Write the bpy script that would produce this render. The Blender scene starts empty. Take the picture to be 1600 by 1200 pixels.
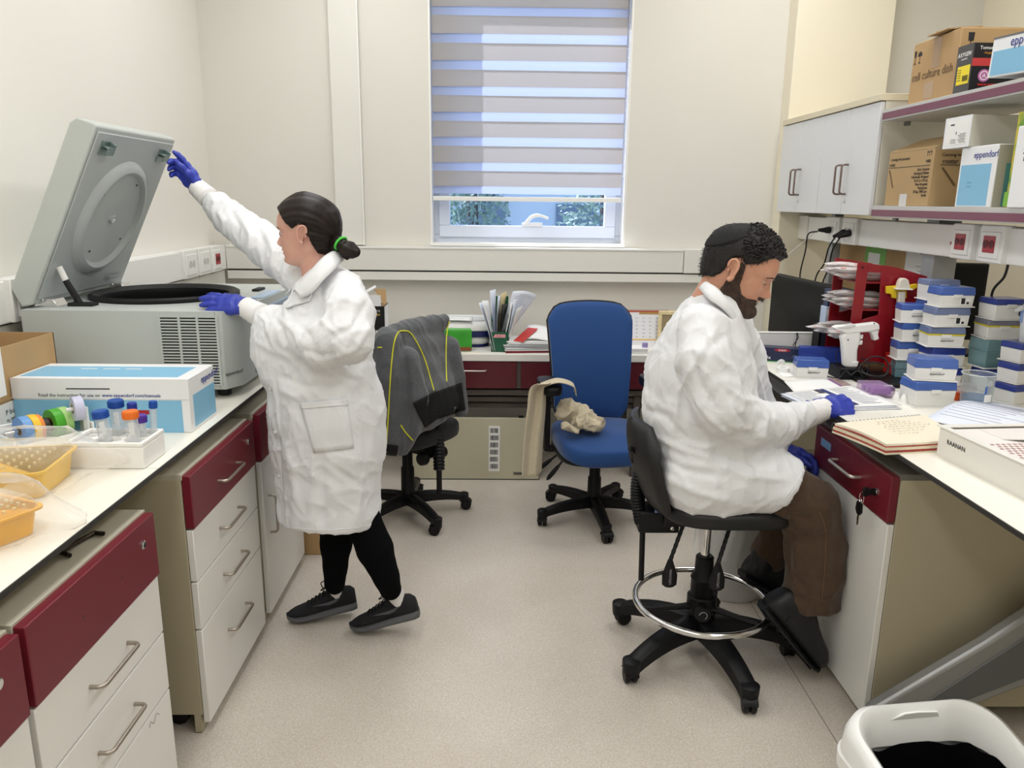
import bpy, bmesh, math, random
import numpy as np
from mathutils import Vector, Matrix
from mathutils.bvhtree import BVHTree

random.seed(7); np.random.seed(7)
SC = bpy.context.scene
COL = SC.collection
PI = math.pi

# ------------------------------------------------------------------ camera
CAM_H = 1.6; FPX = 1204.0
CM = np.array([[0.99984952, -0.0071177, 0.01582005],
    [-0.01373091, 0.23261772, 0.97247131],
    [0.01060178, 0.9725422, -0.23248499]])     # rows: world axes in (right, up, forward)
cam = bpy.data.cameras.new('camera'); cam_ob = bpy.data.objects.new('camera', cam); COL.objects.link(cam_ob)
cam.sensor_fit = 'HORIZONTAL'; cam.sensor_width = 36.0; cam.lens = FPX / 1600 * 36.0
cam.clip_start = 0.02; cam.clip_end = 200
m = Matrix.Identity(4)
for r in range(3):
 m[r][0] = CM[r][0]; m[r][1] = CM[r][1]; m[r][2] = -CM[r][2]
m[0][3] = 0; m[1][3] = 0; m[2][3] = CAM_H
cam_ob.matrix_world = m
SC.camera = cam_ob

# ------------------------------------------------------------------ world, sun, lamps, exposure
SC.view_settings.view_transform = 'Standard'; SC.view_settings.look = 'None'
SC.view_settings.gamma = 1.0; SC.view_settings.use_curve_mapping = False
SC.view_settings.exposure = 0.0
W = bpy.data.worlds.new('world'); SC.world = W; W.use_nodes = True
wn = W.node_tree; wn.nodes.clear()
sky = wn.nodes.new('ShaderNodeTexSky'); sky.sky_type = 'NISHITA'
sky.sun_disc = False; sky.sun_elevation = math.radians(42); sky.sun_rotation = math.radians(-40); sky.air_density = 1.0
bg = wn.nodes.new('ShaderNodeBackground'); bg.inputs['Strength'].default_value = 0.40
wo = wn.nodes.new('ShaderNodeOutputWorld')
wn.links.new(sky.outputs[0], bg.inputs[0]); wn.links.new(bg.outputs[0], wo.inputs[0])

def lamp(name, kind, loc, rot, energy, color, **kw):
 l = bpy.data.lights.new(name, kind); l.energy = energy; l.color = color
 for k, v in kw.items(): setattr(l, k, v)
 o = bpy.data.objects.new(name, l); o.location = loc; o.rotation_euler = rot; COL.objects.link(o)
 return o
sun = lamp('sun', 'SUN', (0, 8, 6), (0, 0, 0), 13.0, (1.0, 0.93, 0.82), angle=math.radians(0.6))
sun.rotation_euler = Vector((0.62, -0.50, -0.80)).to_track_quat('-Z', 'Y').to_euler()
LAMP_W = 16.8
for lx in (-0.75, 1.45):
 for ly in (-1.2, 0.6, 2.3, 3.9):
  lamp('ceiling_panel', 'AREA', (lx, ly, 3.36), (0, 0, 0), LAMP_W, (0.985, 0.99, 1.0), shape='RECTANGLE', size=0.6, size_y=1.2)

# ------------------------------------------------------------------ helpers
def lin(c):
 if isinstance(c, str):
  c = tuple(int(c[i:i + 2], 16) / 255 for i in (0, 2, 4))
 return tuple((x / 12.92 if x <= 0.04045 else ((x + 0.055) / 1.055) ** 2.4) for x in c[:3])

def ray(px, py):
 return CM @ np.array([px - 800.0, 600.0 - py, FPX])
def at(px, py, x=None, y=None, z=None):
 d = ray(px, py)
 t = y / d[1] if y is not None else (x / d[0] if x is not None else (z - CAM_H) / d[2])
 return Vector((d[0] * t, d[1] * t, CAM_H + d[2] * t))
def pix(P):
 """points (n,3) -> pixel coordinates of the photograph's 1600x1200 frame"""
 P = np.asarray(P, float) - np.array([0, 0, CAM_H])
 c = P @ CM
 return np.stack([800 + FPX * c[:, 0] / c[:, 2], 600 - FPX * c[:, 1] / c[:, 2]], 1)

MATS = {}
def mat(name, color, rough=0.5, metal=0.0, spec=0.5, noise=None, bump=None, trans=0.0, alpha=1.0, coat=0.0,
  sheen=0.0, sss=0.0, emit=None, ior=1.45, translucent=0.0, weave=None, color2=None):
 if name in MATS: return MATS[name]
 M = bpy.data.materials.new(name); M.use_nodes = True
 nt = M.node_tree; N = nt.nodes; L = nt.links
 b = N['Principled BSDF']
 c = lin(color) + (1,)
 b.inputs['Base Color'].default_value = c
 b.inputs['Roughness'].default_value = rough; b.inputs['Metallic'].default_value = metal
 b.inputs['Specular IOR Level'].default_value = spec; b.inputs['IOR'].default_value = ior
 b.inputs['Transmission Weight'].default_value = trans; b.inputs['Alpha'].default_value = alpha
 b.inputs['Coat Weight'].default_value = coat; b.inputs['Coat Roughness'].default_value = 0.15
 b.inputs['Sheen Weight'].default_value = sheen
 if sss:
  b.inputs['Subsurface Weight'].default_value = sss
  b.inputs['Subsurface Radius'].default_value = (0.012, 0.005, 0.003); b.inputs['Subsurface Scale'].default_value = 1.0
 if emit:
  b.inputs['Emission Color'].default_value = lin(emit[0]) + (1,); b.inputs['Emission Strength'].default_value = emit[1]
 tc = N.new('ShaderNodeTexCoord')
 if noise:
  sc, amt = noise[0], noise[1]
  n = N.new('ShaderNodeTexNoise'); n.inputs['Scale'].default_value = sc; n.inputs['Detail'].default_value = 4
  L.new(tc.outputs['Object'], n.inputs['Vector'])
  mr = N.new('ShaderNodeMapRange'); mr.inputs[1].default_value = 0.3; mr.inputs[2].default_value = 0.7
  L.new(n.outputs[0], mr.inputs[0])
  mx = N.new('ShaderNodeMix'); mx.data_type = 'RGBA'
  c2 = lin(color2) if color2 else tuple(v * (1 - amt) for v in c[:3])
  c1 = c[:3] if color2 else tuple(min(1, v * (1 + amt)) for v in c[:3])
  mx.inputs[6].default_value = c1 + (1,); mx.inputs[7].default_value = c2 + (1,)
  L.new(mr.outputs[0], mx.inputs[0]); L.new(mx.outputs[2], b.inputs['Base Color'])
 if bump:
  sc, st = bump[0], bump[1]
  n = N.new('ShaderNodeTexNoise'); n.inputs['Scale'].default_value = sc; n.inputs['Detail'].default_value = 3
  L.new(tc.outputs['Object'], n.inputs['Vector'])
  bp = N.new('ShaderNodeBump'); bp.inputs['Strength'].default_value = st; bp.inputs['Distance'].default_value = 0.004
  L.new(n.outputs[0], bp.inputs['Height']); L.new(bp.outputs[0], b.inputs['Normal'])
 if translucent:
  out = N['Material Output']
  t = N.new('ShaderNodeBsdfTranslucent'); t.inputs[0].default_value = c
  ms = N.new('ShaderNodeMixShader'); ms.inputs[0].default_value = translucent
  L.new(b.outputs[0], ms.inputs[1]); L.new(t.outputs[0], ms.inputs[2]); L.new(ms.outputs[0], out.inputs[0])
 MATS[name] = M
 return M

def film(name, color, opacity, rough=0.15, spec=0.9):
 """thin clear plastic: mostly see-through with a glossy skin"""
 if name in MATS: return MATS[name]
 M = bpy.data.materials.new(name); M.use_nodes = True
 nt = M.node_tree; N = nt.nodes; L = nt.links
 b = N['Principled BSDF']; b.inputs['Base Color'].default_value = lin(color) + (1,)
 b.inputs['Roughness'].default_value = rough; b.inputs['Specular IOR Level'].default_value = spec
 t = N.new('ShaderNodeBsdfTransparent'); t.inputs[0].default_value = tuple(0.75 + 0.25 * v for v in lin(color)) + (1,)
 fr = N.new('ShaderNodeLayerWeight'); fr.inputs[0].default_value = 0.5
 pw = N.new('ShaderNodeMath'); pw.operation = 'POWER'; pw.inputs[1].default_value = 4.0; L.new(fr.outputs['Facing'], pw.inputs[0])
 ad = N.new('ShaderNodeMath'); ad.operation = 'MULTIPLY_ADD'; ad.inputs[1].default_value = 0.7; ad.inputs[2].default_value = opacity + 0.025; ad.use_clamp = True
 L.new(pw.outputs[0], ad.inputs[0])
 ms = N.new('ShaderNodeMixShader'); L.new(ad.outputs[0], ms.inputs[0])
 L.new(t.outputs[0], ms.inputs[1]); L.new(b.outputs[0], ms.inputs[2]); L.new(ms.outputs[0], N['Material Output'].inputs[0])
 MATS[name] = M
 return M

def frame_of(d):
 d = Vector(d).normalized()
 a = Vector((0, 0, 1)) if abs(d.z) < 0.95 else Vector((1, 0, 0))
 u = a.cross(d).normalized(); v = d.cross(u)
 return u, v, d

class MB:
 def __init__(s): s.v = []; s.f = []
 def add(s, vs, fs):
  o = len(s.v); s.v += [tuple(p) for p in vs]; s.f += [tuple(i + o for i in f) for f in fs]; return s
 def box(s, x0, y0, z0, x1, y1, z1):
  x0, x1 = sorted((x0, x1)); y0, y1 = sorted((y0, y1)); z0, z1 = sorted((z0, z1))
  return s.add([(x0, y0, z0), (x1, y0, z0), (x1, y1, z0), (x0, y1, z0), (x0, y0, z1), (x1, y0, z1), (x1, y1, z1), (x0, y1, z1)],
      [(0, 3, 2, 1), (4, 5, 6, 7), (0, 1, 5, 4), (1, 2, 6, 5), (2, 3, 7, 6), (3, 0, 4, 7)])
 def obox(s, c, ux, uy, uz, hx, hy, hz):
  c = Vector(c); ux = Vector(ux).normalized() * hx; uy = Vector(uy).normalized() * hy; uz = Vector(uz).normalized() * hz
  k = [(-1, -1, -1), (1, -1, -1), (1, 1, -1), (-1, 1, -1), (-1, -1, 1), (1, -1, 1), (1, 1, 1), (-1, 1, 1)]
  return s.add([c + a * ux + b * uy + d * uz for a, b, d in k],
      [(0, 3, 2, 1), (4, 5, 6, 7), (0, 1, 5, 4), (1, 2, 6, 5), (2, 3, 7, 6), (3, 0, 4, 7)])
 def tube(s, path, r, n=10, caps=True, closed=False, flat=1.0, up=None):
  P = [Vector(p) for p in path]; m_ = len(P)
  R = r if isinstance(r, (list, tuple)) else [r] * m_
  vs = []; pu = None
  for i, p in enumerate(P):
   if closed: d = P[(i + 1) % m_] - P[i - 1]
   else: d = P[min(i + 1, m_ - 1)] - P[max(i - 1, 0)]
   d.normalize()
   if pu is None:
    if up is not None:
     u = Vector(up) - d * d.dot(Vector(up)); u.normalize()
    else: u = frame_of(d)[0]
   else:
    u = pu - d * d.dot(pu)
    u = u.normalized() if u.length > 1e-6 else frame_of(d)[0]
   pu = u; v = d.cross(u)
   for k in range(n):
    a = 2 * PI * k / n
    vs.append(p + u * (R[i] * math.cos(a)) + v * (R[i] * flat * math.sin(a)))
  fs = []
  for i in range(m_ if closed else m_ - 1):
   j = (i + 1) % m_
   for k in range(n):
    k2 = (k + 1) % n
    fs.append((i * n + k, i * n + k2, j * n + k2, j * n + k))
  if caps and not closed:
   fs.append(tuple(range(n - 1, -1, -1))); fs.append(tuple((m_ - 1) * n + k for k in range(n)))
  return s.add(vs, fs)
 def cyl(s, p0, p1, r0, r1=None, n=20, caps=True):
  return s.tube([p0, p1], [r0, r0 if r1 is None else r1], n, caps)
 def lathe(s, prof, c=(0, 0, 0), axis=(0, 0, 1), n=28, cap0=True, cap1=True):
  u, v, d = frame_of(axis); c = Vector(c); vs = []; fs = []
  for r, h in prof:
   for k in range(n):
    a = 2 * PI * k / n
    vs.append(c + d * h + u * (r * math.cos(a)) + v * (r * math.sin(a)))
  for i in range(len(prof) - 1):
   for k in range(n):
    k2 = (k + 1) % n; fs.append((i * n + k, i * n + k2, (i + 1) * n + k2, (i + 1) * n + k))
  if cap0: fs.append(tuple(range(n - 1, -1, -1)))
  if cap1: fs.append(tuple((len(prof) - 1) * n + k for k in range(n)))
  return s.add(vs, fs)
 def prism(s, pts, depth):
  """pts: 3-D polygon, depth: extrusion vector"""
  P = [Vector(p) for p in pts]; d = Vector(depth); n = len(P)
  return s.add(P + [p + d for p in P], [tuple(range(n - 1, -1, -1)), tuple(range(n, 2 * n))] +
      [(i, (i + 1) % n, (i + 1) % n + n, i + n) for i in range(n)])
 def grid(s, fn, nu, nv, wrap=False):
  vs = [fn(i / (nu - (0 if wrap else 1)), j / (nv - 1)) for j in range(nv) for i in range(nu)]; fs = []
  for j in range(nv - 1):
   for i in range(nu if wrap else nu - 1):
    i2 = (i + 1) % nu
    fs.append((j * nu + i, j * nu + i2, (j + 1) * nu + i2, (j + 1) * nu + i))
  return s.add(vs, fs)
 def ball(s, c, rx, ry=None, rz=None, n=16, m_=10):
  ry = ry or rx; rz = rz or rx; c = Vector(c)
  vs = [c + Vector((0, 0, -rz))]
  for j in range(1, m_):
   t = -PI / 2 + PI * j / m_
   for k in range(n):
    a = 2 * PI * k / n
    vs.append(c + Vector((rx * math.cos(t) * math.cos(a), ry * math.cos(t) * math.sin(a), rz * math.sin(t))))
  vs.append(c + Vector((0, 0, rz))); fs = []
  for k in range(n): fs.append((0, 1 + (k + 1) % n, 1 + k))
  for j in range(m_ - 2):
   for k in range(n):
    a = 1 + j * n; k2 = (k + 1) % n
    fs.append((a + k, a + k2, a + n + k2, a + n + k))
  e = len(vs) - 1; a = 1 + (m_ - 2) * n
  for k in range(n): fs.append((a + k, a + (k + 1) % n, e))
  return s.add(vs, fs)
 def tf(s, M):
  s.v = [tuple(M @ Vector(p)) for p in s.v]; return s

def obj(name, mb, material, parent=None, bevel=0.0, smooth=40, seg=2, solid=0.0):
 me = bpy.data.meshes.new(name)
 if isinstance(mb, MB): me.from_pydata(mb.v, [], mb.f)
 else: me.from_pydata(*mb)
 me.validate(); me.update()
 if solid == 0 and isinstance(mb, MB):
  b_ = bmesh.new(); b_.from_mesh(me); bmesh.ops.recalc_face_normals(b_, faces=b_.faces); b_.to_mesh(me); b_.free()
 if smooth:
  me.shade_smooth()
  if smooth < 180: me.set_sharp_from_angle(angle=math.radians(smooth))
 if material:
  for mm in (material if isinstance(material, (list, tuple)) else [material]): me.materials.append(mm)
 o = bpy.data.objects.new(name, me); COL.objects.link(o)
 if parent is not None:
  o.parent = parent
  me_loc = world_loc(parent)
  if me_loc[1]: o.matrix_parent_inverse = me_loc[0]
 if bevel:
  b = o.modifiers.new('bevel', 'BEVEL'); b.width = bevel; b.segments = seg; b.limit_method = 'ANGLE'; b.angle_limit = math.radians(40)
  b.harden_normals = False
 if solid:
  sm = o.modifiers.new('solid', 'SOLIDIFY'); sm.thickness = solid; sm.offset = 0
 return o

WORLD = {}      # empties whose parts are written in world coordinates
def world_loc(p):
 return (WORLD.get(p.name, Matrix.Identity(4)), p.name in WORLD)

def tag(o, label, cat=None, group=None, kind=None):
 if label: o['label'] = label
 if cat: o['category'] = cat
 if group: o['group'] = group
 if kind: o['kind'] = kind
 return o

def thing(name, label, cat, loc=(0, 0, 0), rotz=0.0, group=None, world=False, kind=None):
 o = bpy.data.objects.new(name, None); COL.objects.link(o)
 o.empty_display_size = 0.05; o.location = loc; o.rotation_euler = (0, 0, rotz)
 tag(o, label, cat, group, kind)
 if world: WORLD[o.name] = Matrix.Translation(Vector(loc)).inverted()
 return o

def copy_tree(o, parent=None, **kw):
 c = o.copy(); COL.objects.link(c)
 if parent is not None: c.parent = parent
 for ch in list(o.children): copy_tree(ch, c)
 for k, v in kw.items():
  if k in ('label', 'group'): c[k] = v
  else: setattr(c, k, v)
 return c

def structure(name, mb, material, parent=None, **kw):
 o = obj(name, mb, material, parent, **kw)
 if parent is None: o['kind'] = 'structure'
 return o

def text(s, size, material, parent, origin, xdir, ydir, align='LEFT', bold=0.0, squeeze=1.0, name='lettering', shear=0.0):
 cu = bpy.data.curves.new('font', 'FONT'); cu.body = s; cu.size = size; cu.align_x = align; cu.extrude = 0.0002
 cu.offset = bold * size; cu.resolution_u = 2; cu.shear = shear; cu.space_line = 0.95
 t = bpy.data.objects.new('font', cu)
 me = bpy.data.meshes.new_from_object(t)
 x = Vector(xdir).normalized(); y = Vector(ydir); y = (y - x * x.dot(y)).normalized(); z = x.cross(y)
 Mx = Matrix.Identity(4)
 for i in range(3):
  Mx[i][0] = x[i] * squeeze; Mx[i][1] = y[i]; Mx[i][2] = z[i]; Mx[i][3] = origin[i] + z[i] * 0.0004
 me.transform(Mx); me.materials.clear(); me.materials.append(material); me.name = name
 o = bpy.data.objects.new(name, me); COL.objects.link(o)
 bpy.data.objects.remove(t); bpy.data.curves.remove(cu)
 if parent is not None:
  o.parent = parent
  w = world_loc(parent)
  if w[1]: o.matrix_parent_inverse = w[0]
 return o

def spline(pts, n=8, closed=False):
 """Catmull-Rom through pts"""
 P = [Vector(p) for p in pts]; out = []
 m_ = len(P)
 for i in range(m_ if closed else m_ - 1):
  if closed: a, b, c, d = P[i - 1], P[i], P[(i + 1) % m_], P[(i + 2) % m_]
  else: a, b, c, d = P[max(i - 1, 0)], P[i], P[i + 1], P[min(i + 2, m_ - 1)]
  for k in range(n):
   t = k / n
   out.append(0.5 * ((2 * b) + (c - a) * t + (2 * a - 5 * b + 4 * c - d) * t * t + (3 * b - a - 3 * c + d) * t ** 3))
 if not closed: out.append(P[-1])
 return out

# ------------------------------------------------------------------ smooth implicit bodies (for people and cloth)
class Field:
 """signed distance on a grid, smooth unions of tapered elliptical limbs, turned into one skin"""
 def __init__(s, lo, hi, h):
  s.lo = np.array(lo, float); s.h = h
  n = np.ceil((np.array(hi) - s.lo) / h).astype(int) + 1
  g = [s.lo[i] + h * np.arange(n[i], dtype=np.float32) for i in range(3)]
  s.X = g[0][:, None, None]; s.Y = g[1][None, :, None]; s.Z = g[2][None, None, :]
  s.F = np.full(tuple(n), 9.0, np.float32)
 def _join(s, d, k, sub=False):
  if sub:
   h = np.clip(0.5 - 0.5 * (d + s.F) / k, 0, 1) if k > 0 else 0
   s.F = s.F * (1 - h) + (-d) * h + k * h * (1 - h)
  elif k <= 0: s.F = np.minimum(s.F, d)
  else:
   h = np.clip(0.5 + 0.5 * (s.F - d) / k, 0, 1)
   s.F = s.F * (1 - h) + d * h - k * h * (1 - h)
  s.F = s.F.astype(np.float32)
 def limb(s, pts, ra, rb=None, side=(0, 1, 0), k=0.03, round_=True):
  """elliptical tube: ra across in the plane normal to `side`, rb along `side`"""
  rb = ra if rb is None else rb; best = None
  for i in range(len(pts) - 1):
   a = np.array(pts[i], float); b = np.array(pts[i + 1], float)
   d = b - a; L = np.linalg.norm(d); d /= L
   v = np.array(side, float); v = v - d * v.dot(d); v /= np.linalg.norm(v); u = np.cross(v, d)
   qx, qy, qz = s.X - a[0], s.Y - a[1], s.Z - a[2]
   t = qx * d[0] + qy * d[1] + qz * d[2]
   tc = np.clip(t / L, 0, 1)
   A = ra[i] + (ra[i + 1] - ra[i]) * tc; B = rb[i] + (rb[i + 1] - rb[i]) * tc
   e = t - tc * L
   m_ = np.minimum(A, B)
   cu = (qx * u[0] + qy * u[1] + qz * u[2]) / A; cv = (qx * v[0] + qy * v[1] + qz * v[2]) / B; ce = e / m_
   dist = (np.sqrt(cu * cu + cv * cv + ce * ce) - 1) * m_
   if best is None: best = dist
   else:
    kk = 0.02; h = np.clip(0.5 + 0.5 * (best - dist) / kk, 0, 1)
    best = best * (1 - h) + dist * h - kk * 0.5 * h * (1 - h)
  s._join(best, k); return s
 def ellipsoid(s, c, r, k=0.02, rot=None, sub=False):
  qx, qy, qz = s.X - c[0], s.Y - c[1], s.Z - c[2]
  if rot is not None:
   R = np.array(rot, float)      # rows: local axes
   l = [qx * R[i][0] + qy * R[i][1] + qz * R[i][2] for i in range(3)]
  else: l = [qx, qy, qz]
  q = np.sqrt((l[0] / r[0]) ** 2 + (l[1] / r[1]) ** 2 + (l[2] / r[2]) ** 2)
  q2 = np.sqrt((l[0] / r[0] ** 2) ** 2 + (l[1] / r[1] ** 2) ** 2 + (l[2] / r[2] ** 2) ** 2) + 1e-6
  s._join(q * (q - 1) / q2, k, sub); return s
 def cut(s, p, n, k=0.004):
  """keep the side the normal n points to"""
  n = np.array(n, float); n /= np.linalg.norm(n)
  d = (s.X - p[0]) * n[0] + (s.Y - p[1]) * n[1] + (s.Z - p[2]) * n[2]
  s.F = np.maximum(s.F, -d).astype(np.float32); return s
 def mesh(s, smooth=2):
  F = s.F; S = F < 0
  nx, ny, nz = F.shape; cs = (nx - 1, ny - 1, nz - 1)
  acc = np.zeros(cs + (3,), np.float32); cnt = np.zeros(cs, np.float32)
  cr = {}
  for ax in range(3):
   sl0 = [slice(None)] * 3; sl1 = [slice(None)] * 3
   sl0[ax] = slice(0, -1); sl1[ax] = slice(1, None)
   f0 = F[tuple(sl0)]; f1 = F[tuple(sl1)]
   c = S[tuple(sl0)] != S[tuple(sl1)]; cr[ax] = (c, S[tuple(sl0)])
   idx = np.argwhere(c)
   if len(idx) == 0: continue
   t = (f0[c] / (f0[c] - f1[c]))
   pos = idx.astype(np.float32); pos[:, ax] += t
   o1, o2 = [a for a in range(3) if a != ax]
   for da in (0, -1):
    for db in (0, -1):
     ci = idx.copy(); ci[:, o1] += da; ci[:, o2] += db
     ok = (ci[:, o1] >= 0) & (ci[:, o1] < cs[o1]) & (ci[:, o2] >= 0) & (ci[:, o2] < cs[o2])
     ci = ci[ok]
     np.add.at(acc, (ci[:, 0], ci[:, 1], ci[:, 2]), pos[ok]); np.add.at(cnt, (ci[:, 0], ci[:, 1], ci[:, 2]), 1)
  act = cnt > 0
  vid = np.full(cs, -1, np.int64); vid[act] = np.arange(act.sum())
  V = s.lo + s.h * (acc[act] / cnt[act][:, None])
  Q = []
  for ax in range(3):
   c, s0 = cr[ax]; idx = np.argwhere(c)
   o1, o2 = (ax + 1) % 3, (ax + 2) % 3
   ok = (idx[:, o1] > 0) & (idx[:, o2] > 0) & (idx[:, o1] < cs[o1]) & (idx[:, o2] < cs[o2])
   idx = idx[ok]; ins = s0[idx[:, 0], idx[:, 1], idx[:, 2]]
   q = []
   for da, db in ((-1, -1), (0, -1), (0, 0), (-1, 0)):
    ci = idx.copy(); ci[:, o1] += da; ci[:, o2] += db
    q.append(vid[ci[:, 0], ci[:, 1], ci[:, 2]])
   q = np.stack(q, 1); q[~ins] = q[~ins][:, ::-1]
   Q.append(q)
  Q = np.concatenate(Q)
  for _ in range(smooth): V = relax(V, Q)
  return V, Q

def relax(V, Q, w=0.6):
 A = np.zeros_like(V); n = np.zeros(len(V))
 for a, b in ((0, 1), (1, 2), (2, 3), (3, 0)):
  i, j = Q[:, a], Q[:, b]
  for k in range(3):
   A[:, k] += np.bincount(i, V[j, k], len(V)) + np.bincount(j, V[i, k], len(V))
  n += np.bincount(i, minlength=len(V)) + np.bincount(j, minlength=len(V))
 return V + w * (A / np.maximum(n, 1)[:, None] - V)

def vnormals(V, Q):
 fn = np.cross(V[Q[:, 2]] - V[Q[:, 0]], V[Q[:, 3]] - V[Q[:, 1]])
 N = np.zeros_like(V)
 for c in range(4):
  for k in range(3): N[:, k] += np.bincount(Q[:, c], fn[:, k], len(V))
 return N / np.maximum(np.linalg.norm(N, axis=1), 1e-9)[:, None]

def wobble(P, s, seed=0, n=5):
 """cheap smooth noise in [-1,1]"""
 rs = np.random.RandomState(seed); o = np.zeros(len(P))
 for i in range(n):
  k = rs.normal(size=3); k /= np.linalg.norm(k)
  w = wob1(P, rs)
  o += np.sin((P @ k) * s * rs.uniform(0.7, 1.5) + rs.uniform(0, 6.28) + 1.3 * w)
 return o / n
def wob1(P, rs):
 k = rs.normal(size=3) * 9
 return np.sin(P @ k + rs.uniform(0, 6.28))

def folds(V, N, lines, facing=True):
 """press soft creases / raise soft ridges along polylines given in the photograph's pixels: (points, amplitude m, width px)"""
 uv = pix(V); D = np.zeros(len(V))
 view = V - np.array([0, 0, CAM_H]); view /= np.linalg.norm(view, axis=1)[:, None]
 face = np.clip(-(view * N).sum(1) * 3, 0, 1) if facing else 1
 for pts, amp, wid in lines:
  P = [np.array(p, float) for p in pts]
  best = np.full(len(V), 1e9); tt = np.zeros(len(V))
  for i in range(len(P) - 1):
   d = P[i + 1] - P[i]; L = d @ d
   t = np.clip(((uv - P[i]) @ d) / L, 0, 1)
   q = np.linalg.norm(uv - (P[i] + t[:, None] * d), axis=1)
   b = q < best; best[b] = q[b]; tt[b] = (i + t[b]) / (len(P) - 1)
  fade = np.clip(np.minimum(tt, 1 - tt) * 5 + 0.25, 0, 1)
  D += amp * np.exp(-(best / wid) ** 2) * fade * face
 return V + N * D[:, None]

def skin(name, VQ, material, parent, smooth=180):
 V, Q = VQ
 me = bpy.data.meshes.new(name)
 me.from_pydata(V.tolist(), [], Q.tolist()); me.update()
 me.shade_smooth()
 for mm in (material if isinstance(material, (list, tuple)) else [material]): me.materials.append(mm)
 o = bpy.data.objects.new(name, me); COL.objects.link(o)
 if parent is not None:
  o.parent = parent; w = world_loc(parent)
  if w[1]: o.matrix_parent_inverse = w[0]
 return o

def on_surface(VQ, pixels, n=10, lift=0.002):
 """the points where lines of sight through the pixels meet a skin, joined smoothly"""
 V, Q = VQ
 bv = BVHTree.FromPolygons([tuple(p) for p in V], [tuple(q) for q in Q])
 out = []
 for p in spline([(a, b, 0) for a, b in pixels], n):
  d = Vector(ray(p.x, p.y)).normalized()
  h = bv.ray_cast(Vector((0, 0, CAM_H)), d)
  if h[0] is not None: out.append(h[0] - d * lift)
 return out


# ================================================================== THE ROOM
XL, XR, YB, YF, ZC = -1.82, 2.9, 5.0, -2.6, 3.4
M_wall = mat('wall_paint', 'e0ddd4', 0.75, bump=(60, 0.02), noise=(1.2, 0.015))
M_wallL = mat('left_wall_paint', 'ebe8df', 0.7, bump=(60, 0.02), noise=(1.2, 0.012))
M_cream = mat('column_paint', 'efe7d2', 0.75, bump=(60, 0.02), noise=(1.2, 0.015))
M_ceil = mat('ceiling_paint', 'f2f0ea', 0.9)
M_plastic = mat('trunking_plastic', 'e4e2da', 0.42, noise=(3, 0.012))
M_white = mat('white_plastic', 'f0efeb', 0.35)
M_seam = mat('dark_seam', '3a3938', 0.6)
M_black = mat('black_plastic', '0f0f11', 0.45, spec=.3, bump=(400, 0.08))
M_chrome = mat('chrome', 'd9d9d9', 0.12, 1.0)
M_steel = mat('brushed_steel', 'b0aca4', 0.33, 1.0, bump=(120, 0.03))
M_red = mat('red_socket', 'a3162b', 0.35)

def vinyl():
 M = bpy.data.materials.new('speckled_vinyl'); M.use_nodes = True
 nt = M.node_tree; N = nt.nodes; L = nt.links; b = N['Principled BSDF']
 tc = N.new('ShaderNodeTexCoord')
 n1 = N.new('ShaderNodeTexVoronoi'); n1.inputs['Scale'].default_value = 330
 n2 = N.new('ShaderNodeTexNoise'); n2.inputs['Scale'].default_value = 160; n2.inputs['Detail'].default_value = 5
 n3 = N.new('ShaderNodeTexNoise'); n3.inputs['Scale'].default_value = 3.0; n3.inputs['Detail'].default_value = 6
 for n in (n1, n2, n3): L.new(tc.outputs['Object'], n.inputs['Vector'])
 r1 = N.new('ShaderNodeValToRGB')
 e = r1.color_ramp.elements
 e[0].position = 0.0; e[0].color = lin('c3b8a9') + (1,); e[1].position = 1.0; e[1].color = lin('ded8cf') + (1,)
 x = r1.color_ramp.elements.new(0.22); x.color = lin('cdc4b7') + (1,)
 x = r1.color_ramp.elements.new(0.6); x.color = lin('d2cabf') + (1,)
 L.new(n1.outputs['Color'], r1.inputs[0])
 mx = N.new('ShaderNodeMix'); mx.data_type = 'RGBA'; mx.blend_type = 'MULTIPLY'; mx.inputs[0].default_value = 1
 r2 = N.new('ShaderNodeValToRGB'); e = r2.color_ramp.elements
 e[0].position = 0.35; e[0].color = (0.86, 0.84, 0.81, 1); e[1].position = 0.55; e[1].color = (1, 1, 1, 1)
 L.new(n2.outputs[0], r2.inputs[0]); L.new(r1.outputs[0], mx.inputs[6]); L.new(r2.outputs[0], mx.inputs[7])
 m2 = N.new('ShaderNodeMix'); m2.data_type = 'RGBA'; m2.blend_type = 'MULTIPLY'; m2.inputs[0].default_value = 1
 r3 = N.new('ShaderNodeValToRGB'); e = r3.color_ramp.elements
 e[0].position = 0.3; e[0].color = (0.92, 0.91, 0.9, 1); e[1].position = 0.6; e[1].color = (1, 1, 1, 1)
 L.new(n3.outputs[0], r3.inputs[0]); L.new(mx.outputs[2], m2.inputs[6]); L.new(r3.outputs[0], m2.inputs[7])
 L.new(m2.outputs[2], b.inputs['Base Color'])
 rr = N.new('ShaderNodeMapRange'); rr.inputs[3].default_value = 0.3; rr.inputs[4].default_value = 0.48
 L.new(n3.outputs[0], rr.inputs[0]); L.new(rr.outputs[0], b.inputs['Roughness'])
 b.inputs['Specular IOR Level'].default_value = 0.4
 return M
fl = structure('floor', MB().box(XL - 0.3, YF, -0.12, XR + 0.2, YB + 0.35, 0.0), vinyl())
sj = MB()
sj.box(1.035, YF, 0.0, 1.038, 4.2, 0.0006)
obj('floor_seam', sj, mat('floor_seam', '8f8478', 0.7), fl)
structure('ceiling', MB().box(XL - 0.3, YF - 0.3, ZC, XR + 0.2, YB + 0.35, ZC + 0.12), M_ceil)
structure('wall_left', MB().box(XL - 0.2, YF - 0.2, 0, XL, YB + 0.2, ZC), M_wallL)
structure('wall_right', MB().box(XR, YF - 0.2, 0, XR + 0.2, YB + 0.2, ZC), M_cream)
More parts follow.
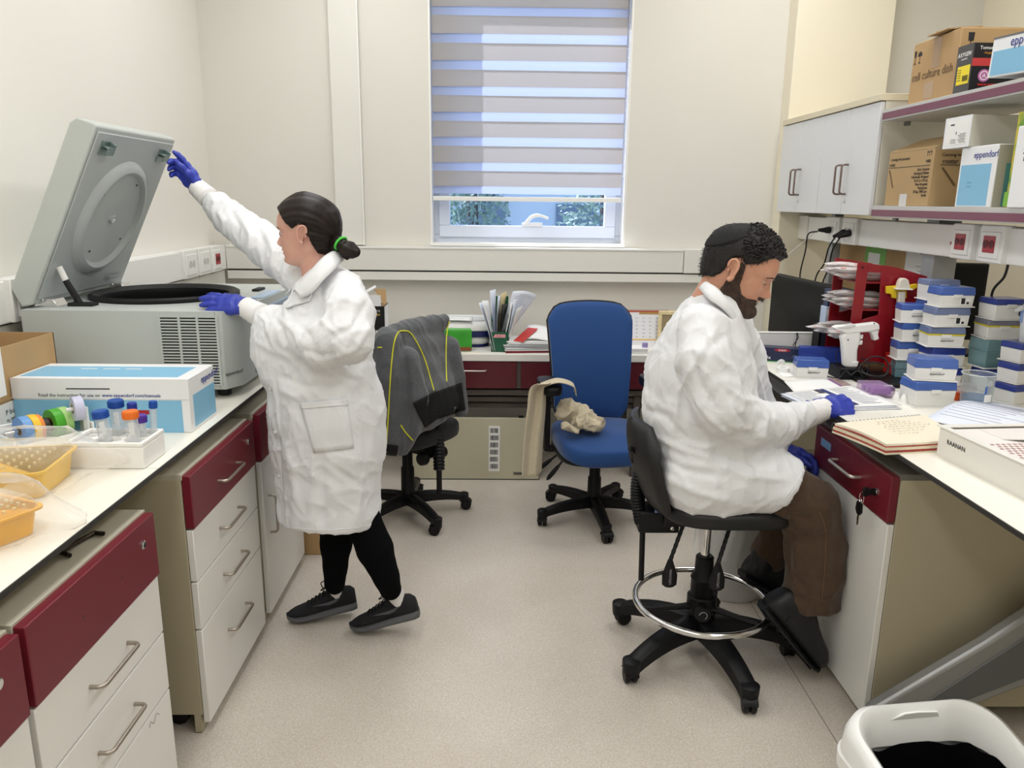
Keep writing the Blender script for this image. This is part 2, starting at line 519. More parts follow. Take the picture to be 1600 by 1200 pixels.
structure('wall_front', MB().box(XL - 0.2, YF - 0.2, 0, XR + 0.2, YF, ZC), M_wallL)
# back wall with the window opening
WX0, WX1, WZ0, WZ1 = -0.447, 0.79, 1.325, 3.05
wb = MB()
wb.box(XL, YB, 0, WX0, YB + 0.3, ZC); wb.box(WX1, YB, 0, XR, YB + 0.3, ZC)
wb.box(WX0, YB, 0, WX1, YB + 0.3, WZ0); wb.box(WX0, YB, WZ1, WX1, YB + 0.3, ZC)
structure('wall_back', wb, M_wall)
# column standing proud of the back wall
structure('wall_column', MB().box(1.725, 4.86, 0, 2.30, YB, ZC), M_cream, bevel=0.004)
# vertical service duct left of the window
td = MB().box(-1.035, 4.955, 1.312, -0.862, YB, ZC)
t1 = structure('trim_1', td, M_plastic, bevel=0.003)
obj('cover_edge', MB().box(-0.866, 4.95, 1.312, -0.858, 4.9555, ZC), M_white, t1)

# trunking rails
def trunk_back():
 t = structure('trim_2', MB().box(-1.72, 4.90, 1.160, 1.155, YB, 1.306), M_plastic, bevel=0.004)
 obj('lower_rail', MB().box(-1.72, 4.905, 1.098, 1.72, YB, 1.150), M_plastic, t, bevel=0.003)
 obj('shadow_gap', MB().box(-1.72, 4.915, 1.150, 1.72, YB, 1.160), M_seam, t)
 obj('cover', MB().box(1.158, 4.893, 1.158, 1.72, YB, 1.309), M_plastic, t, bevel=0.004)
 obj('cover_lid', MB().box(-1.715, 4.895, 1.296, 1.155, 4.9, 1.306), M_white, t)
 return t
trunk_back()
def socket_unit(y0, y1, xf, z0, z1, t, red=False, side=1):
 """socket box on a rail that runs along Y; side=1 faces +X, -1 faces -X"""
 s_ = side
 u = obj('socket_box', MB().box(xf - 0.02 * s_, y0, z0, xf + 0.022 * s_, y1, z1), M_white, t, bevel=0.004)
 w = (y1 - y0); ym = (y0 + y1) / 2; zm = (z0 + z1) / 2
 obj('socket_plate', MB().box(xf + 0.02 * s_, y0 + w * .12, z0 + 0.018, xf + 0.0275 * s_, y1 - w * .12, z1 - 0.025), M_white, u, bevel=0.002)
 if red:
  obj('socket_face', MB().box(xf + 0.0275 * s_, ym - w * .24, zm - 0.032, xf + 0.0305 * s_, ym + w * .24, zm + 0.03), M_red, u, bevel=0.002)
 hm = mat('red_socket_well', '5c0a18', 0.5) if red else mat('white_socket_well', 'c9c8c4', 0.5)
 h = MB()
 for k in (-1, 1):
  c = (xf + (0.031 if red else 0.0285) * s_, ym + k * w * .12, zm)
  h.lathe([(w * .085, 0), (w * .105, 0.0006), (w * .105, -0.002)], c, (s_, 0, 0), 14)
 obj('socket_well', h, hm, u)
def trunk_left():
 t = structure('trim_3', MB().box(XL, 0.2, 1.160, -1.72, 4.90, 1.306), M_white, bevel=0.004)
 obj('lower_rail', MB().box(XL, 0.2, 1.05, -1.735, 4.905, 1.152), M_plastic, t, bevel=0.003)
 for a, b, r in ((4.20, 4.385, 0), (4.41, 4.585, 0), (4.61, 4.76, 1), (2.70, 2.93, 0), (2.25, 2.5, 0)):
  socket_unit(a, b, -1.72, 1.162, 1.315, t, r)
trunk_left()

# window
M_frame = mat('window_frame_white', 'dfe6f2', 0.3)
M_glass = film('window_glass', '8fb8ff', 0.0, 0.0, 0.5)
def window():
 f = MB(); y0, y1 = 5.14, 5.2
 f.box(WX0, y0, WZ0, WX1, y1 + 0.02, WZ0 + 0.05); f.box(WX0, y0, WZ1 - 0.06, WX1, y1 + 0.02, WZ1)
 f.box(WX0, y0, WZ0 + .05, WX0 + 0.05, y1 + 0.02, WZ1 - .06); f.box(WX1 - 0.05, y0, WZ0 + .05, WX1, y1 + 0.02, WZ1 - .06)
 w = structure('window_1', f, M_frame, bevel=0.004)
 s = MB(); a, b, c, d = WX0 + 0.045, WX1 - 0.045, WZ0 + 0.035, WZ1 - 0.05
 y0 -= 0.02
 s.box(a, y0, c, b, y1 - 0.01, c + 0.075); s.box(a, y0, d - 0.07, b, y1 - 0.01, d)
 s.box(a, y0, c + .075, a + 0.07, y1 - 0.01, d - .07); s.box(b - 0.07, y0, c + .075, b, y1 - 0.01, d - .07)
 sash = obj('sash', s, M_frame, w, bevel=0.005)
 obj('pane', MB().box(a + 0.07, 5.16, c + 0.075, b - 0.07, 5.164, d - 0.07), M_glass, w)
 h = MB(); zc = c + 0.085
 h.box(0.135, y0 - 0.012, zc - 0.012, 0.27, y0 + 0.005, zc + 0.012)
 h.tube(spline([(0.16, y0 - 0.02, zc + 0.005), (0.20, y0 - 0.045, zc + 0.05), (0.25, y0 - 0.05, zc + 0.058), (0.305, y0 - 0.05, zc + 0.04)], 6),
   [0.012] * 12 + [0.009] * 7, 10)
 obj('window_handle', h, M_white, sash, bevel=0.002)
 obj('window_sill', MB().box(WX0 - .004, YB - .012, WZ0 - 0.016, WX1 + .004, 5.14, WZ0 + 0.004), M_white, w, bevel=0.002)
 g = MB().box(WX1 - 0.012, 5.0, WZ0, WX1, 5.14, WZ1).box(WX0, 5.0, WZ0, WX0 + 0.012, 5.14, WZ1)
 obj('reveal_lining', g, M_white, w)
window()

# double-layer roller blind
def blind():
 t = thing('roller_blind', 'pale day-and-night roller blind with beige and sheer bands in the window', 'blind', (0.16, 5.035, 1.60), world=True)
 M_op = mat('blind_cloth', 'b6b0ac', 0.8, translucent=0.32, bump=(300, 0.05))
 M_sh = mat('blind_sheer', 'b9c2dc', 0.6, translucent=0.5, bump=(300, 0.05))
 zs = [2.731, 2.671, 2.581, 2.517, 2.43, 2.364, 2.279, 2.216, 2.13, 2.066, 1.983, 1.918, 1.83, 1.768, 1.686, 1.635]
 x0, x1 = WX0 + 0.018, WX1 - 0.03
 tops = [3.0, 2.95, 2.89, 2.82] + zs
 for i in range(len(tops) - 1):
  op = i % 2 == 1
  bm = MB(); z1, z0 = tops[i], tops[i + 1]
  ex = 0.006 if op else 0.0
  y = 5.030 if op else 5.036
  bm.grid(lambda u, v: (x0 + (x1 - x0) * u, y + 0.002 * math.sin(PI * v) + 0.0015 * math.sin(7 * u + i), z0 - ex + (z1 - z0 + 2 * ex) * v), 16, 5)
  obj('beige_band' if op else 'sheer_band', bm, M_op if op else M_sh, t)
 obj('bottom_bar', MB().box(x0 - 0.003, 5.022, 1.590, x1 + 0.003, 5.045, 1.618), M_white, t, bevel=0.004)
 ch = MB(); xc = WX1 - 0.02
 for k in range(26): ch.ball((xc, 5.03, 1.75 + 0.05 * k), 0.004, n=6, m_=4)
 ch.tube([(xc, 5.03, 1.74), (xc, 5.03, 3.02)], 0.0015, 6)
 obj('pull_chain', ch, M_white, t)
blind()

# outside the window: lawn, pale building, trees
structure('ground_outside', MB().box(-14, YB + 0.4, -1.3, 16, 34, -1.2), mat('lawn_outside', '9aa58a', 0.9, noise=(2, 0.2)))
def building():
 t = thing('building', 'pale low building standing behind the trees outside the window', 'building', (0.6, 22, -1.2), world=True)
 obj('walls', MB().box(-7, 21.5, -1.2, 12, 26, 2.6), mat('outside_wall', 'cfd6de', 0.8, noise=(1, .05)), t)
 obj('roof', MB().box(-7.3, 21.2, 2.6, 12.3, 26.3, 2.8), mat('outside_roof', '9aa3ad', 0.8), t)
 for k in range(7): obj('window', MB().box(-6 + 2.5 * k, 21.44, 0.2, -4.9 + 2.5 * k, 21.5, 1.5), mat('outside_pane', '6f7f92', 0.2), t)
building()
def tree(x, y, h, w, label, seed):
 t = thing('tree', label, 'tree', (x, y, -1.2), group=None)
 obj('trunk', MB().tube([(0, 0, 0), (0.03, 0, h * 0.5), (0, 0.02, h * 0.9)], [0.11, 0.08, 0.03], 8), mat('bark', '6a5c4c', 0.9), t)
 rs = random.Random(seed); lv = MB()
 for k in range(4200):
  z = rs.uniform(0.12, 1.0) * h; r = w * (1.05 - z / h) * (rs.random() ** 0.5) + 0.05; a = rs.uniform(0, 2 * PI)
  c = Vector((r * math.cos(a), r * math.sin(a), z)); s = rs.uniform(0.03, 0.07)
  u = Vector((rs.gauss(0, 1), rs.gauss(0, 1), rs.gauss(0, 1))).normalized(); v = u.orthogonal().normalized()
  lv.add([c - u * s, c + v * s * .45, c + u * s, c - v * s * .45], [(0, 1, 2, 3)])
 f = obj('foliage', lv, mat('leaves', 'a9bfb4', 0.7, noise=(3, 0.4), translucent=0.45), t, smooth=0, solid=0.001); f['kind'] = 'stuff'
tree(-0.35, 9.2, 4.2, 1.0, 'bluish conifer outside, seen through the left half of the window gap', 3)
tree(1.35, 10.4, 4.4, 1.25, 'bushy tree outside, seen through the right half of the window gap', 5)


# ================================================================== LEFT BENCH
M_top = mat('worktop_laminate', 'f1eee2', 0.32, noise=(2, 0.012))
M_edge = mat('worktop_edge', '2f2e2c', 0.5)
M_maroon = mat('maroon_laminate', '701c2a', 0.38, bump=(250, 0.03))
M_front = mat('white_front', 'e9e8e3', 0.33, noise=(4, 0.01))
M_beige = mat('beige_carcass', 'b5ac93', 0.5, bump=(200, 0.03))
M_beige_l = mat('beige_top', 'bdb8a6', 0.45, bump=(200, 0.03))
M_handle = mat('satin_handle', 'a89f94', 0.35, 0.9)
M_card = mat('cardboard', 'b8976b', 0.8, noise=(6, 0.05), bump=(40, 0.06))
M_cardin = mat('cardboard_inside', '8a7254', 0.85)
M_boxw = mat('box_white', 'eff0f1', 0.4)
M_boxb = mat('box_sky_blue', '86bfdf', 0.4)
M_ink = mat('print_ink', '26262a', 0.6)
M_navy = mat('print_navy', '1f2f8c', 0.5)
M_paper = mat('paper', 'f1f1ee', 0.7)
M_label = mat('label_white', 'f4f3ef', 0.5)

wt = thing('worktop', 'long white laminate worktop with black edge along the wall under the centrifuge', 'worktop', (-1.36, 1.6, 0.87), world=True)
obj('slab', MB().box(-1.815, -0.6, 0.886, -0.902, 3.64, 0.9), M_top, wt, bevel=0.002)
obj('black_edge', MB().box(-0.902, -0.6, 0.886, -0.899, 3.64, 0.8985), M_edge, wt)
jl = MB().box(-1.815, 1.94, 0.9, -0.902, 1.9415, 0.9003)
obj('joint_line', jl, mat('joint', 'b9b3a2', 0.7), wt)
lg = MB()
for y in (-0.55, 1.9, 3.6):
 lg.box(-1.78, y - 0.02, 0.0, -1.74, y + 0.02, 0.886)
for o_ in range(3):
 y = (-0.55, 1.9, 3.6)[o_]
 obj('leg', MB().box(-1.79, y - 0.02, 0.0, -1.74, y + 0.02, 0.886), mat('grey_metal', '77797a', 0.45, 0.3), wt, bevel=0.002)

def u_handle(p0, p1, out, r=0.005, name='handle', parent=None, material=None):
 p0, p1, out = Vector(p0), Vector(p1), Vector(out); d = (p1 - p0).normalized(); q = min(0.014, out.length * .5)
 o = out.normalized()
 path = [p0, p0 + out - o * q]
 for k in range(1, 6):
  a = PI / 2 * k / 6; path.append(p0 + out - o * q + o * q * math.sin(a) + d * q * (1 - math.cos(a)))
 path += [p0 + out + d * q, p1 + out - d * q]
 for k in range(1, 6):
  a = PI / 2 * k / 6; path.append(p1 + out - d * q + d * q * math.sin(a) - o * q * (1 - math.cos(a)))
 path += [p1 + out - o * q, p1]
 return obj(name, MB().tube(path, r, 10), material or M_handle, parent, smooth=60)

def lock(c, n, parent):
 l = MB().lathe([(0.011, 0), (0.011, 0.003), (0.009, 0.004), (0.006, 0.0035), (0.006, 0.005)], c, n, 20)
 o = obj('lock', l, M_chrome, parent)
 n = Vector(n)
 obj('keyhole', MB().obox(Vector(c) + n * 0.0051, n, (0, 0, 1), n.cross(Vector((0, 0, 1))), 0.0006, 0.004, 0.001), M_ink, o) if False else None
 return o

def cabinet(y0, y1, label, rows, xf=-0.877, side=1, top=0.838, depth=0.55, castors=True, door=None, lock_at=None, handles=True):
 """drawer pedestal; side=1: front faces +X.  rows: (z0, z1, kind)"""
 s_ = side
 t = thing('drawer_cabinet' if not door else 'base_cabinet', label, 'cabinet', (xf - s_ * depth / 2, (y0 + y1) / 2, 0), world=True)
 xb = xf - s_ * 0.021
 c = MB()
 zb = 0.085
 c.box(xb, y0, zb, xb - s_ * depth, y0 + 0.018, top - .018); c.box(xb, y1 - 0.018, zb, xb - s_ * depth, y1, top - .018)
 c.box(xb - s_ * (depth - .01), y0 + .018, zb, xb - s_ * depth, y1 - .018, top - .018)
 c.box(xb, y0, zb - 0.02, xb - s_ * depth, y1, zb)
 obj('carcass', c, M_beige, t, bevel=0.001)
 obj('top_panel', MB().box(xb + s_ * .004, y0, top - 0.018, xb - s_ * depth, y1, top), M_beige_l, t, bevel=0.001)
 obj('plinth', MB().box(xb - s_ * 0.005, y0, 0.005, xb - s_ * 0.025, y1, zb - .02), M_beige, t)
 if castors:
  for yy in (y0 + 0.05, y1 - 0.05):
   for xx in (xb - s_ * 0.09, xb - s_ * (depth - 0.06)):
    w = MB().lathe([(0.012, -0.012), (0.03, -0.012), (0.032, 0), (0.03, 0.012), (0.012, 0.012)], (xx, yy, 0.033), (0, 1, 0), 18)
    w.box(xx - 0.012, yy - 0.016, 0.035, xx + 0.012, yy + 0.016, zb - .02)
    obj('caster', w, M_black, t)
 for z0, z1, kind in rows:
  m_ = M_maroon if kind[0] == 'm' else M_front
  pr = 0.006 if kind[0] == 'm' else 0.0
  d = obj('drawer' if z1 - z0 < 0.4 else 'door', MB().box(xb + s_ * 0.001, y0 + 0.003, z0, xf + s_ * pr, y1 - 0.003, z1), m_, t, bevel=0.0025)
  if 'h' in kind:
   ym = (y0 + y1) / 2; zh = z1 - min((z1 - z0) * .5, 0.115) if kind[0] != 'm' else z1 - (z1 - z0) * .55
   u_handle((xf + s_ * pr, ym - 0.085, zh), (xf + s_ * pr, ym + 0.085, zh), (s_ * 0.03, 0, 0), parent=d)
  if 'v' in kind:
   u_handle((xf, y0 + 0.06, z1 - 0.30), (xf, y0 + 0.06, z1 - 0.15), (s_ * 0.03, 0, 0), parent=d)
  if 'l' in kind:
   lock((xf + s_ * pr, y1 - 0.075, z1 - 0.055), (s_, 0, 0), d)
  if 'o' in kind:
   for yy in ((y0 + y1) / 2 - 0.085, (y0 + y1) / 2 + 0.085):
    b = MB().lathe([(0.0025, 0), (0.0025, 0.0005), (0.001, 0.0005)], (xf + s_ * pr, yy, z1 - (z1 - z0) * .5), (s_, 0, 0), 10)
    obj('screw_hole', b, M_edge, d)
 return t
cabinet(2.06, 2.635, 'drawer pedestal with a handle on its maroon drawer and three white drawers below',
  [(0.672, 0.832, 'mhl'), (0.507, 0.667, 'wh'), (0.352, 0.502, 'wh'), (0.036, 0.347, 'wh')])
cabB = cabinet(1.285, 1.83, 'drawer pedestal whose maroon drawer has lost its handle, loose handle on top',
  [(0.655, 0.824, 'mlo'), (0.492, 0.650, 'wh'), (0.325, 0.487, 'wh'), (0.036, 0.320, 'w')], top=0.83)
cabinet(0.70, 1.272, 'drawer pedestal cut off by the bottom left corner of the picture',
  [(0.655, 0.824, 'ml'), (0.492, 0.650, 'w'), (0.325, 0.487, 'wh'), (0.036, 0.320, 'w')], top=0.83)
cabinet(2.70, 3.23, 'base cabinet with maroon drawer over a white door behind the standing woman',
  [(0.655, 0.832, 'm'), (0.036, 0.650, 'wv')], door=True)
# scribble in pencil on the lowest drawer
sc = MB(); sc.tube(spline([(-0.8765, 1.70, 0.295), (-0.8765, 1.71, 0.305), (-0.8765, 1.725, 0.29), (-0.8765, 1.74, 0.306), (-0.8765, 1.757, 0.293)], 5), 0.0008, 5)
obj('pencil_mark', sc, mat('pencil', '8d8a86', 0.8), cabB)

# loose handle lying on the pedestal top
lh = thing('loose_bar', 'dark bent metal handle lying loose on the pedestal top near the worktop edge', 'handle', (-0.935, 1.62, 0.83), world=True)
hb0, hb1, he0, he1 = at(93, 862, z=.838), at(147, 833, z=.838), at(109, 868, z=.838), at(162, 834, z=.838)
obj('bent_bar', MB().tube(spline([he0, hb0 * .75 + he0 * .25, hb0 + (hb1 - hb0) * .07, hb1 + (hb0 - hb1) * .07, hb1 * .75 + he1 * .25, he1], 6), .0055, 10), mat('dark_nickel', '4b443c', .3, .9), lh, smooth=70)
for p_, q_ in ((he0, hb0), (he1, hb1)): obj('screw_end', MB().cyl(p_, p_ + (p_ - q_).normalized() * .002, .003, n=8), M_black, lh)

# ------------------------------------------------------------------ centrifuge
M_cf = mat('centrifuge_enamel', 'bfc4c0', 0.38, noise=(3, 0.01))
M_cf2 = mat('centrifuge_grey', 'aeb3ae', 0.4)
M_lid = mat('lid_grey', 'b4bab9', 0.35)
M_rub = mat('black_rubber', '101011', 0.55)
def centrifuge():
 X0, X1, Y0, Y1, Z0, Z1 = -1.655, -0.925, 2.66, 3.55, 0.935, 1.213
 t = thing('centrifuge', 'grey benchtop centrifuge with its lid open on the white worktop', 'centrifuge', (-1.3, 3.1, 0.9), world=True)
 cx, cy, R = -1.335, 3.10, 0.272
 b = MB()
 # outer shell without its top
 ch = 0.075
 out = [(X0, Y0), (X1 - ch * .55, Y0), (X1, Y0 + ch), (X1, Y1), (X0, Y1)]
 n = len(out)
 vs = [(x, y, Z0) for x, y in out] + [(x, y, Z1) for x, y in out]
 fs = [(i, (i + 1) % n, (i + 1) % n + n, i + n) for i in range(n)] + [tuple(range(n - 1, -1, -1))]
 # top: ring between outline and bowl circle
 K = 72; top = []
 for k in range(K):
  a = 2 * PI * k / K; top.append((cx + R * math.cos(a), cy + R * math.sin(a)))
 def hit(a):
  dx, dy = math.cos(a), math.sin(a); best = 9
  for i in range(n):
   (ax, ay), (bx, by) = out[i], out[(i + 1) % n]
   den = dx * (by - ay) - dy * (bx - ax)
   if abs(den) < 1e-9: continue
   tt = ((ax - cx) * (by - ay) - (ay - cy) * (bx - ax)) / den
   ss = ((ax - cx) * dy - (ay - cy) * dx) / den
   if tt > 0 and -1e-6 <= ss <= 1 + 1e-6: best = min(best, tt)
  return (cx + dx * best, cy + dy * best)
 o0 = len(vs); angs = sorted([2 * PI * k / K for k in range(K)] + [math.atan2(y - cy, x - cx) % (2 * PI) for x, y in out])
 m_ = len(angs)
 for a in angs:
  vs.append((cx + R * math.cos(a), cy + R * math.sin(a), Z1))
 for a in angs:
  x, y = hit(a); vs.append((x, y, Z1))
 for i in range(m_):
  j = (i + 1) % m_; fs.append((o0 + i, o0 + m_ + i, o0 + m_ + j, o0 + j))
 b.add(vs, fs)
 obj('housing', b, M_cf, t, smooth=30, bevel=0.006)
 bowl = MB().lathe([(R - 0.002, 0.0), (R - 0.012, -0.004), (R - 0.02, -0.05), (R - 0.03, -0.15), (0.05, -0.17), (0.045, -0.165), (0.03, -0.14), (0.0, -0.14)], (cx, cy, Z1), (0, 0, 1), 64, False, True)
 obj('rotor_bowl', bowl, mat('bowl_steel', '4c4d50', 0.35, 0.6), t)
 ring = MB().lathe([(R + 0.004, 0.0), (R + 0.005, 0.013), (R - 0.005, 0.019), (R - 0.018, 0.015), (R - 0.024, 0.006), (R - 0.03, 0.004), (R - 0.035, -0.05)], (cx, cy, Z1), (0, 0, 1), 72, False, False)
 obj('rubber_seal', ring, M_rub, t, solid=0.003)
 # side grille: slots cut as dark recesses behind proud bars
 gx0, gx1 = -1.175, -0.985; rows = 23
 gz0, gz1 = 0.955, 1.195
 obj('vent_backing', MB().box(gx0, Y0 - 0.0012, gz0, gx1, Y0 + 0.002, gz1), M_rub, t)
 step = (gz1 - gz0) / rows
 for k in range(rows + 1):
  z = gz0 + k * step
  obj('vent_bar', MB().box(gx0 - 0.006, Y0 - 0.005, z - step * .24, gx1 + 0.006, Y0 + 0.001, z + step * .24), M_cf, t)
 v = MB()
 for x in (gx0 - 0.004, gx0 + (gx1 - gx0) * .335, gx0 + (gx1 - gx0) * .665, gx1 + .004):
  v.box(x - 0.004, Y0 - 0.0055, gz0 - .004, x + 0.004, Y0 + 0.001, gz1 + .004)
 obj('vent_post', v, M_cf, t)
 # corner panel joint, control panel, latch, logo
 obj('panel_joint', MB().box(X1 - ch * .55 - 0.022, Y0 - 0.0006, Z0, X1 - ch * .55 - 0.0205, Y0 + 0.001, Z1), mat('joint_grey', '8a8f8c', .6), t)
 obj('front_panel', MB().box(X1 - 0.002, Y0 + 0.2, Z0 + 0.02, X1 + 0.008, Y1 - 0.06, Z1 - 0.03), mat('panel_blue_grey', '8fa0b5', 0.3), t, bevel=0.003)
 obj('display', MB().obox((X1 - 0.035, 3.16, Z1 + 0.002), (1, 0, 0), (0, 1, 0), (0, 0, 1), 0.028, 0.13, 0.0015), mat('display_blue', 'a9c6e6', 0.2), t, bevel=0.001)
 obj('latch', MB().box(-1.045, 3.255, Z1, -1.015, 3.345, Z1 + 0.01), M_rub, t, bevel=0.002)
 obj('latch', MB().box(-1.045, 2.79, Z1, -1.015, 2.87, Z1 + 0.01), M_rub, t, bevel=0.002)
 dx = Vector((ch * .55, ch, 0)).normalized()
 nn = Vector((dx.y, -dx.x, 0))
 text('eppendorf', 0.019, M_ink, t, Vector((X1 - ch * .3, Y0 + ch * .45, 0.985)) + nn * 0.001, dx, (0, 0, 1), 'CENTER')
 for x, y in ((-1.6, 2.72), (-1.0, 2.735), (-1.0, 3.48), (-1.6, 3.48)):
  f = MB().lathe([(0.02, 0), (0.024, 0.004), (0.024, 0.03), (0.018, 0.036)], (x, y, 0.9), (0, 0, 1), 18)
  obj('foot', f, M_rub, t)
 # ---- lid: hinged along Y at the back
 hx, hz = -1.628, Z1 + 0.022
 ang = math.radians(64)
 ex = Vector((math.cos(ang), 0, math.sin(ang)))      # along the lid, from the hinge to its free edge
 ey = Vector((0, 1, 0)); en = ex.cross(ey)           # outward skin side
 if en.x > 0: en = -en
 L0, L1, YA, YZ, TH = -0.01, 0.655, 2.70, 3.335, 0.085
 def lp(a, y, h): return Vector((hx, 0, hz)) + ex * a + Vector((0, y, 0)) + en * h
 prof = [(L0, 0), (L1, 0), (L1 + 0.004, 0.012), (L1 - 0.004, TH - 0.015), (L1 - 0.03, TH), (L0 + 0.02, TH), (L0 - 0.025, 0.03)]
 lid = MB().prism([lp(a, YA, h) for a, h in prof], (0, YZ - YA, 0))
 ld = obj('lid', lid, M_cf, t, bevel=0.006, seg=3)
 # inner tray: flat lining with pressed round ring
 li = MB().prism([lp(a, YA + 0.014, -h) for a, h in [(0.008, 0), (L1 - 0.016, 0), (L1 - 0.018, 0.006), (0.01, 0.006)]], (0, YZ - YA - 0.028, 0))
 lining = obj('lid_lining', li, M_lid, ld, bevel=0.004)
 c = lp(0.315, (YA + YZ) / 2, -0.006)
 rg = MB().lathe([(0.232, 0.0), (0.226, 0.008), (0.210, 0.020), (0.196, 0.022), (0.188, 0.016), (0.183, 0.006), (0.176, 0.003), (0.05, 0.004), (0.0, 0.004)], c, -en, 72, False, True)
 obj('pressed_ring', rg, M_lid, ld)
 obj('lid_port', MB().lathe([(0.017, 0.003), (0.017, 0.010), (0.013, 0.012), (0.011, 0.006), (0.0, 0.006)], c, -en, 24, False, True), mat('port_clear', 'd5dadc', 0.1, 0.6), ld)
 for a_, y_ in ((0.14, 0.10), (-0.09, 0.13), (0.10, -0.13), (-0.13, -0.08)):
  obj('lid_screw', MB().lathe([(0.004, 0), (0.004, 0.002), (0.0, 0.002)], c + ex * a_ + ey * y_ - en * 0.005, -en, 10), M_edge, ld)
 for y_ in (YA + 0.085, YZ - 0.10):
  q = lp(0.585, y_, -0.006)
  h = MB().obox(q - en * 0.002, ex, ey, en, 0.026, 0.03, 0.002)
  h.obox(q - en * 0.014 + ex * 0.008, ex, ey, en, 0.003, 0.024, 0.012)
  h.obox(q - en * 0.014 + ex * 0.008 + ey * .022, ex, ey, en, 0.016, 0.003, 0.012)
  h.obox(q - en * 0.024 + ex * -.004, ex, ey, en, 0.012, 0.024, 0.002)
  obj('lid_hook', h, mat('hook_steel', '8a9b98', 0.3, 0.8), ld, bevel=0.001)
 br = MB().prism([lp(0.035, 3.16, -0.006), lp(0.05, 3.16, -0.012), lp(0.05, 3.28, -0.012), lp(0.035, 3.28, -0.006)], ex * 0.01)
 obj('lid_rib', br, M_lid, ld)
 for y_ in (2.745, 3.25):
  hg = MB()
  hg.prism([(-1.655, y_, Z1), (-1.57, y_, Z1), (-1.585, y_, Z1 + 0.028), (-1.64, y_, Z1 + 0.032)], (0, 0.07, 0))
  hg.cyl((-1.628, y_ - 0.004, hz), (-1.628, y_ + 0.075, hz), 0.012, n=16)
  obj('hinge', hg, M_chrome, t, bevel=0.002)
 g = MB().cyl((-1.515, 2.79, Z1 + 0.005), (-1.548, 2.775, Z1 + 0.092), 0.013, 0.011, n=14)
 g.box(-1.545, 2.76, Z1, -1.455, 2.805, Z1 + 0.012)
 obj('lid_damper', g, M_rub, t, bevel=0.002)
 g2 = MB().cyl((-1.548, 2.775, Z1 + 0.092), (-1.562, 2.768, Z1 + 0.14), 0.011, n=14)
 obj('damper_clip', g2, M_white, t, bevel=0.002)
centrifuge()

# ------------------------------------------------------------------ boxes
def carton(name, label, loc, rotz, sx, sy, sz, material, group=None, cat='box', bevel=0.003):
 t = thing(name, label, cat, loc, rotz, group)
 obj('body', MB().box(-sx / 2, -sy / 2, 0, sx / 2, sy / 2, sz), material, t, bevel=bevel)
 return t
def patch(t, face, sx, sy, sz, a0, a1, b0, b1, material, name='panel'):
 """flat print on a face: a runs along the face, b up it (fractions)"""
 e = 0.0008; m_ = MB()
 if face == 'front': m_.box(-sx / 2 + a0 * sx, -sy / 2 - e, b0 * sz, -sx / 2 + a1 * sx, -sy / 2 + .0002, b1 * sz)
 if face == 'right': m_.box(sx / 2 - .0002, -sy / 2 + a0 * sy, b0 * sz, sx / 2 + e, -sy / 2 + a1 * sy, b1 * sz)
 if face == 'left': m_.box(-sx / 2 - e, -sy / 2 + a0 * sy, b0 * sz, -sx / 2 + .0002, -sy / 2 + a1 * sy, b1 * sz)
 if face == 'top': m_.box(-sx / 2 + a0 * sx, -sy / 2 + b0 * sy, sz - .0002, -sx / 2 + a1 * sx, -sy / 2 + b1 * sy, sz + e)
 return obj(name, m_, material, t)
# flat sky-blue carton in front of the centrifuge
def blue_carton():
 sx, sy, sz = 0.525, 0.21, 0.168
 t = carton('carton', 'flat white and sky-blue carton standing right in front of the centrifuge', (-1.198, 2.365, 0.9), 0.0, sx, sy, sz, M_boxw)
 obj('lid_flap', MB().box(-sx / 2 - 0.001, -sy / 2 - 0.0025, sz * .62, sx / 2 + 0.002, -sy / 2, sz), M_boxw, t, bevel=0.001)
 patch(t, 'top', sx, sy, sz, .03, .93, .1, .78, M_boxb, 'blue_top_panel')
 patch(t, 'front', sx, sy, sz, 0, .955, 0.0, .60, M_boxb, 'blue_front_panel')
 patch(t, 'right', sx, sy, sz, .14, .98, .06, .66, M_boxb, 'blue_side_panel')
 m_ = MB().box(0.105, -sy / 2 - 0.002, sz * .34, 0.14, -sy / 2 - .0005, sz * .42)
 obj('red_slot', m_, mat('slot_red', 'a8242c', 0.4), t, bevel=0.0015)
 obj('printed_line', MB().box(-0.10, -sy / 2 - 0.0032, sz * .80, 0.03, -sy / 2 - .002, sz * .82), M_ink, t)
 text('Read the instruction for use on ', 0.0145, mat('grey_ink', '55555c', .6), t, (-0.185, -sy / 2 - 0.003, sz * .665), (1, 0, 0), (0, 0, 1), squeeze=1.0)
 text('www.eppendorf.com/manuals', 0.0145, M_navy, t, (0.005, -sy / 2 - 0.003, sz * .665), (1, 0, 0), (0, 0, 1), bold=0.006)
 text('eppendorf', 0.034, M_navy, t, (sx / 2 + 0.001, -0.005, sz * .78), (0, 1, 0), (0, 0, 1), bold=0.0)
 text('Read before use', 0.02, M_boxw, t, (-0.15, 0.0, sz + 0.001), (1, 0, 0), (0, 1, 0)) if False else None
 d = MB()
 for k in range(3): d.box(-0.12 + k * 0.07, 0.02, sz, -0.07 + k * 0.07, 0.028, sz + 0.0012)
 obj('white_print', d, M_boxw, t)
 return t
blue_carton()
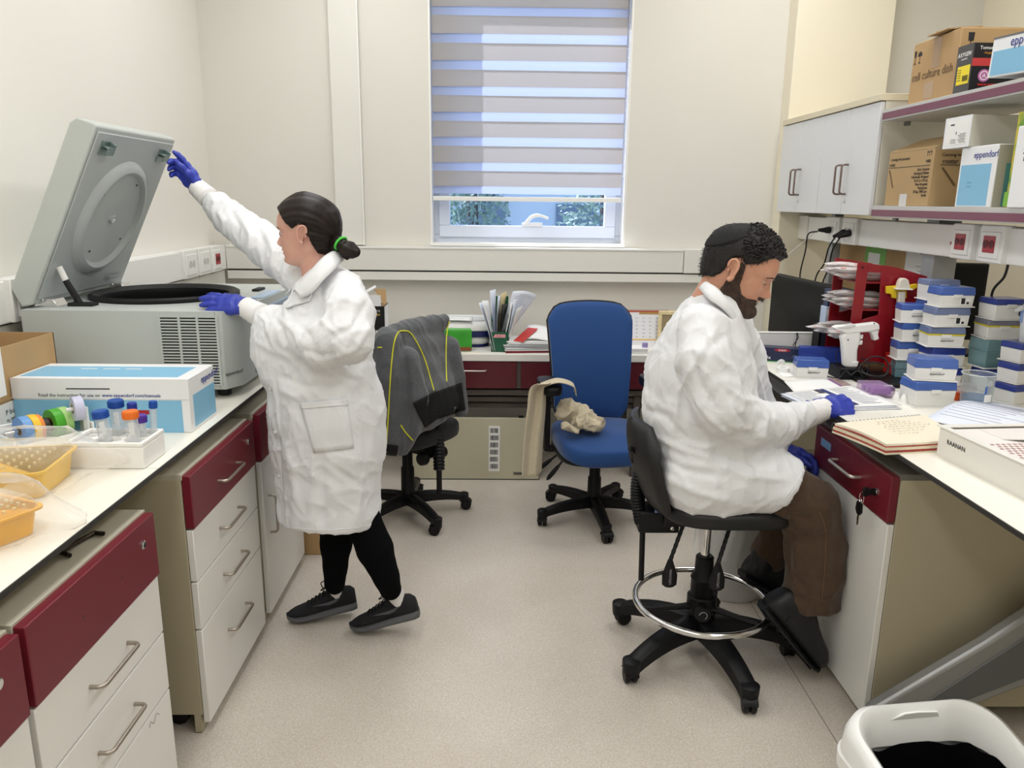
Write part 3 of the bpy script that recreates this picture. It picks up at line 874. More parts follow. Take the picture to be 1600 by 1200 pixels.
# open brown carton with its label
def brown_open():
 x1, y0, y1 = -1.464, 2.175, 2.515; sx, sy, sz = 0.25, y1 - y0, 0.262
 t = thing('cardboard_box', 'open brown cardboard box with a white label, between the sky-blue cartons and the centrifuge', 'box', (x1 - sx / 2, (y0 + y1) / 2, 0.9))
 w = 0.004
 s_ = MB().box(-sx / 2, -sy / 2, 0, sx / 2, -sy / 2 + w, sz).box(-sx / 2, sy / 2 - w, 0, sx / 2, sy / 2, sz)
 s_.box(-sx / 2, -sy / 2, 0, -sx / 2 + w, sy / 2, sz).box(sx / 2 - w, -sy / 2, 0, sx / 2, sy / 2, sz).box(-sx / 2, -sy / 2, 0, sx / 2, sy / 2, w)
 obj('body', s_, M_card, t)
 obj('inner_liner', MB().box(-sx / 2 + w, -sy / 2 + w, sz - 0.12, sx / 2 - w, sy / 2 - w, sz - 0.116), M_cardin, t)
 obj('flap_edge', MB().box(sx / 2, -sy / 2, sz * .40, sx / 2 + 0.003, sy / 2, sz * .42), M_card, t)
 obj('paper_label', MB().box(sx / 2, -sy / 2 + .02, 0.01, sx / 2 + .0015, .10, .098), M_label, t)
 f = sx / 2 + .0017
 text('P bucket', 0.022, M_ink, t, (f, -.125, 0.062), (0, 1, 0), (0, 0, 1))
 text('4 pcs', 0.020, M_ink, t, (f, .012, 0.072), (0, 1, 0), (0, 0, 1))
 text('No. 5895\nEtiketten 5810', 0.0105, M_ink, t, (f, -.125, 0.042), (0, 1, 0), (0, 0, 1))
 obj('label_mark', MB().box(sx / 2 + .0015, .074, 0.03, sx / 2 + .002, .088, .055), M_ink, t)
brown_open()
def side_carton(z, sz, x1, y0, y1, label, full=False):
 sx = 0.22; sy = y1 - y0
 t = thing('carton', label, 'box', (x1 - sx / 2, (y0 + y1) / 2, z))
 obj('body', MB().box(-sx / 2, -sy / 2, 0, sx / 2, sy / 2, sz), M_boxw, t, bevel=0.003)
 patch(t, 'right', sx, sy, sz, .0, .86, .02, .6, M_boxb, 'blue_side_panel')
 patch(t, 'front', sx, sy, sz, .04, .96, .02, .6, M_boxb, 'blue_front_panel')
 text('eppendorf', 0.056, M_navy, t, (sx / 2 + 0.001, sy / 2 - 0.012, sz * .74), (0, 1, 0), (0, 0, 1), 'RIGHT', bold=0.0)
 if full:
  obj('paper_label', MB().box(sx / 2, -sy / 2 + .0, sz * .14, sx / 2 + 0.0014, sy / 2 - 0.085, sz * .40), M_label, t)
  b_ = MB()
  for k in range(3): b_.box(sx / 2, sy / 2 - 0.16 + .022 * k, sz * .17, sx / 2 + 0.0018, sy / 2 - 0.146 + .022 * k, sz * .21)
  b_.box(sx / 2, -sy / 2 + .02, sz * .33, sx / 2 + 0.0018, sy / 2 - 0.1, sz * .335)
  obj('label_print', b_, M_ink, t)
 return t
side_carton(0.9, 0.135, -1.435, 1.86, 2.155, 'lower sky-blue and white carton at the end of the worktop, another carton on top')
side_carton(1.0355, 0.152, -1.42, 1.86, 2.175, 'upper sky-blue and white carton stacked at the worktop end, label on its side', True)

# ------------------------------------------------------------------ tape dispenser with six rolls
def roll(c, axis, r, w, hole, color, label, core='7a5a3a', name='tape_roll'):
 t = thing(name, label, 'tape', c)
 m_ = mat('tape_' + color, color, 0.4)
 b = MB().lathe([(hole, -w / 2), (r, -w / 2), (r, w / 2), (hole, w / 2), (hole, -w / 2)], (0, 0, 0), axis, 40, False, False)
 obj('tape', b, m_, t, bevel=0.0008)
 b = MB().lathe([(hole - .003, -w / 2 - .0005), (hole + .0005, -w / 2 - .0005), (hole + .0005, w / 2 + .0005), (hole - .003, w / 2 + .0005), (hole - .003, -w / 2 - .0005)], (0, 0, 0), axis, 32, False, False)
 obj('core', b, mat('core_' + core, core, 0.7), t)
 return t
def tapes():
 ax = Vector((0.55, 0.83, 0)).normalized(); z = 0.945
 base = Vector((-1.360, 2.130, z)); px = Vector((ax.y, -ax.x, 0))
 t = thing('tape_dispenser', 'white tape dispenser tray holding a rod of coloured tape rolls', 'dispenser', (-1.30, 2.25, 0.9), world=True)
 c = base + ax * .05 + px * .012; c.z = .9
 b = MB()
 b.obox(c + Vector((0, 0, .003)), ax, px, (0, 0, 1), .11, .062, .003)
 b.obox(c - px * .062 + Vector((0, 0, .03)), ax, px, (0, 0, 1), .11, .003, .03)
 b.obox(c + px * .062 + Vector((0, 0, .012)), ax, px, (0, 0, 1), .11, .003, .012)
 b.obox(c - ax * .11 + Vector((0, 0, .022)), ax, px, (0, 0, 1), .003, .062, .022)
 b.obox(c + ax * .11 + Vector((0, 0, .022)), ax, px, (0, 0, 1), .003, .062, .022)
 obj('tray', b, M_white, t, bevel=.002)
 obj('rod', MB().cyl(base - ax * .05, base + ax * .155, .006, n=12), M_chrome, t)
 for s_, r, w, hole, col, lab in ((0, .040, .024, .014, '6f9fd8', 'blue tape roll nearest the plastic bag on the dispenser rod'),
        (.023, .040, .020, .014, 'f0c330', 'yellow tape roll between the blue and orange rolls'),
        (.039, .037, .011, .014, 'e8862d', 'thin orange tape roll beside the yellow roll'),
        (.056, .022, .020, .010, '3a2d28', 'small black tape roll between the orange and green rolls'),
        (.086, .043, .026, .020, '4fae2f', 'bright green tape roll in the middle of the rod'),
        (.111, .043, .022, .020, 'b7e28d', 'pale lime tape roll beside the bright green roll')):
  roll(base + ax * s_, ax, r, w, hole, col, lab)
 lv = at(121, 638, y=2.205)
 obj('roll_peg', MB().cyl(lv - Vector((.75, .66, 0)) * .03, lv + Vector((.75, .66, 0)) * .02, .006, n=10).box(lv.x + .008, lv.y + .008, .9, lv.x + .02, lv.y + .02, lv.z), M_white, t)
 roll(lv, Vector((.75, .66, 0)), .036, .026, .016, 'c9c8e0', 'lavender tape roll standing apart behind the end of the dispenser', 'a39a8c')
 st = MB().grid(lambda u, v: base + ax * (.10 + .02 * v) + px * (.035 + .09 * u) + Vector((0, 0, -.030 + .008 * math.sin(u * 3) - .006 * v)), 8, 3)
 obj('tape_end', st, mat('tape_4fae2f', '4fae2f', .4), t, solid=.0006)
tapes()

# ------------------------------------------------------------------ foam rack with tubes
M_foam = mat('white_foam', 'f4f3ef', 0.75, bump=(90, 0.15))
M_tube = film('clear_tube', 'f1f4f6', 0.38, 0.25, 0.5)
M_tubelid = {}
def foam_rack():
 sx, sy, sz = 0.205, 0.135, 0.072
 cx, cy = -1.035, 2.0
 t = thing('foam_rack', 'white foam tube rack standing on the worktop beside the bagged yellow tip rack', 'rack', (cx, cy, 0.9))
 b = MB().box(-sx / 2, -sy / 2, 0, sx / 2, sy / 2, sz - .012)
 obj('block', b, M_foam, t, bevel=0.004)
 r = MB().box(-sx / 2, -sy / 2, sz - .012, sx / 2, -sy / 2 + .01, sz).box(-sx / 2, sy / 2 - .01, sz - .012, sx / 2, sy / 2, sz)
 r.box(-sx / 2, -sy / 2 + .01, sz - .012, -sx / 2 + .01, sy / 2 - .01, sz).box(sx / 2 - .01, -sy / 2 + .01, sz - .012, sx / 2, sy / 2 - .01, sz)
 obj('rim', r, M_foam, t, bevel=0.003)
 h = MB()
 for i in range(5):
  for j in range(3):
   h.lathe([(0.0, 0.0008), (0.015, 0.0008)], (-0.078 + .039 * i, -.038 + .038 * j, sz - .012), (0, 0, 1), 14, False, False)
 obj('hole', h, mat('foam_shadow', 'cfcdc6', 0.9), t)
foam_rack()
def falcon(x, y, z, h, r, cap, label, lean=(0, 0), capname='cap'):
 t = thing('centrifuge_tube', label, 'tube', (x, y, z)); t.rotation_euler = (lean[0], lean[1], 0)
 prof = [(r * .97, 0), (r, 0.002), (r, h)]
 obj('barrel', MB().lathe(prof, (0, 0, 0), (0, 0, 1), 22, True, False), M_tube, t, smooth=50)
 k = MB()
 n = 30
 k.lathe([(r * 1.02, h - 0.012), (r * 1.2, h - 0.012), (r * 1.22, h - .01), (r * 1.2, h + 0.006), (r * 1.12, h + 0.0085), (0.0, h + 0.0085)], (0, 0, 0), (0, 0, 1), n, False, True)
 c = obj('cap', k, mat('cap_' + cap, cap, 0.4), t, smooth=50)
 rb = MB()
 for i in range(24):
  a = 2 * PI * i / 24; rb.obox((r * 1.215 * math.cos(a), r * 1.215 * math.sin(a), h - .003), (math.cos(a), math.sin(a), 0), (-math.sin(a), math.cos(a), 0), (0, 0, 1), .0008, .0012, .008)
 obj('cap_ribs', rb, mat('cap_' + cap, cap, .4), c)
 g = MB()
 for i in range(6): g.tube([(r * 1.01 * math.cos(a), r * 1.01 * math.sin(a), h * (.3 + .09 * i)) for a in [(-2.4 + .16 * q) for q in range(7 if i % 2 else 4)]], 0.0005, 4)
 obj('scale_marks', g, mat('scale_grey', '8f98a0', .6), t)
 if r > 0.012:
  w_ = MB().grid(lambda u, v: (r * 1.008 * math.cos(-1.6 + u * .8), r * 1.008 * math.sin(-1.6 + u * .8), h * (.3 + .45 * v)), 6, 2)
  obj('writing_patch', w_, mat('frosted_patch', 'dfe3e6', .6), t)
 return t
zf = 0.9615
falcon(-1.052, 1.985, zf, 0.076, 0.0165, '1c50a8', 'tall tube with a wide blue cap, leaning, nearest the plastic bag', (0.0, -0.10))
falcon(-1.050, 2.05, zf, 0.088, 0.0165, '1b4c9f', 'tall tube with a blue cap and printed scale, upright behind the leaning tube', (0.02, 0.02))
falcon(-0.974, 1.975, zf, 0.078, 0.0165, 'ee7a2a', 'tube with an orange screw cap in the foam rack', (0.0, -.02))
falcon(-0.979, 2.035, zf, 0.05, 0.0125, '5a3aa6', 'short tube with a purple cap behind the orange-capped tube', (0.0, .03))
falcon(-0.954, 2.05, zf, 0.085, 0.0085, '1f54ae', 'thin tube with a small blue cap at the far end of the foam rack', (-0.03, .06))
falcon(-1.012, 2.06, zf, 0.078, 0.010, '2b3f9e', 'narrow tube with dark blue cap half hidden behind the orange-capped tube', (0.02, .03))

# ------------------------------------------------------------------ yellow tip racks in clear plastic bags
M_yel = mat('yellow_plastic', 'f0c44e', 0.3, noise=(20, 0.05))
M_yel2 = mat('yellow_orange_plastic', 'efb234', 0.3, noise=(20, 0.05))
M_bag = film('clear_bag', 'faf8f5', 0.06, 0.12, 1.0)
def tip_rack(c, rz, sx, sy, sz, label, m_):
 t = thing('tip_rack', label, 'tip rack', c, rz)
 def ring(z, ins, rad=0.022):
  pts = []
  for cx_, cy_, a0 in ((1, 1, 0), (-1, 1, 90), (-1, -1, 180), (1, -1, 270)):
   for k in range(5):
    a = math.radians(a0 + 22.5 * k)
    pts.append((cx_ * (sx / 2 - ins - rad) + rad * math.cos(a), cy_ * (sy / 2 - ins - rad) + rad * math.sin(a), z))
  return pts
 def shell(levels):
  b = MB(); vs = []; fs = []
  for z, i in levels: vs += ring(z, i)
  n = 20
  for l in range(len(levels) - 1):
   for k in range(n): fs.append((l * n + k, l * n + (k + 1) % n, (l + 1) * n + (k + 1) % n, (l + 1) * n + k))
  fs.append(tuple(range(n - 1, -1, -1))); fs.append(tuple((len(levels) - 1) * n + k for k in range(n)))
  return b.add(vs, fs)
 obj('base', shell([(0, .016), (sz * .62, .008), (sz * .64, .0)]), m_, t, smooth=35)
 obj('deck', shell([(sz * .64, -.002), (sz * .70, -.002)]), m_, t, smooth=35)
 obj('lid', shell([(sz * .70, .004), (sz * .93, .012), (sz, .022)]), film('rack_lid_' + m_.name, 'fdf6e2', 0.06, 0.12, .8), t, smooth=35)
 h = MB()
 for i in range(8):
  for j in range(6):
   h.lathe([(0.0035, 0), (0.0035, .006), (0.0, .006)], ((i - 3.5) * sx * .1, (j - 2.5) * sy * .13, sz * .70), (0, 0, 1), 8)
 s = obj('tip_heads', h, mat('tip_cream', 'e8d59a', 0.5), t); s['kind'] = 'stuff'
 return t
def bag(name, c, rz, sx, sy, sz, label, seed, tail):
 """clear bag collapsed over a box, with pinched corner and tail"""
 t = thing(name, label, 'bag', c, rz)
 rs = np.random.RandomState(seed)
 nu, nv = 56, 30
 V = []
 for j in range(nv):
  v = j / (nv - 1)
  for i in range(nu):
   u = 2 * PI * i / nu
   cu, su = math.cos(u), math.sin(u)
   e = 0.42
   bx = (abs(cu) ** e) * math.copysign(1, cu); by = (abs(su) ** e) * math.copysign(1, su)
   ph = PI * (v * 0.98 + 0.01)
   pr = math.sin(ph) ** 0.35; pz = 0.5 - 0.5 * math.cos(ph)
   V.append((bx * sx / 2 * pr, by * sy / 2 * pr, sz * (pz ** 0.8)))
 V = np.array(V)
 w = wobble(V, 75, seed, 7) * 0.005 + wobble(V, 150, seed + 3, 6) * 0.0025
 d = V - np.array([0, 0, sz / 2]); d /= np.linalg.norm(d, axis=1)[:, None]
 ridge = (1 - np.abs(wobble(V, 42, seed + 8, 4))) ** 6 * 0.010
 V = V + d * (w + ridge)[:, None]
 # tail: pull one side outward and flatten it
 tx = np.array(tail); k = np.clip((V @ (tx / np.linalg.norm(tx))) / (sx / 2) - 0.72, 0, .28) / .28
 V += (k ** 2)[:, None] * tx * .6
 V[:, 2] = np.maximum(V[:, 2] * (1 - .6 * k), 0.0012)
 fs = []
 for j in range(nv - 1):
  for i in range(nu): fs.append((j * nu + i, j * nu + (i + 1) % nu, (j + 1) * nu + (i + 1) % nu, (j + 1) * nu + i))
 b = MB(); b.add([tuple(p) for p in V], fs)
 obj('film', b, M_bag, t, smooth=180)
 return t
tip_rack((-1.222, 1.80, 0.9012), 0.13, 0.29, 0.215, 0.098, 'yellow tip rack with clear lid inside the farther plastic bag', M_yel)
bag('plastic_bag', (-1.20, 1.815, 0.9), 0.13, 0.375, 0.265, 0.125, 'crumpled clear plastic bag around the yellow tip rack beside the foam rack', 4, (0.09, 0.05, 0.0))
tip_rack((-1.085, 1.515, 0.9012), -0.45, 0.20, 0.16, 0.085, 'orange-yellow tip rack inside the bag nearest the worktop edge', M_yel2)
bag('plastic_bag', (-1.07, 1.515, 0.9), -0.45, 0.26, 0.215, 0.108, 'crumpled clear plastic bag around the orange-yellow rack at the worktop edge', 9, (0.05, 0.04, 0.0))

# carton on the floor behind the far base cabinet
t_ = carton('cardboard_box', 'small brown cardboard box on the floor behind the woman, past the base cabinet', (-0.93, 3.45, 0), 0.0, 0.24, 0.34, 0.24, M_card)
obj('seam', MB().box(-0.002, -0.17, 0.24, 0.002, 0.17, 0.2404), M_cardin, t_)


# ================================================================== BACK DESK AND CHAIRS
M_desk = mat('desk_laminate', 'efece4', 0.35)
M_dark = mat('dark_frame', '5b534c', 0.5)
M_mar2 = mat('maroon_desk', '5a1622', 0.35)
def desk():
 t = thing('desk', 'long white desk under the window with a row of maroon drawers', 'desk', (0.0, 4.62, 0), world=True)
 obj('desk_top', MB().box(-1.25, 4.28, 0.708, 2.28, 4.86, 0.75), M_desk, t, bevel=0.003)
 for k in range(5):
  x0 = -1.14 + 0.625 * k; x1 = x0 + 0.61
  x0, x1 = x0 + 0.01, x1 + 0.0
  d = obj('drawer', MB().box(x0, 4.286, 0.548, x1, 4.30, 0.704), M_mar2, t, bevel=0.002)
  xm = (x0 + x1) / 2
  if k in (1, 2, 3):
   xm = (-0.147, 0.4, 0.955)[k - 1]
   u_handle((xm - 0.068, 4.286, 0.655), (xm + 0.068, 4.286, 0.655), (0, -0.025, 0), 0.0045, parent=d, material=mat('pale_steel', 'c9c4bd', .35, .8))
 obj('drawer_box', MB().box(-1.13, 4.302, 0.552, 1.99, 4.78, 0.702), M_dark, t)
 f = MB()
 for z in (0.520, 0.470, 0.425):
  obj('rail', MB().box(-1.12, 4.31 + (0.52 - z) * .6, z - 0.014, 2.0, 4.36 + (0.52 - z) * .6, z + 0.014), M_dark, t, bevel=0.002)
 for x in (-1.18, 0.8, 2.2):
  obj('leg', MB().box(x - 0.02, 4.33, 0, x + 0.02, 4.37, 0.708), M_dark, t, bevel=0.002)
  obj('leg', MB().box(x - 0.02, 4.78, 0, x + 0.02, 4.82, 0.708), M_dark, t, bevel=0.002)
desk()
def panel_board():
 t = thing('leaning_panel', 'loose beige cabinet door leaning upside down under the desk, barcode sheet stuck on it', 'door panel', (-0.13, 4.29, 0), world=True)
 lean = 0.03
 def P(x, z, o=0): return (x, 4.27 + lean * z / .37 - o, z)
 obj('panel', MB().prism([P(-0.505, 0.004), P(0.232, 0.004), P(0.232, .368), P(-0.505, .368)], (0, 0.018, 0)), mat('beige_panel', 'c6c0a6', 0.45), t, bevel=0.002)
 obj('dark_edge', MB().prism([P(-0.508, 0), P(0.236, 0), P(0.236, .006), P(-0.508, .006)], (0, 0.02, 0)), M_edge, t)
 obj('barcode_sheet', MB().prism([P(-0.062, .052, .001), P(0.002, .052, .001), P(0.002, .322, .001), P(-.062, .322, .001)], (0, 0.001, 0)), M_label, t)
 rs = random.Random(2)
 for k in range(6):
  z0 = 0.068 + 0.0425 * k; x = -0.054; b = MB()
  while x < -0.008:
   w = rs.choice([0.0012, 0.002, 0.003]); b.prism([P(x, z0, .0016), P(x + w, z0, .0016), P(x + w, z0 + .028, .0016), P(x, z0 + .028, .0016)], (0, 0.0004, 0)); x += w + rs.choice([.001, .0018])
  s = obj('barcode', b, M_ink, t); s['kind'] = 'stuff'
 h = MB(); h.prism([P(0.082, .032, .004), P(0.15, .032, .004), P(0.15, .05, .004), P(0.082, .05, .004)], (0, 0.004, 0))
 obj('recessed_handle', h, mat('handle_grey', '8b877a', .4, .4), t, bevel=0.002)
 h = MB(); h.prism([P(0.089, .037, .0055), P(0.15, .037, .0055), P(0.15, .045, .0055), P(0.089, .045, .0055)], (0, 0.002, 0))
 obj('handle_slot', h, mat('slot_dark', '4b483f', .6), t)
 obj('catch', MB().prism([P(0.11, .37, -.004), P(.14, .37, -.004), P(.14, .38, -.004), P(.11, .38, -.004)], (0, .01, 0)), M_black, t)
panel_board()

# monitor carton
def screen_carton():
 P = at(585, 546, z=0.75)
 x0, x1, y0, y1, z0, z1 = -0.84, -0.665, 4.40, 4.56, 0.75, 1.0
 t = thing('carton', 'black carton with an open brown flap standing on the desk behind the woman', 'box', ((x0 + x1) / 2, (y0 + y1) / 2, z0), world=True)
 obj('body', MB().box(x0, y0, z0, x1, y1, z1), mat('carton_black', '1b1b1d', 0.4), t, bevel=0.002)
 obj('white_side', MB().box(x1, y0 + .012, z0 + .02, x1 + 0.001, y1 - .01, z1 - 0.005), M_boxw, t)
 obj('top_band', MB().box(x0, y0 - 0.001, z1 - .0, x1 - .018, y0 + 0.003, z1 + 0.062), M_boxw, t)
 obj('flap', MB().prism([(x1 - .018, y0 + .09, z1), (x1, y0 + .09, z1), (x1 - 0.005, y0 + .12, z1 + .085), (x1 - .075, y0 + .12, z1 + .085)], (0, 0.003, 0)), M_card, t)
 obj('flap', MB().prism([(x1 - .12, y0 + .05, z1 + .06), (x1 - .05, y0 + .05, z1 + .10), (x1 - .06, y0 + .08, z1 + .108), (x1 - .13, y0 + .08, z1 + .068)], (0, 0.0, 0.004)), M_boxw, t)
 obj('inside', MB().box(x1 - .05, y0 + .005, z1 - .002, x1 - .002, y1 - .005, z1 + .0005), M_cardin, t)
 text('EXPANSION', 0.017, mat('gold_print', 'd8b13a', 0.5), t, (x1 - .024, y0 - 0.0006, z1 - 0.055), (1, 0, 0), (0, 0, 1), 'RIGHT', bold=.02)
 text('SEAGATE', 0.015, M_label, t, (x1 - .024, y0 - 0.0006, z1 - 0.033), (1, 0, 0), (0, 0, 1), 'RIGHT')
 obj('small_label', MB().box(x1 - .05, y0 - .0006, z0 + .085, x1 - .03, y0, z0 + .11), M_label, t)
 d = MB()
 for k in range(3): d.box(x1 - .07, y0 - .0006, z0 + .035 + .01 * k, x1 - .03, y0, z0 + .038 + .01 * k)
 o = obj('small_print', d, mat('grey_print', '9a9a9a', .6), t); o['kind'] = 'stuff'
screen_carton()

def incubator():
 c = at(745, 540, z=0.75); cx, cy = -0.222, 4.60
 t = thing('bench_device', 'rounded white device with a navy band on the desk, green packet in front of it', 'device', (cx, cy, 0.75))
 def rr(sx, sy, z0, z1, r):
  b = MB(); vs = []; n = 32
  lv = [(z0, r), (z0 + .012, 0), (z1 - .02, 0), (z1, r)]
  for z, ins in lv:
   for k in range(n):
    a = 2 * PI * k / n; e = 0.5
    vs.append(((sx / 2 - ins) * math.copysign(abs(math.cos(a)) ** e, math.cos(a)), (sy / 2 - ins) * math.copysign(abs(math.sin(a)) ** e, math.sin(a)), z))
  fs = [(l * n + k, l * n + (k + 1) % n, (l + 1) * n + (k + 1) % n, (l + 1) * n + k) for l in range(3) for k in range(n)]
  fs += [tuple(range(n - 1, -1, -1)), tuple(3 * n + k for k in range(n))]
  return b.add(vs, fs)
 obj('foot_band', rr(0.31, 0.24, 0, 0.02, .004), mat('navy_plastic', '1a2560', .35), t, smooth=50)
 obj('base', rr(0.32, 0.26, 0.018, 0.068, .01), M_white, t, smooth=50)
 obj('band', rr(0.355, 0.275, 0.062, 0.096, .004), mat('navy_plastic', '1a2560', .35), t, smooth=50)
 obj('lid', rr(0.36, 0.28, 0.09, 0.15, .02), M_white, t, smooth=50)
 obj('lid_top', rr(0.30, 0.22, 0.148, 0.155, .006), mat('pale_grey_plastic', 'dfe3e4', .35), t, smooth=50)
incubator()
gp = thing('packet', 'bright green packet leaning against the white device on the desk', 'packet', (-0.255, 4.345, 0.75))
obj('pouch', MB().prism([(-.10, 0, 0.004), (.093, 0, 0.004), (.093, .012, .118), (-.10, .012, .118)], (0, 0.012, 0)), mat('green_packet', '3f9e35', .3, noise=(14, .15)), gp, bevel=0.004)
obj('top_fold', MB().prism([(-.10, .012, .118), (.093, .012, .118), (.085, .05, .124), (-.10, .05, .124)], (0, 0, .003)), mat('green_packet_top', '4fae3f', .3), gp)
obj('red_print', MB().box(0.02, -.0012, .006, .09, .0, .026), mat('packet_red', '8c4a2a', .5), gp)
pp = thing('paper_sheet', 'white printed sheet lying on top of the white device', 'paper', (-0.27, 4.55, 0.9056))
sh = MB().grid(lambda u, v: (-.105 + .21 * u, -.09 + .16 * v, .004 + .004 * math.sin(u * 3)), 8, 5)
obj('sheet', sh, M_paper, pp, solid=.0006)
def scribble(parent, x0, x1, ys, z, m_=None, w=.0014, seed=1, slope=None, nm='print_lines'):
 rs = random.Random(seed); b = MB()
 for y in ys:
  x = x0
  while x < x1 - .004:
   l = rs.uniform(.008, .03); l = min(l, x1 - x)
   zz = z(x, y) if callable(z) else z
   b.add([(x, y, zz), (x + l, y, zz), (x + l, y + w, zz), (x, y + w, zz)], [(0, 1, 2, 3)]); x += l + rs.uniform(.002, .006)
 o = obj(nm, b, m_ or mat('grey_print', '9a9a9a', .6), parent, smooth=0); o['kind'] = 'stuff'
 return o
scribble(pp, -.08, .06, [-.06 + .016 * k for k in range(6)], .0092, seed=3)

# green magazine holder with its papers
def holder():
 x0, x1, y0, y1, z = -0.052, 0.048, 4.345, 4.60, 0.75
 t = thing('magazine_holder', 'dark green magazine holder stuffed with papers, pink sticker on its front', 'holder', ((x0 + x1) / 2, (y0 + y1) / 2, z), world=True)
 m_ = mat('green_board', '1f5a3f', 0.45, noise=(20, .05)); w = .004
 obj('front_panel', MB().box(x0, y0, z, x1, y0 + w, z + .115), m_, t, bevel=.001)
 obj('back_panel', MB().box(x0, y1 - w, z, x1, y1, z + .29), m_, t, bevel=.001)
 for x in (x0, x1 - w):
  obj('side_panel', MB().prism([(x, y0, z), (x, y1, z), (x, y1, z + .29), (x, y1 - .03, z + .29), (x, y0 + .03, z + .115), (x, y0, z + .115)], (w, 0, 0)), m_, t)
 obj('base_panel', MB().box(x0, y0, z, x1, y1, z + w), m_, t)
 obj('sticker', MB().prism([(x0 + .012, y0 - .001, z + .083), (x1 - .018, y0 - .001, z + .083), (x1 - .018, y0 - .001, z + .102), (x0 + .022, y0 - .001, z + .102)], (0, .001, 0)), mat('pink_sticker', 'e9a3a8', .5), t)
 text('Dr. Sh.', .012, mat('sticker_ink', 'c25a66', .6), t, (x0 + .03, y0 - .0012, z + .088), (1, 0, 0), (0, 0, 1))
holder()
def leaning_sheet(xb, yb, xt, yt, zt, w, label, m_, curl=0.0, th=.0012, lines=True, seed=0, cut=0):
 """a sheet standing in the holder: lower edge at (xb,yb), upper edge at (xt,yt,zt), width along Y"""
 t = thing('paper_sheet', label, 'paper', (xb, yb, 0.756))
 def f(u, v):
  x = (xt - xb) * v + curl * math.sin(v * PI * .5) * (u - .5)
  return (x + .006 * math.sin(v * 3 + seed) + .035 * (u - .5) * v, (yt - yb) * v + w * (u - .5) * .9, (zt - .756) * v * (1 - cut * u))
 obj('sheet', MB().grid(f, 8, 9), m_, t, solid=th)
M_paperb = mat('paper_bluish', 'e4e9f4', .7)
labs = ['leftmost white sheet fanned out of the green holder', 'white sheet second from the left in the green holder', 'tallest thin white sheet at the left of the holder',
  'bluish sheet just left of the dark folder in the holder', 'cream envelope sticking out of the middle of the holder', 'black folder standing in the middle of the green holder',
  'thick white document right of the black folder', 'white document leaning right in the holder, below the curled sheet', 'rightmost white sheet leaning over the holder side']
spec = [(-.040, 4.395, -.105, 4.395, 1.03, .12, M_paperb), (-.034, 4.40, -.082, 4.40, 1.045, .14, M_paper), (-.028, 4.5, -.038, 4.5, 1.088, .10, M_paperb),
  (-.015, 4.47, .005, 4.47, 1.066, .16, M_paperb), (.0, 4.52, .018, 4.52, 1.07, .13, mat('cream_envelope', 'e3cf9e', .7)), (-.006, 4.44, .02, 4.44, 1.02, .16, M_black),
  (.008, 4.42, .075, 4.42, 1.03, .15, M_paper), (.02, 4.45, .10, 4.45, 1.045, .16, M_paperb), (.03, 4.40, .118, 4.40, 1.0, .14, M_paper)]
for i, (a, b, c, d, e, w, m_) in enumerate(spec):
 leaning_sheet(a, b, c, d, e, w, labs[i], m_, seed=i, th=.004 if i in (6, 7) else .0014, cut=.05 if i % 2 else -.0)
def curled():
 t = thing('paper_sheet', 'large printed sheet curling out of the top right of the green holder', 'paper', (0.03, 4.50, 0.80))
 def f(u, v):
  a = -.5 + 1.3 * u
  return (-.005 + .11 * v + (.055 + .055 * v) * (u - .45) * 1.3, -.055 * math.cos(a * 1.5) - .04 * v + .04, .02 + .265 * v + .035 * math.sin(u * 2.2) - .055 * u * v)
 g = MB().grid(f, 14, 12); obj('sheet', g, M_paperb, t, solid=.0008)
 b = MB(); rs = random.Random(4)
 for k in range(9):
  v = .55 + .045 * k; u0 = rs.uniform(.12, .4); u1 = rs.uniform(.6, .9)
  pts = [Vector(f(u0 + (u1 - u0) * q / 6, v)) + Vector((0, -.0012, .0)) for q in range(7)]
  b.tube(pts, .0007, 4)
 o = obj('print_lines', b, mat('blue_grey_print', '9fa8bd', .6), t); o['kind'] = 'stuff'
curled()

# pile of papers with a red folder
def pile():
 x, y = 0.165, 4.42
 z = 0.75
 rs = random.Random(8)
 lab = ['maroon folder at the bottom of the paper pile beside the holder', 'creased white sheets low in the paper pile', 'grey-white stapled papers in the middle of the pile', 'loose white papers near the top of the pile']
 cols = ['8a2230', 'e8e8e6', 'cfd0d2', 'eeeeec']
 for i in range(4):
  t = thing('paper_stack', lab[i], 'papers', (x + rs.uniform(-.012, .012), y, z), rs.uniform(-.18, .12))
  h = [.012, .016, .014, .02][i]
  b = MB()
  for k in range(5):
   o = rs.uniform(-.008, .008); q = rs.uniform(-.006, .006)
   b.box(-.13 + o, -.10 + q, h * k / 5, .13 + o, .10 + q, h * (k + .85) / 5)
  o = obj('sheets', b, mat('stack_' + cols[i], cols[i], .7), t); o['kind'] = 'stuff'
  z += h + .0006
 t = thing('folder', 'red cardboard folder slanting on the paper pile beside the green holder', 'folder', (0.13, 4.37, z), -.5)
 obj('cover', MB().prism([(-.035, -.05, .0), (.03, -.05, .0), (.045, .10, .055), (-.02, .10, .055)], (0, .004, .003)), mat('red_folder', 'bf3a35', .45), t)
 t = thing('paper_sheet', 'white printed sheets sloping on top of the pile beside the blue chair', 'paper', (0.215, 4.41, z), -.1)
 obj('sheet', MB().grid(lambda u, v: (-.07 + .16 * u, -.06 + .16 * v, .008 + .055 * v + .006 * math.sin(u * 5)), 8, 6), M_paper, t, solid=.0015)
 scribble(t, -.04, .06, [-.02 + .022 * k for k in range(5)], lambda x_, y_: .0115 + .055 * (y_ + .06) / .16 + .006, seed=6)
pile()

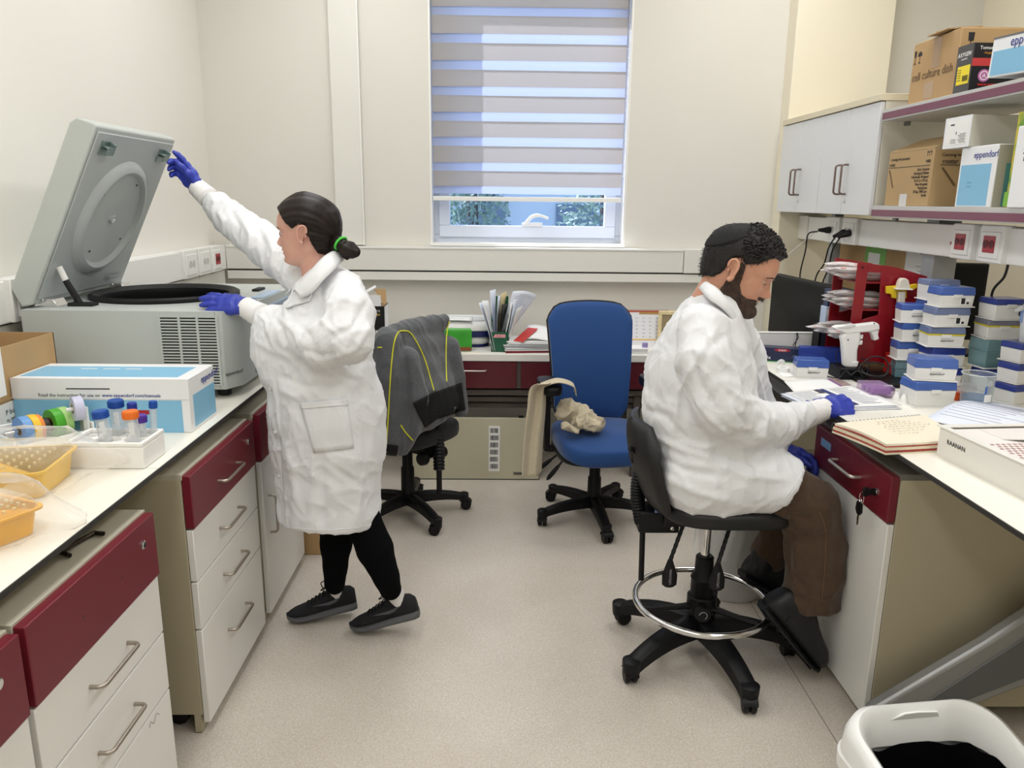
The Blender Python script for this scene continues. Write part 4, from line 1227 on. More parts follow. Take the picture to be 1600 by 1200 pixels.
# desk calendar and little things
def calendar():
 t = thing('desk_calendar', 'standing desk calendar with a red and gold binding behind the seated man', 'calendar', (0.86, 4.52, 0.75))
 w, h = .30, .215
 obj('page', MB().prism([(-w / 2, 0, 0.0), (w / 2, 0, 0.0), (w / 2, .05, h), (-w / 2, .05, h)], (0, .002, 0)), mat('calendar_page', 'e7e7ea', .6), t)
 obj('rear_leaf', MB().prism([(-w / 2, .11, 0), (w / 2, .11, 0), (w / 2, .055, h), (-w / 2, .055, h)], (0, .002, 0)), M_card, t)
 def q(x, z, o=.0012): return (x, .05 * z / h - o, z)
 def pan(x0, z0, x1, z1, m_, nm, o=.0012): obj(nm, MB().prism([q(x0, z0, o), q(x1, z0, o), q(x1, z1, o), q(x0, z1, o)], (0, .001, 0)), m_, t)
 pan(-w / 2, h - .01, w / 2, h, mat('calendar_red', 'c0604a', .5), 'red_band')
 pan(-.03, h - .022, w / 2, h - .01, mat('calendar_gold', 'b08b4a', .5), 'gold_band')
 pan(-w / 2, .042, w / 2, .05, mat('calendar_yellow', 'e5c274', .5), 'yellow_band')
 b = MB(); rs = random.Random(5)
 for i in range(7):
  for j in range(6):
   x = -.13 + .04 * i; z = .06 + .022 * j
   b.prism([q(x, z), q(x + rs.uniform(.008, .02), z), q(x + .01, z + .003), q(x, z + .003)], (0, .0006, 0))
 o = obj('date_print', b, mat('grey_print', '9a9a9a', .6), t); o['kind'] = 'stuff'
 s = MB()
 for k in range(30): s.tube([(-.14 + .0096 * k, .05 + .007 * math.cos(a), h + .007 * math.sin(a)) for a in [PI * q_ / 5 for q_ in range(11)]], .0008, 4)
 o = obj('spiral_binding', s, mat('spiral_red', '9a6a5a', .4), t); o['kind'] = 'stuff'
calendar()
t_ = thing('pen', 'slim white pen leaning upright against the desk calendar', 'pen', (0.705, 4.47, .7505))
obj('barrel', MB().tube([(0, 0, .03), (.004, .01, .16)], .0055, 10), M_white, t_)
obj('clip', MB().tube([(-.007, .0, .10), (-.004, .008, .15)], .002, 6), M_black, t_)
obj('pen_tip', MB().tube([(-.003, -.006, 0.0), (0, 0, .03)], [.0012, .006], 10), mat('navy_cap', '20204a', .4), t_)
t_ = thing('note_stack', 'stack of loose white paper slips on the desk in front of the calendar', 'papers', (0.755, 4.36, .75))
b = MB()
rs_ = random.Random(3)
for k in range(8):
 o_ = rs_.uniform(-.008, .008); b.box(-.075 + o_, -.055, .004 * k, .085 + o_, .06 + o_, .004 * k + .0035)
o_ = obj('slips', b, M_paper, t_); o_['kind'] = 'stuff'
t_ = thing('bottle', 'tiny grey bottle with a lilac cap in front of the calendar', 'bottle', (0.835, 4.36, .75))
obj('glass', MB().lathe([(.012, 0), (.014, .004), (.014, .03), (.01, .034)], n=16), mat('grey_bottle', '77747a', .3), t_)
obj('cap', MB().lathe([(.017, .03), (.017, .056), (.014, .058)], n=16), mat('lilac_cap', '9d8fc0', .4), t_)
t_ = thing('wooden_frame', 'small pale wooden frame corner standing beside the calendar', 'frame', (0.99, 4.50, .75))
b = MB().box(-.055, 0, .2, .1, .015, .222).box(-.055, 0, .0, -.035, .015, .2).box(.08, 0, 0, .1, .015, .2).box(-.035, 0, 0, .08, .015, .02)
obj('rails', b, mat('pale_wood', 'e6d3a4', .5, noise=(30, .1)), t_, bevel=.003)
obj('backing', MB().box(-.035, .008, .02, .08, .012, .2), mat('frame_card', '9b8b6c', .7), t_)

# ------------------------------------------------------------------ swivel chairs
def caster_mesh():
 b = MB(); r = .028
 for s_ in (-1, 1):
  b.lathe([(.006, -.009), (r - .004, -.009), (r, -.005), (r, .005), (r - .004, .009), (.006, .009)], (0.012, s_ * .013, r), (0, 1, 0), 18)
 b.lathe([(.019, .0), (.022, .008), (.016, .018)], (0, 0, .044), (0, 0, 1), 14)
 b.add([], [])
 b.cyl((0, 0, .04), (0, 0, .075), .007, n=10)
 def hood(u, v):
  a = -.5 + 2.7 * u
  return (.012 - (r + .004) * math.cos(a + .6), (-.024 + .048 * v), r + (r + .004) * math.sin(a + .6))
 b.grid(hood, 10, 3)
 return b
def star_base(t, R, rot, hub_z=.10, m_=None, end_z=.075, thick=1.0, n=5):
 m_ = m_ or M_black
 legs = None; cm = None
 for k in range(n):
  a = rot + 2 * PI * k / n
  b = MB(); N_ = 9; vs = []
  for i in range(N_):
   s_ = i / (N_ - 1); r = .02 + (R - .02) * s_
   zt = hub_z + .025 - (hub_z + .025 - end_z - .012) * (s_ ** 2.4); h = (.055 - .022 * s_) * thick; w = (.030 - .006 * s_) * thick
   vs += [(r, -w, zt - h), (r, w, zt - h), (r, w * .9, zt - .008), (r, w * .45, zt), (r, -w * .45, zt), (r, -w * .9, zt - .008)]
  fs = []
  for i in range(N_ - 1):
   for q in range(6): fs.append((i * 6 + q, i * 6 + (q + 1) % 6, (i + 1) * 6 + (q + 1) % 6, (i + 1) * 6 + q))
  fs += [tuple(range(5, -1, -1)), tuple((N_ - 1) * 6 + q for q in range(6))]
  b.add(vs, fs)
  b.lathe([(.024 * thick, -.03), (.026 * thick, 0), (.026 * thick, .012), (.018 * thick, .018)], (R - .004, 0, end_z - .0), (0, 0, 1), 14)
  if legs is None: lo = obj('leg', b, m_, t, smooth=45); legs = lo.data
  else:
   lo = bpy.data.objects.new('leg', legs); COL.objects.link(lo); lo.parent = t
  lo.rotation_euler = (0, 0, a)
  if cm is None: co = obj('caster', caster_mesh(), m_, lo, smooth=45); cm = co.data
  else:
   co = bpy.data.objects.new('caster', cm); COL.objects.link(co); co.parent = lo
  co.location = (R - .004, 0, 0); co.rotation_euler = (0, 0, random.uniform(-2.5, 2.5))
def cushion(w, d, h, rnd=.5, z=0, bulge=.012, front_drop=0.0, nu=40, nv=9, taper=0.0):
 """rounded pad: X = front (+), Y = width"""
 b = MB(); vs = []; fs = []
 lv = [(.0, .82), (.10, .95), (.35, 1.0), (.65, 1.0), (.85, .965), (.95, .90), (1.0, .80)]
 for hz, s_ in lv:
  for k in range(nu):
   a = 2 * PI * k / nu
   cx = math.copysign(abs(math.cos(a)) ** rnd, math.cos(a)); sy = math.copysign(abs(math.sin(a)) ** rnd, math.sin(a))
   vs.append((d / 2 * cx * (1 - (1 - s_) * .35), w / 2 * sy * (1 - (1 - s_) * .35) * (1 + taper * cx), z + h * hz - front_drop * max(0, cx) ** 3))
 L_ = len(lv)
 for l in range(L_ - 1):
  for k in range(nu): fs.append((l * nu + k, l * nu + (k + 1) % nu, (l + 1) * nu + (k + 1) % nu, (l + 1) * nu + k))
 # domed top
 o = len(vs)
 for r_ in (.6, .3):
  for k in range(nu):
   x, y, zz = vs[(L_ - 1) * nu + k]; vs.append((x * r_, y * r_, z + h + bulge * (1 - r_) - front_drop * max(0, 2 * x * r_ / d) ** 3))
 vs.append((0, 0, z + h + bulge))
 fs_ = [((L_ - 1) * nu + k, (L_ - 1) * nu + (k + 1) % nu, o + (k + 1) % nu, o + k) for k in range(nu)]
 fs_ += [(o + k, o + (k + 1) % nu, o + nu + (k + 1) % nu, o + nu + k) for k in range(nu)]
 fs_ += [(o + nu + k, o + nu + (k + 1) % nu, o + 2 * nu) for k in range(nu)]
 fs += fs_ + [tuple(range(nu - 1, -1, -1))]
 return b.add(vs, fs)
M_blue = mat('blue_fabric', '15437f', 0.8, noise=(300, .06), bump=(700, .12), sheen=.25)
M_blackfab = mat('black_fabric', '17171a', 0.85, bump=(700, .12), sheen=.1)
def lever(t, path, r=.009, paddle=True):
 b = MB().tube(path, [.005] * (len(path) - 1) + [.006], 8)
 e = Vector(path[-1]); d = (e - Vector(path[-2])).normalized()
 if paddle: b.tube([e - d * .02, e, e + d * .035, e + d * .07, e + d * .085], [.007, .015, .019, .017, .006], 12, flat=.6)
 return obj('lever', b, M_black, t, smooth=60)
def blue_chair():
 rot = math.atan2(-1, .13)             # facing the camera, a touch to the right
 t = thing('office_chair', 'blue fabric office chair with a beige scarf over its armrest', 'chair', (.49, 3.73, 0), rot)
 star_base(t, .30, 1.35 - .13, .095)
 obj('gas_column', MB().lathe([(.036, .08), (.034, .22), (.028, .23), (.027, .40)], n=20), M_black, t)
 sz = .415
 obj('seat_shell', cushion(.465, .46, .035, .55, sz - .03), M_black, t).location = (.09, 0, 0)
 s_ = obj('seat', cushion(.47, .47, .085, .55, sz, .012, .035), M_blue, t, smooth=60); s_.location = (.09, 0, 0)
 obj('mechanism', MB().box(-.13, -.06, sz - .075, .12, .06, sz - .025), M_black, t, bevel=.006)
 # backrest
 H0, H1 = .50, 1.075; nu, nv = 26, 26; vs = []
 def back(u, v, th):
  a = 2 * u - 1; z = H0 + (H1 - H0) * v
  half = (.190 + .036 * v) * (1 - .12 * max(0, v - .9) / .1) * (1 - .45 * max(0, .10 - v) * 3)
  zz = z + (.016 * (1 - a * a) * max(0, v - .8) * 5 if v > .8 else 0) - .03 * (a ** 10) * max(0, v - .85) / .15
  y = a * half
  x = -.165 - .10 * v + .04 * math.sin(v * PI) * .6 + .035 * a * a
  return (x + th * (1 - .55 * abs(a) ** 5) * (1 - .5 * abs(2 * v - 1) ** 7), y, zz)
 b = MB()
 f = [back(i / (nu - 1), j / (nv - 1), .042) for j in range(nv) for i in range(nu)]
 r_ = [back(i / (nu - 1), j / (nv - 1), -.016) for j in range(nv) for i in range(nu)]
 fs = []
 for j in range(nv - 1):
  for i in range(nu - 1):
   p = j * nu + i; fs.append((p, p + 1, p + 1 + nu, p + nu)); o = nu * nv
   fs.append((o + p + nu, o + p + 1 + nu, o + p + 1, o + p))
 o = nu * nv
 ring = [i for i in range(nu)] + [j * nu + nu - 1 for j in range(1, nv)] + [(nv - 1) * nu + i for i in range(nu - 2, -1, -1)] + [j * nu for j in range(nv - 2, 0, -1)]
 for k in range(len(ring)):
  p, q = ring[k], ring[(k + 1) % len(ring)]; fs.append((q, p, o + p, o + q))
 b.add(f + r_, fs)
 obj('backrest', b, M_blue, t, smooth=70)
 rim = [Vector(back(i / (nu - 1), j / (nv - 1), -.012)) for j, i in [divmod(p, nu) for p in ring]]
 obj('back_piping', MB().tube(rim[::2], .008, 6, closed=True), M_black, t)
 obj('back_bar', MB().tube([(-.10, 0, sz - .05), (-.20, 0, sz - .03), (-.225, 0, .52), (-.245, 0, .78)], .022, 10, flat=.5), M_black, t)
 obj('back_slide', MB().box(-.235, -.022, .22, -.215, .022, .50), M_black, t, bevel=.003)
 for s_ in (-1, 1):
  y = s_ * .262
  a = MB().box(-.01, y - .014, sz - .03, .055, y + .014, .712)
  obj('arm_post', a, M_black, t, bevel=.005)
  obj('arm_bracket', MB().box(.0, min(y, s_ * .15), sz - .035, .05, max(y, s_ * .15), sz - .01), M_black, t, bevel=.004)
  p = cushion(.10, .27, .042, .6, .705, .004); o_ = obj('armrest', p, M_black, t, smooth=60); o_.location = (.07, y, 0)
 lever(t, [(.02, -.10, sz - .05), (.0, -.19, sz - .06), (-.01, -.235, sz - .10)])
 lever(t, [(.08, -.10, sz - .05), (.07, -.18, sz - .07), (.065, -.21, sz - .11)])
 return t
bc = blue_chair()

# beige scarf: over the armrest, hanging outside, heaped on the seat
M_scarf = mat('beige_linen', 'c4b89e', 0.9, noise=(120, .08), bump=(500, .25), sheen=.2)
def scarf():
 t = thing('scarf', 'beige linen scarf hanging over the armrest of the blue chair and heaped on its seat', 'scarf', (.25, 3.60, .70), world=True)
 A = [at(863, 598, y=3.50), at(842, 604, y=3.52), at(838, 640, y=3.53), at(834, 680, y=3.53), at(832, 715, y=3.52), at(831, 743, y=3.51)]
 P = spline(A, 8)
 n = len(P)
 def f(u, v):
  k = min(n - 1, int(v * (n - 1) + .5)); p = P[k]
  w = (.095 + .035 * min(1, v * 2)) * (u - .5)
  return p + Vector((w * .75, w * .45 - .012 * math.sin(u * 9 + v * 2), .006 * math.sin(u * 14) * (v > .12)))
 obj('hanging_end', MB().grid(f, 26, n), M_scarf, t, solid=.003)
 B = [at(850, 600, y=3.55), at(872, 594, y=3.54), at(895, 601, y=3.55), at(899, 615, y=3.57)]
 Q = spline(B, 8); m_ = len(Q)
 def g(u, v):
  p = Q[min(m_ - 1, int(v * (m_ - 1) + .5))]
  return p + Vector((.0, .11 * (u - .5), .004 * math.sin(u * 11)))
 obj('armrest_fold', MB().grid(g, 16, m_), M_scarf, t, solid=.003)
 # heap on the seat
 rs = np.random.RandomState(3)
 F_ = Field((.26, 3.36, .50), (.62, 3.82, .68), .006)
 pts = [at(884, 650, y=3.60), at(900, 652, y=3.60), at(916, 655, y=3.58), at(934, 660, y=3.56)]
 F_.limb([pts[0] + Vector((0, .0, .03)), pts[1] + Vector((0, .02, .02)), pts[2], pts[3]], [.05, .05, .042, .03], k=.01)
 F_.limb([pts[1] + Vector((.0, -.04, -.02)), pts[2] + Vector((0, -.05, -.01)), pts[3] + Vector((0, -.04, .0))], [.03, .035, .022], k=.01)
 F_.limb([at(883, 668, y=3.50), at(898, 672, y=3.49)], [.022, .018], k=.01)
 V, Q_ = F_.mesh(1); N = vnormals(V, Q_)
 r = 1 - np.abs(wobble(V, 55, 5, 4)); r2 = 1 - np.abs(wobble(V, 95, 9, 4)); V = V + N * ((r ** 4) * .020 + (r2 ** 5) * .008 - .010)[:, None]
 V[:, 2] = np.maximum(V[:, 2], .513)
 skin('seat_heap', (V, Q_), M_scarf, t)
scarf()

def jacket_chair():
 fx, fy = -.80, .60
 t = thing('office_chair', 'black office chair with a grey fleece jacket over its backrest', 'chair', (-.47, 3.75, 0), math.atan2(fy, fx))
 star_base(t, .30, -.95, .10)
 obj('gas_column', MB().lathe([(.036, .08), (.034, .26), (.027, .27), (.026, .42)], n=20), M_black, t)
 sz = .43
 s_ = obj('seat', cushion(.46, .44, .075, .6, sz, .012, .03), M_blackfab, t, smooth=60); s_.location = (-.01, 0, 0)
 obj('mechanism', MB().box(-.17, -.06, sz - .06, .10, .06, sz), M_black, t, bevel=.006)
 bel = [(-.215, 0, .30 + .009 * k) for k in range(20)]
 obj('bellows', MB().tube(bel, [.024 if k % 2 else .030 for k in range(20)], 12), M_black, t)
 obj('back_bar', MB().tube([(-.215, 0, .17), (-.215, 0, .48), (-.21, 0, .60), (-.20, 0, .80)], .014, 10), M_black, t)
 obj('backrest', MB().grid(lambda u, v: (-.165 + .03 * (2 * u - 1) ** 2, .13 * (2 * u - 1), .55 + .36 * v), 12, 8), M_blackfab, t, solid=.03)
 for y, z in ((.10, .36), (-.10, .36)):
  obj('tension_knob', MB().lathe([(.012, -.05), (.012, 0), (.030, .0), (.034, .012), (.030, .035), (.02, .04)], (-.17, y * .5, z), (0, math.copysign(1, y), 0), 14), M_black, t)
 lever(t, [(.0, .1, sz - .02), (.02, .21, sz - .03), (.03, .25, sz - .07)])
 return t
jacket_chair()

M_fleece = mat('grey_fleece', '56585b', 0.95, noise=(160, .22), bump=(400, .35), sheen=.3)
M_hem = mat('black_hem', '0e0e10', 0.9, bump=(300, .1))
M_pipe = mat('yellow_piping', 'd8d534', 0.5)
def jacket():
 t = thing('jacket', 'grey fleece jacket with yellow piping and black hem draped over the black chair', 'jacket', (-.38, 3.55, .75), world=True)
 F_ = Field((-.80, 3.15, .36), (-.02, 4.05, 1.16), .009)
 sd = Vector((.60, .80, 0))          # along the backrest
 nn = Vector((.80, -.60, 0))
 def c(px, py, y): return at(px, py, y=y)
 # slab: stations down the back; ra = half width along the backrest, rb = half thickness
 st = [(651, 519, 3.63, .196, .045), (651, 540, 3.62, .210, .065), (653, 575, 3.60, .215, .08), (659, 610, 3.58, .215, .088), (668, 640, 3.58, .20, .09)]
 pts = [c(a, b, y) for a, b, y, _, _ in st]
 F_.limb(pts, [s[3] for s in st], [s[4] for s in st], side=nn, k=.02)
 # shoulder ridge following the top of the backrest
 F_.limb([c(607, 523, 3.47), c(650, 509, 3.63), c(692, 501, 3.78)], [.032, .036, .032], k=.03)
 # left sleeve
 F_.limb([c(606, 535, 3.44), c(606, 590, 3.42), c(610, 640, 3.42), c(614, 690, 3.42)], [.060, .066, .062, .058], k=.025)
 # second fold / front edge, and right sleeve hanging behind
 F_.limb([c(640, 560, 3.44), c(648, 620, 3.43), c(640, 672, 3.43), c(632, 706, 3.43)], [.045, .062, .045, .018], k=.035)
 F_.limb([c(704, 540, 3.76), c(712, 590, 3.76), c(719, 640, 3.76)], [.045, .045, .035], k=.02)
 V, Q_ = F_.mesh(2); N = vnormals(V, Q_)
 V = V + N * (wobble(V, 26, 3, 5) * .005 + (1 - np.abs(wobble(V * np.array([1, 1, .35]), 48, 6, 4))) ** 5 * .007)[:, None]
 V = folds(V, N, [([(628, 530), (636, 600), (640, 680)], -.016, 5), ([(672, 560), (676, 620)], .008, 8), ([(690, 530), (697, 600)], -.008, 6), ([(620, 560), (618, 640)], .006, 6)])
 body = skin('fleece_body', (V, Q_), M_fleece, t)
 def line(px, r=.0032): return obj('piping', MB().tube(on_surface((V, Q_), px, 10, .0015), r, 6), M_pipe, t)
 line([(603, 706), (606, 660), (610, 590), (615, 540), (622, 520), (631, 517), (641, 520), (652, 536), (664, 562), (674, 596), (678, 610)])
 line([(698, 596), (697, 560), (698, 520), (702, 503), (706, 502)])
 line([(626, 664), (634, 676), (645, 688)])
 line([(590, 543), (597, 543)])
 # black hem band, following the skin
 def band(quad, lift=.004, nm='hem_band'):
  (a, b, c_, d) = quad; g = []
  bv = BVHTree.FromPolygons([tuple(p) for p in V], [tuple(q) for q in Q_]); nu, nv = 18, 9; ok = []
  for j in range(nv):
   for i in range(nu):
    u, v = i / (nu - 1), j / (nv - 1)
    p = (np.array(a) * (1 - u) + np.array(b) * u) * (1 - v) + (np.array(d) * (1 - u) + np.array(c_) * u) * v
    dd = Vector(ray(p[0], p[1])).normalized(); h = bv.ray_cast(Vector((0, 0, CAM_H)), dd)
    if h[0] is None: h = (dd * 3.62 / dd.y + Vector((0, 0, CAM_H)),)
    g.append(h[0] - dd * lift)
  fs = [(j * nu + i, j * nu + i + 1, (j + 1) * nu + i + 1, (j + 1) * nu + i) for j in range(nv - 1) for i in range(nu - 1)]
  b_ = MB(); b_.add(g, fs); return obj(nm, b_, M_hem, t, solid=.006)
 band([(645, 630), (682, 611), (686, 652), (664, 668)])
 band([(680, 612), (721, 598), (727, 640), (686, 654)])
 band([(599, 694), (622, 696), (620, 712), (597, 710)], nm='cuff')
jacket()

t_ = thing('paper_sheet', 'cream slip of paper lying on the desk before the green packet', 'paper', (-.20, 4.315, .7502))
obj('sheet', MB().grid(lambda u, v: (-.10 + .20 * u, -.02 + .035 * v, .0008 + .0008 * math.sin(u * 5)), 6, 3), mat('cream_paper', 'eee6d2', .7), t_, solid=.0005)


# ================================================================== RIGHT BENCH
M_gmet = mat('grey_metal', '77797a', 0.45, 0.3)
M_silver = mat('silver_paint', '9fa0a0', 0.4, 0.5)
def right_bench():
 t = thing('worktop', 'white laminate worktop of the right bench, papers and tip boxes on it', 'worktop', (1.6, 2.0, 0.87), world=True)
 obj('slab', MB().box(1.152, -0.6, 0.886, 2.28, 3.50, 0.9), M_top, t, bevel=0.002)
 obj('black_edge', MB().box(1.148, -0.6, 0.886, 1.152, 3.50, 0.8985), M_edge, t)
 for y in (3.44,):
  obj('leg', MB().box(1.185, y - 0.03, 0.0, 1.245, y + 0.03, 0.886), M_gmet, t, bevel=0.004)
 obj('frame_rail', MB().box(1.20, 2.72, 0.80, 1.24, 3.41, 0.886), M_gmet, t, bevel=0.003)
 obj('cross_rail', MB().box(1.245, 3.42, 0.60, 2.25, 3.46, 0.886), M_gmet, t, bevel=0.003)
 obj('black_clip', MB().box(1.178, 3.39, 0.835, 1.19, 3.425, 0.862), M_black, t)
 obj('black_clip', MB().box(1.29, 2.075, 0.842, 1.315, 2.103, 0.872), M_black, t, bevel=0.002)
 # splayed silver leg under the near end
 lf = MB()
 A = [(1.10, .045), (1.11, .135), (1.42, .36), (1.95, .80), (2.06, .80), (2.06, .46), (1.75, .30), (1.50, .19), (1.30, .09), (1.18, .045)]
 lf.prism([(x, 1.985, z) for x, z in A], (0, 0.045, 0))
 obj('splayed_leg', lf, M_silver, t, bevel=0.012, seg=3)
 obj('leg_face', MB().prism([(x, 1.981, z) for x, z in [(1.155, .075), (1.43, .30), (1.93, .71), (2.02, .71), (2.02, .47), (1.72, .325), (1.48, .215), (1.28, .12)]], (0, .006, 0)), mat('leg_dark_grey', '6d6f71', .5, .3), t, bevel=.003)
 obj('foot_rail', MB().box(1.10, 1.985, 0.0, 1.18, 2.035, 0.05), M_silver, t, bevel=.004)
 return t
right_bench()
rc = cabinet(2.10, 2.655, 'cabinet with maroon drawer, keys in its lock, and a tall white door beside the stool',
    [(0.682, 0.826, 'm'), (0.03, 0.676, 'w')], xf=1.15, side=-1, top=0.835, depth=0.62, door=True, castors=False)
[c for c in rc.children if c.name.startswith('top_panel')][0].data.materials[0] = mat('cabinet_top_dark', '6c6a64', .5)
dr = [c for c in rc.children if c.name.startswith('drawer')][0]; do_ = [c for c in rc.children if c.name.startswith('door')][0]
u_handle((1.144, 2.29, .757), (1.144, 2.46, .757), (-.032, 0, 0), 0.0055, parent=dr, material=mat('pale_steel', 'c9c4bd', .35, .8))
M_tape = mat('blue_label_tape', '7fa9d4', .5)
obj('label_tape', MB().box(1.1425, 2.52, .765, 1.1445, 2.60, .792), M_tape, dr)
obj('label_tape', MB().box(1.1485, 2.52, .615, 1.1505, 2.61, .645), M_tape, do_)
lock((1.144, 2.178, .752), (-1, 0, 0), dr)
def keys():
 t = thing('key_bunch', 'bunch of keys with black grips hanging from the lock of the maroon drawer', 'keys', (1.12, 2.185, .70), world=True)
 k = MB().box(1.115, 2.174, .741, 1.14, 2.182, .763).box(1.10, 2.174, .737, 1.118, 2.181, .767)
 obj('key_grip', k, M_black, t, bevel=.003)
 obj('key_ring', MB().tube([(1.106 + .0, 2.19 + .014 * math.cos(a), .727 + .018 * math.sin(a)) for a in [2 * PI * i / 16 for i in range(16)]], .0012, 6, closed=True), M_chrome, t)
 g = MB().prism([(1.100, 2.178, .712), (1.100, 2.208, .712), (1.100, 2.212, .685), (1.100, 2.20, .672), (1.100, 2.184, .672), (1.100, 2.174, .685)], (.007, 0, 0))
 obj('key_grip', g, M_black, t, bevel=.002)
 b = MB().prism([(1.102, 2.186, .672), (1.102, 2.197, .672), (1.102, 2.197, .652), (1.102, 2.1945, .65), (1.102, 2.197, .646), (1.102, 2.192, .636), (1.102, 2.186, .643)], (.002, 0, 0))
 obj('key_blade', b, M_chrome, t)
 obj('key_ring', MB().tube([(1.104, 2.193 + .011 * math.cos(a), .713 + .012 * math.sin(a)) for a in [2 * PI * i / 14 for i in range(14)]], .0011, 6, closed=True), M_chrome, t)
keys()
# second beige cabinet further under the bench (its castor shows)
c2 = thing('drawer_cabinet', 'beige pedestal on black castors behind the splayed silver leg', 'cabinet', (1.95, 2.35, 0), world=True)
obj('carcass', MB().box(1.80, 2.09, .075, 2.25, 2.62, .80), M_beige, c2, bevel=.002)
obj('plinth_rail', MB().box(1.80, 2.085, .06, 2.25, 2.625, .078), M_beige, c2)
for x in (1.86, 2.2):
 w = MB().lathe([(.012, -.013), (.03, -.013), (.032, 0), (.03, .013), (.012, .013)], (x, 2.14, .033), (1, 0, 0), 18).box(x - .014, 2.13, .035, x + .014, 2.16, .06)
 obj('caster', w, M_black, c2)

# ------------------------------------------------------------------ wall cabinets and shelves
M_wcab = mat('wall_cabinet_front', 'dfe1e3', 0.28, spec=.6)
M_wside = mat('wall_cabinet_side', 'd8d4c6', 0.5)
M_band = mat('maroon_shelf_edge', '7b4a5c', 0.45)
M_shelf = mat('shelf_grey', 'c4c4c0', 0.45)
XF = 1.70
def wall_cab():
 t = thing('wall_cabinet', 'white wall cabinet with four doors and beige top above the right bench', 'cabinet', (1.88, 4.25, 1.545), world=True)
 y0, y1, z0, z1 = 3.625, 4.855, 1.547, 2.08
 b = MB().box(XF + .02, y0, z0, 2.06, y0 + .018, z1 - .03).box(XF + .02, y1 - .018, z0, 2.06, y1, z1 - .03).box(XF + .02, y0 + .018, z0, 2.06, y1 - .018, z0 + .018).box(2.05, y0 + .018, z0, 2.06, y1 - .018, z1 - .03)
 obj('carcass', b, M_wside, t, bevel=.001)
 obj('top_board', MB().box(XF - .008, y0 - .006, z1 - .03, 2.07, y1, z1), mat('beige_board', 'ddd3b8', .5), t, bevel=.002)
 w = (y1 - y0) / 4
 for k in range(4):
  a = y0 + w * k
  d = obj('door', MB().box(XF, a + .0015, z0, XF + .018, a + w - .0015, z1 - .034), M_wcab, t, bevel=.002)
  near = k % 2 == 0
  yh = a + w - .035 if near else a + .035
  zc = 1.715
  u_handle((XF, yh, zc - .07), (XF, yh, zc + .07), (-.032, 0, 0), 0.005, parent=d, material=mat('brown_nickel', '7d6d66', .35, .7))
  if near: lock((XF, yh + .0, 1.612), (-1, 0, 0), d)
wall_cab()
def shelf(z0, z1, b0, b1, name):
 t = thing('wall_shelf', name, 'shelf', (1.88, 2.4, z0), world=True)
 obj('board', MB().box(XF + .002, 0.2, z0, 2.06, 3.60, z1), M_shelf, t, bevel=.001)
 obj('maroon_edge', MB().box(XF - .001, 0.2, b0, XF + .002, 3.60, b1), M_band, t)
 obj('bracket', MB().box(1.80, 3.57, z0 - .018, 1.815, 3.60, z0), M_gmet, t)
 return t
shelf(1.958, 2.006, 1.965, 1.993, 'upper grey shelf with a maroon edge, brown and black cartons standing on it')
shelf(1.541, 1.592, 1.546, 1.574, 'lower grey shelf with a maroon edge above the red sockets')
def rail():
 t = structure('trim_4', MB().box(1.855, 0.2, 1.388, 2.0, 4.72, 1.52), M_white, bevel=.004)
 socket_unit(3.02, 3.16, 1.855, 1.388, 1.527, t, True, -1)
 socket_unit(2.83, 2.975, 1.855, 1.388, 1.527, t, True, -1)
 socket_unit(4.24, 4.42, 1.855, 1.388, 1.527, t, False, -1)
 socket_unit(4.03, 4.20, 1.855, 1.388, 1.527, t, False, -1)
 obj('rail_end', MB().box(1.85, 4.72, 1.385, 2.0, 4.86, 1.523), M_plastic, t)
 m_ = MB().box(1.8545, 3.19, 1.44, 1.856, 3.205, 1.452)
 obj('red_mark', m_, M_red, t)
rail()
def post(x0, y0, x1, y1, lab):
 t = thing('support_post', lab, 'post', ((x0 + x1) / 2, (y0 + y1) / 2, .9), world=True)
 obj('box_section', MB().box(x0, y0, .9, x1, y1, 1.545), mat('post_grey', '9fa1a4', .45, .2), t, bevel=.003)
 obj('base_plate', MB().box(x0 - .01, y0 - .01, .9, x1 + .01, y1 + .01, .906), M_gmet, t)
post(1.885, 3.36, 1.985, 3.46, 'grey square post carrying the shelves beside the red pipette rack')
t_ = thing('support_post', 'thin grey post carrying the wall cabinet behind the hanging cables', 'post', (1.90, 4.55, .75), world=True)
obj('box_section', MB().box(1.875, 4.40, .752, 1.925, 4.45, 1.545), mat('post_grey', '9fa1a4', .45, .2), t_, bevel=.003)
obj('base_plate', MB().box(1.865, 4.39, .7502, 1.935, 4.46, .756), M_gmet, t_)
def board():
 t = thing('cardboard_sheet', 'brown cardboard panel under the socket rail with a green sheet and white notes', 'panel', (2.0, 3.9, .9), world=True)
 obj('panel', MB().box(1.992, 3.50, .905, 2.0, 4.62, 1.386), M_card, t)
 obj('green_sheet', MB().box(1.990, 4.0, 1.20, 1.992, 4.23, 1.385), mat('green_paper', '7fbb5d', .6), t)
 obj('white_note', MB().box(1.9885, 4.06, 1.21, 1.99, 4.19, 1.345), M_paper, t, bevel=.0005)
 obj('white_note', MB().box(1.99, 3.52, 1.16, 1.992, 3.80, 1.385), M_paper, t)
 l = MB()
 for k in range(6):
  l.box(1.9895, 3.58, 1.20 + .022 * k, 1.99, 3.66 + .02 * (k % 3), 1.2025 + .022 * k)
 l.box(1.9895, 3.60, 1.18, 1.99, 3.602, 1.35)
 o = obj('note_lines', l, mat('note_ink', '6b6d78', .6), t); o['kind'] = 'stuff'
 obj('red_squiggle', MB().tube([(1.989, 3.63, 1.372), (1.989, 3.645, 1.378), (1.989, 3.66, 1.37), (1.989, 3.67, 1.376)], .002, 5), M_red, t)
board()

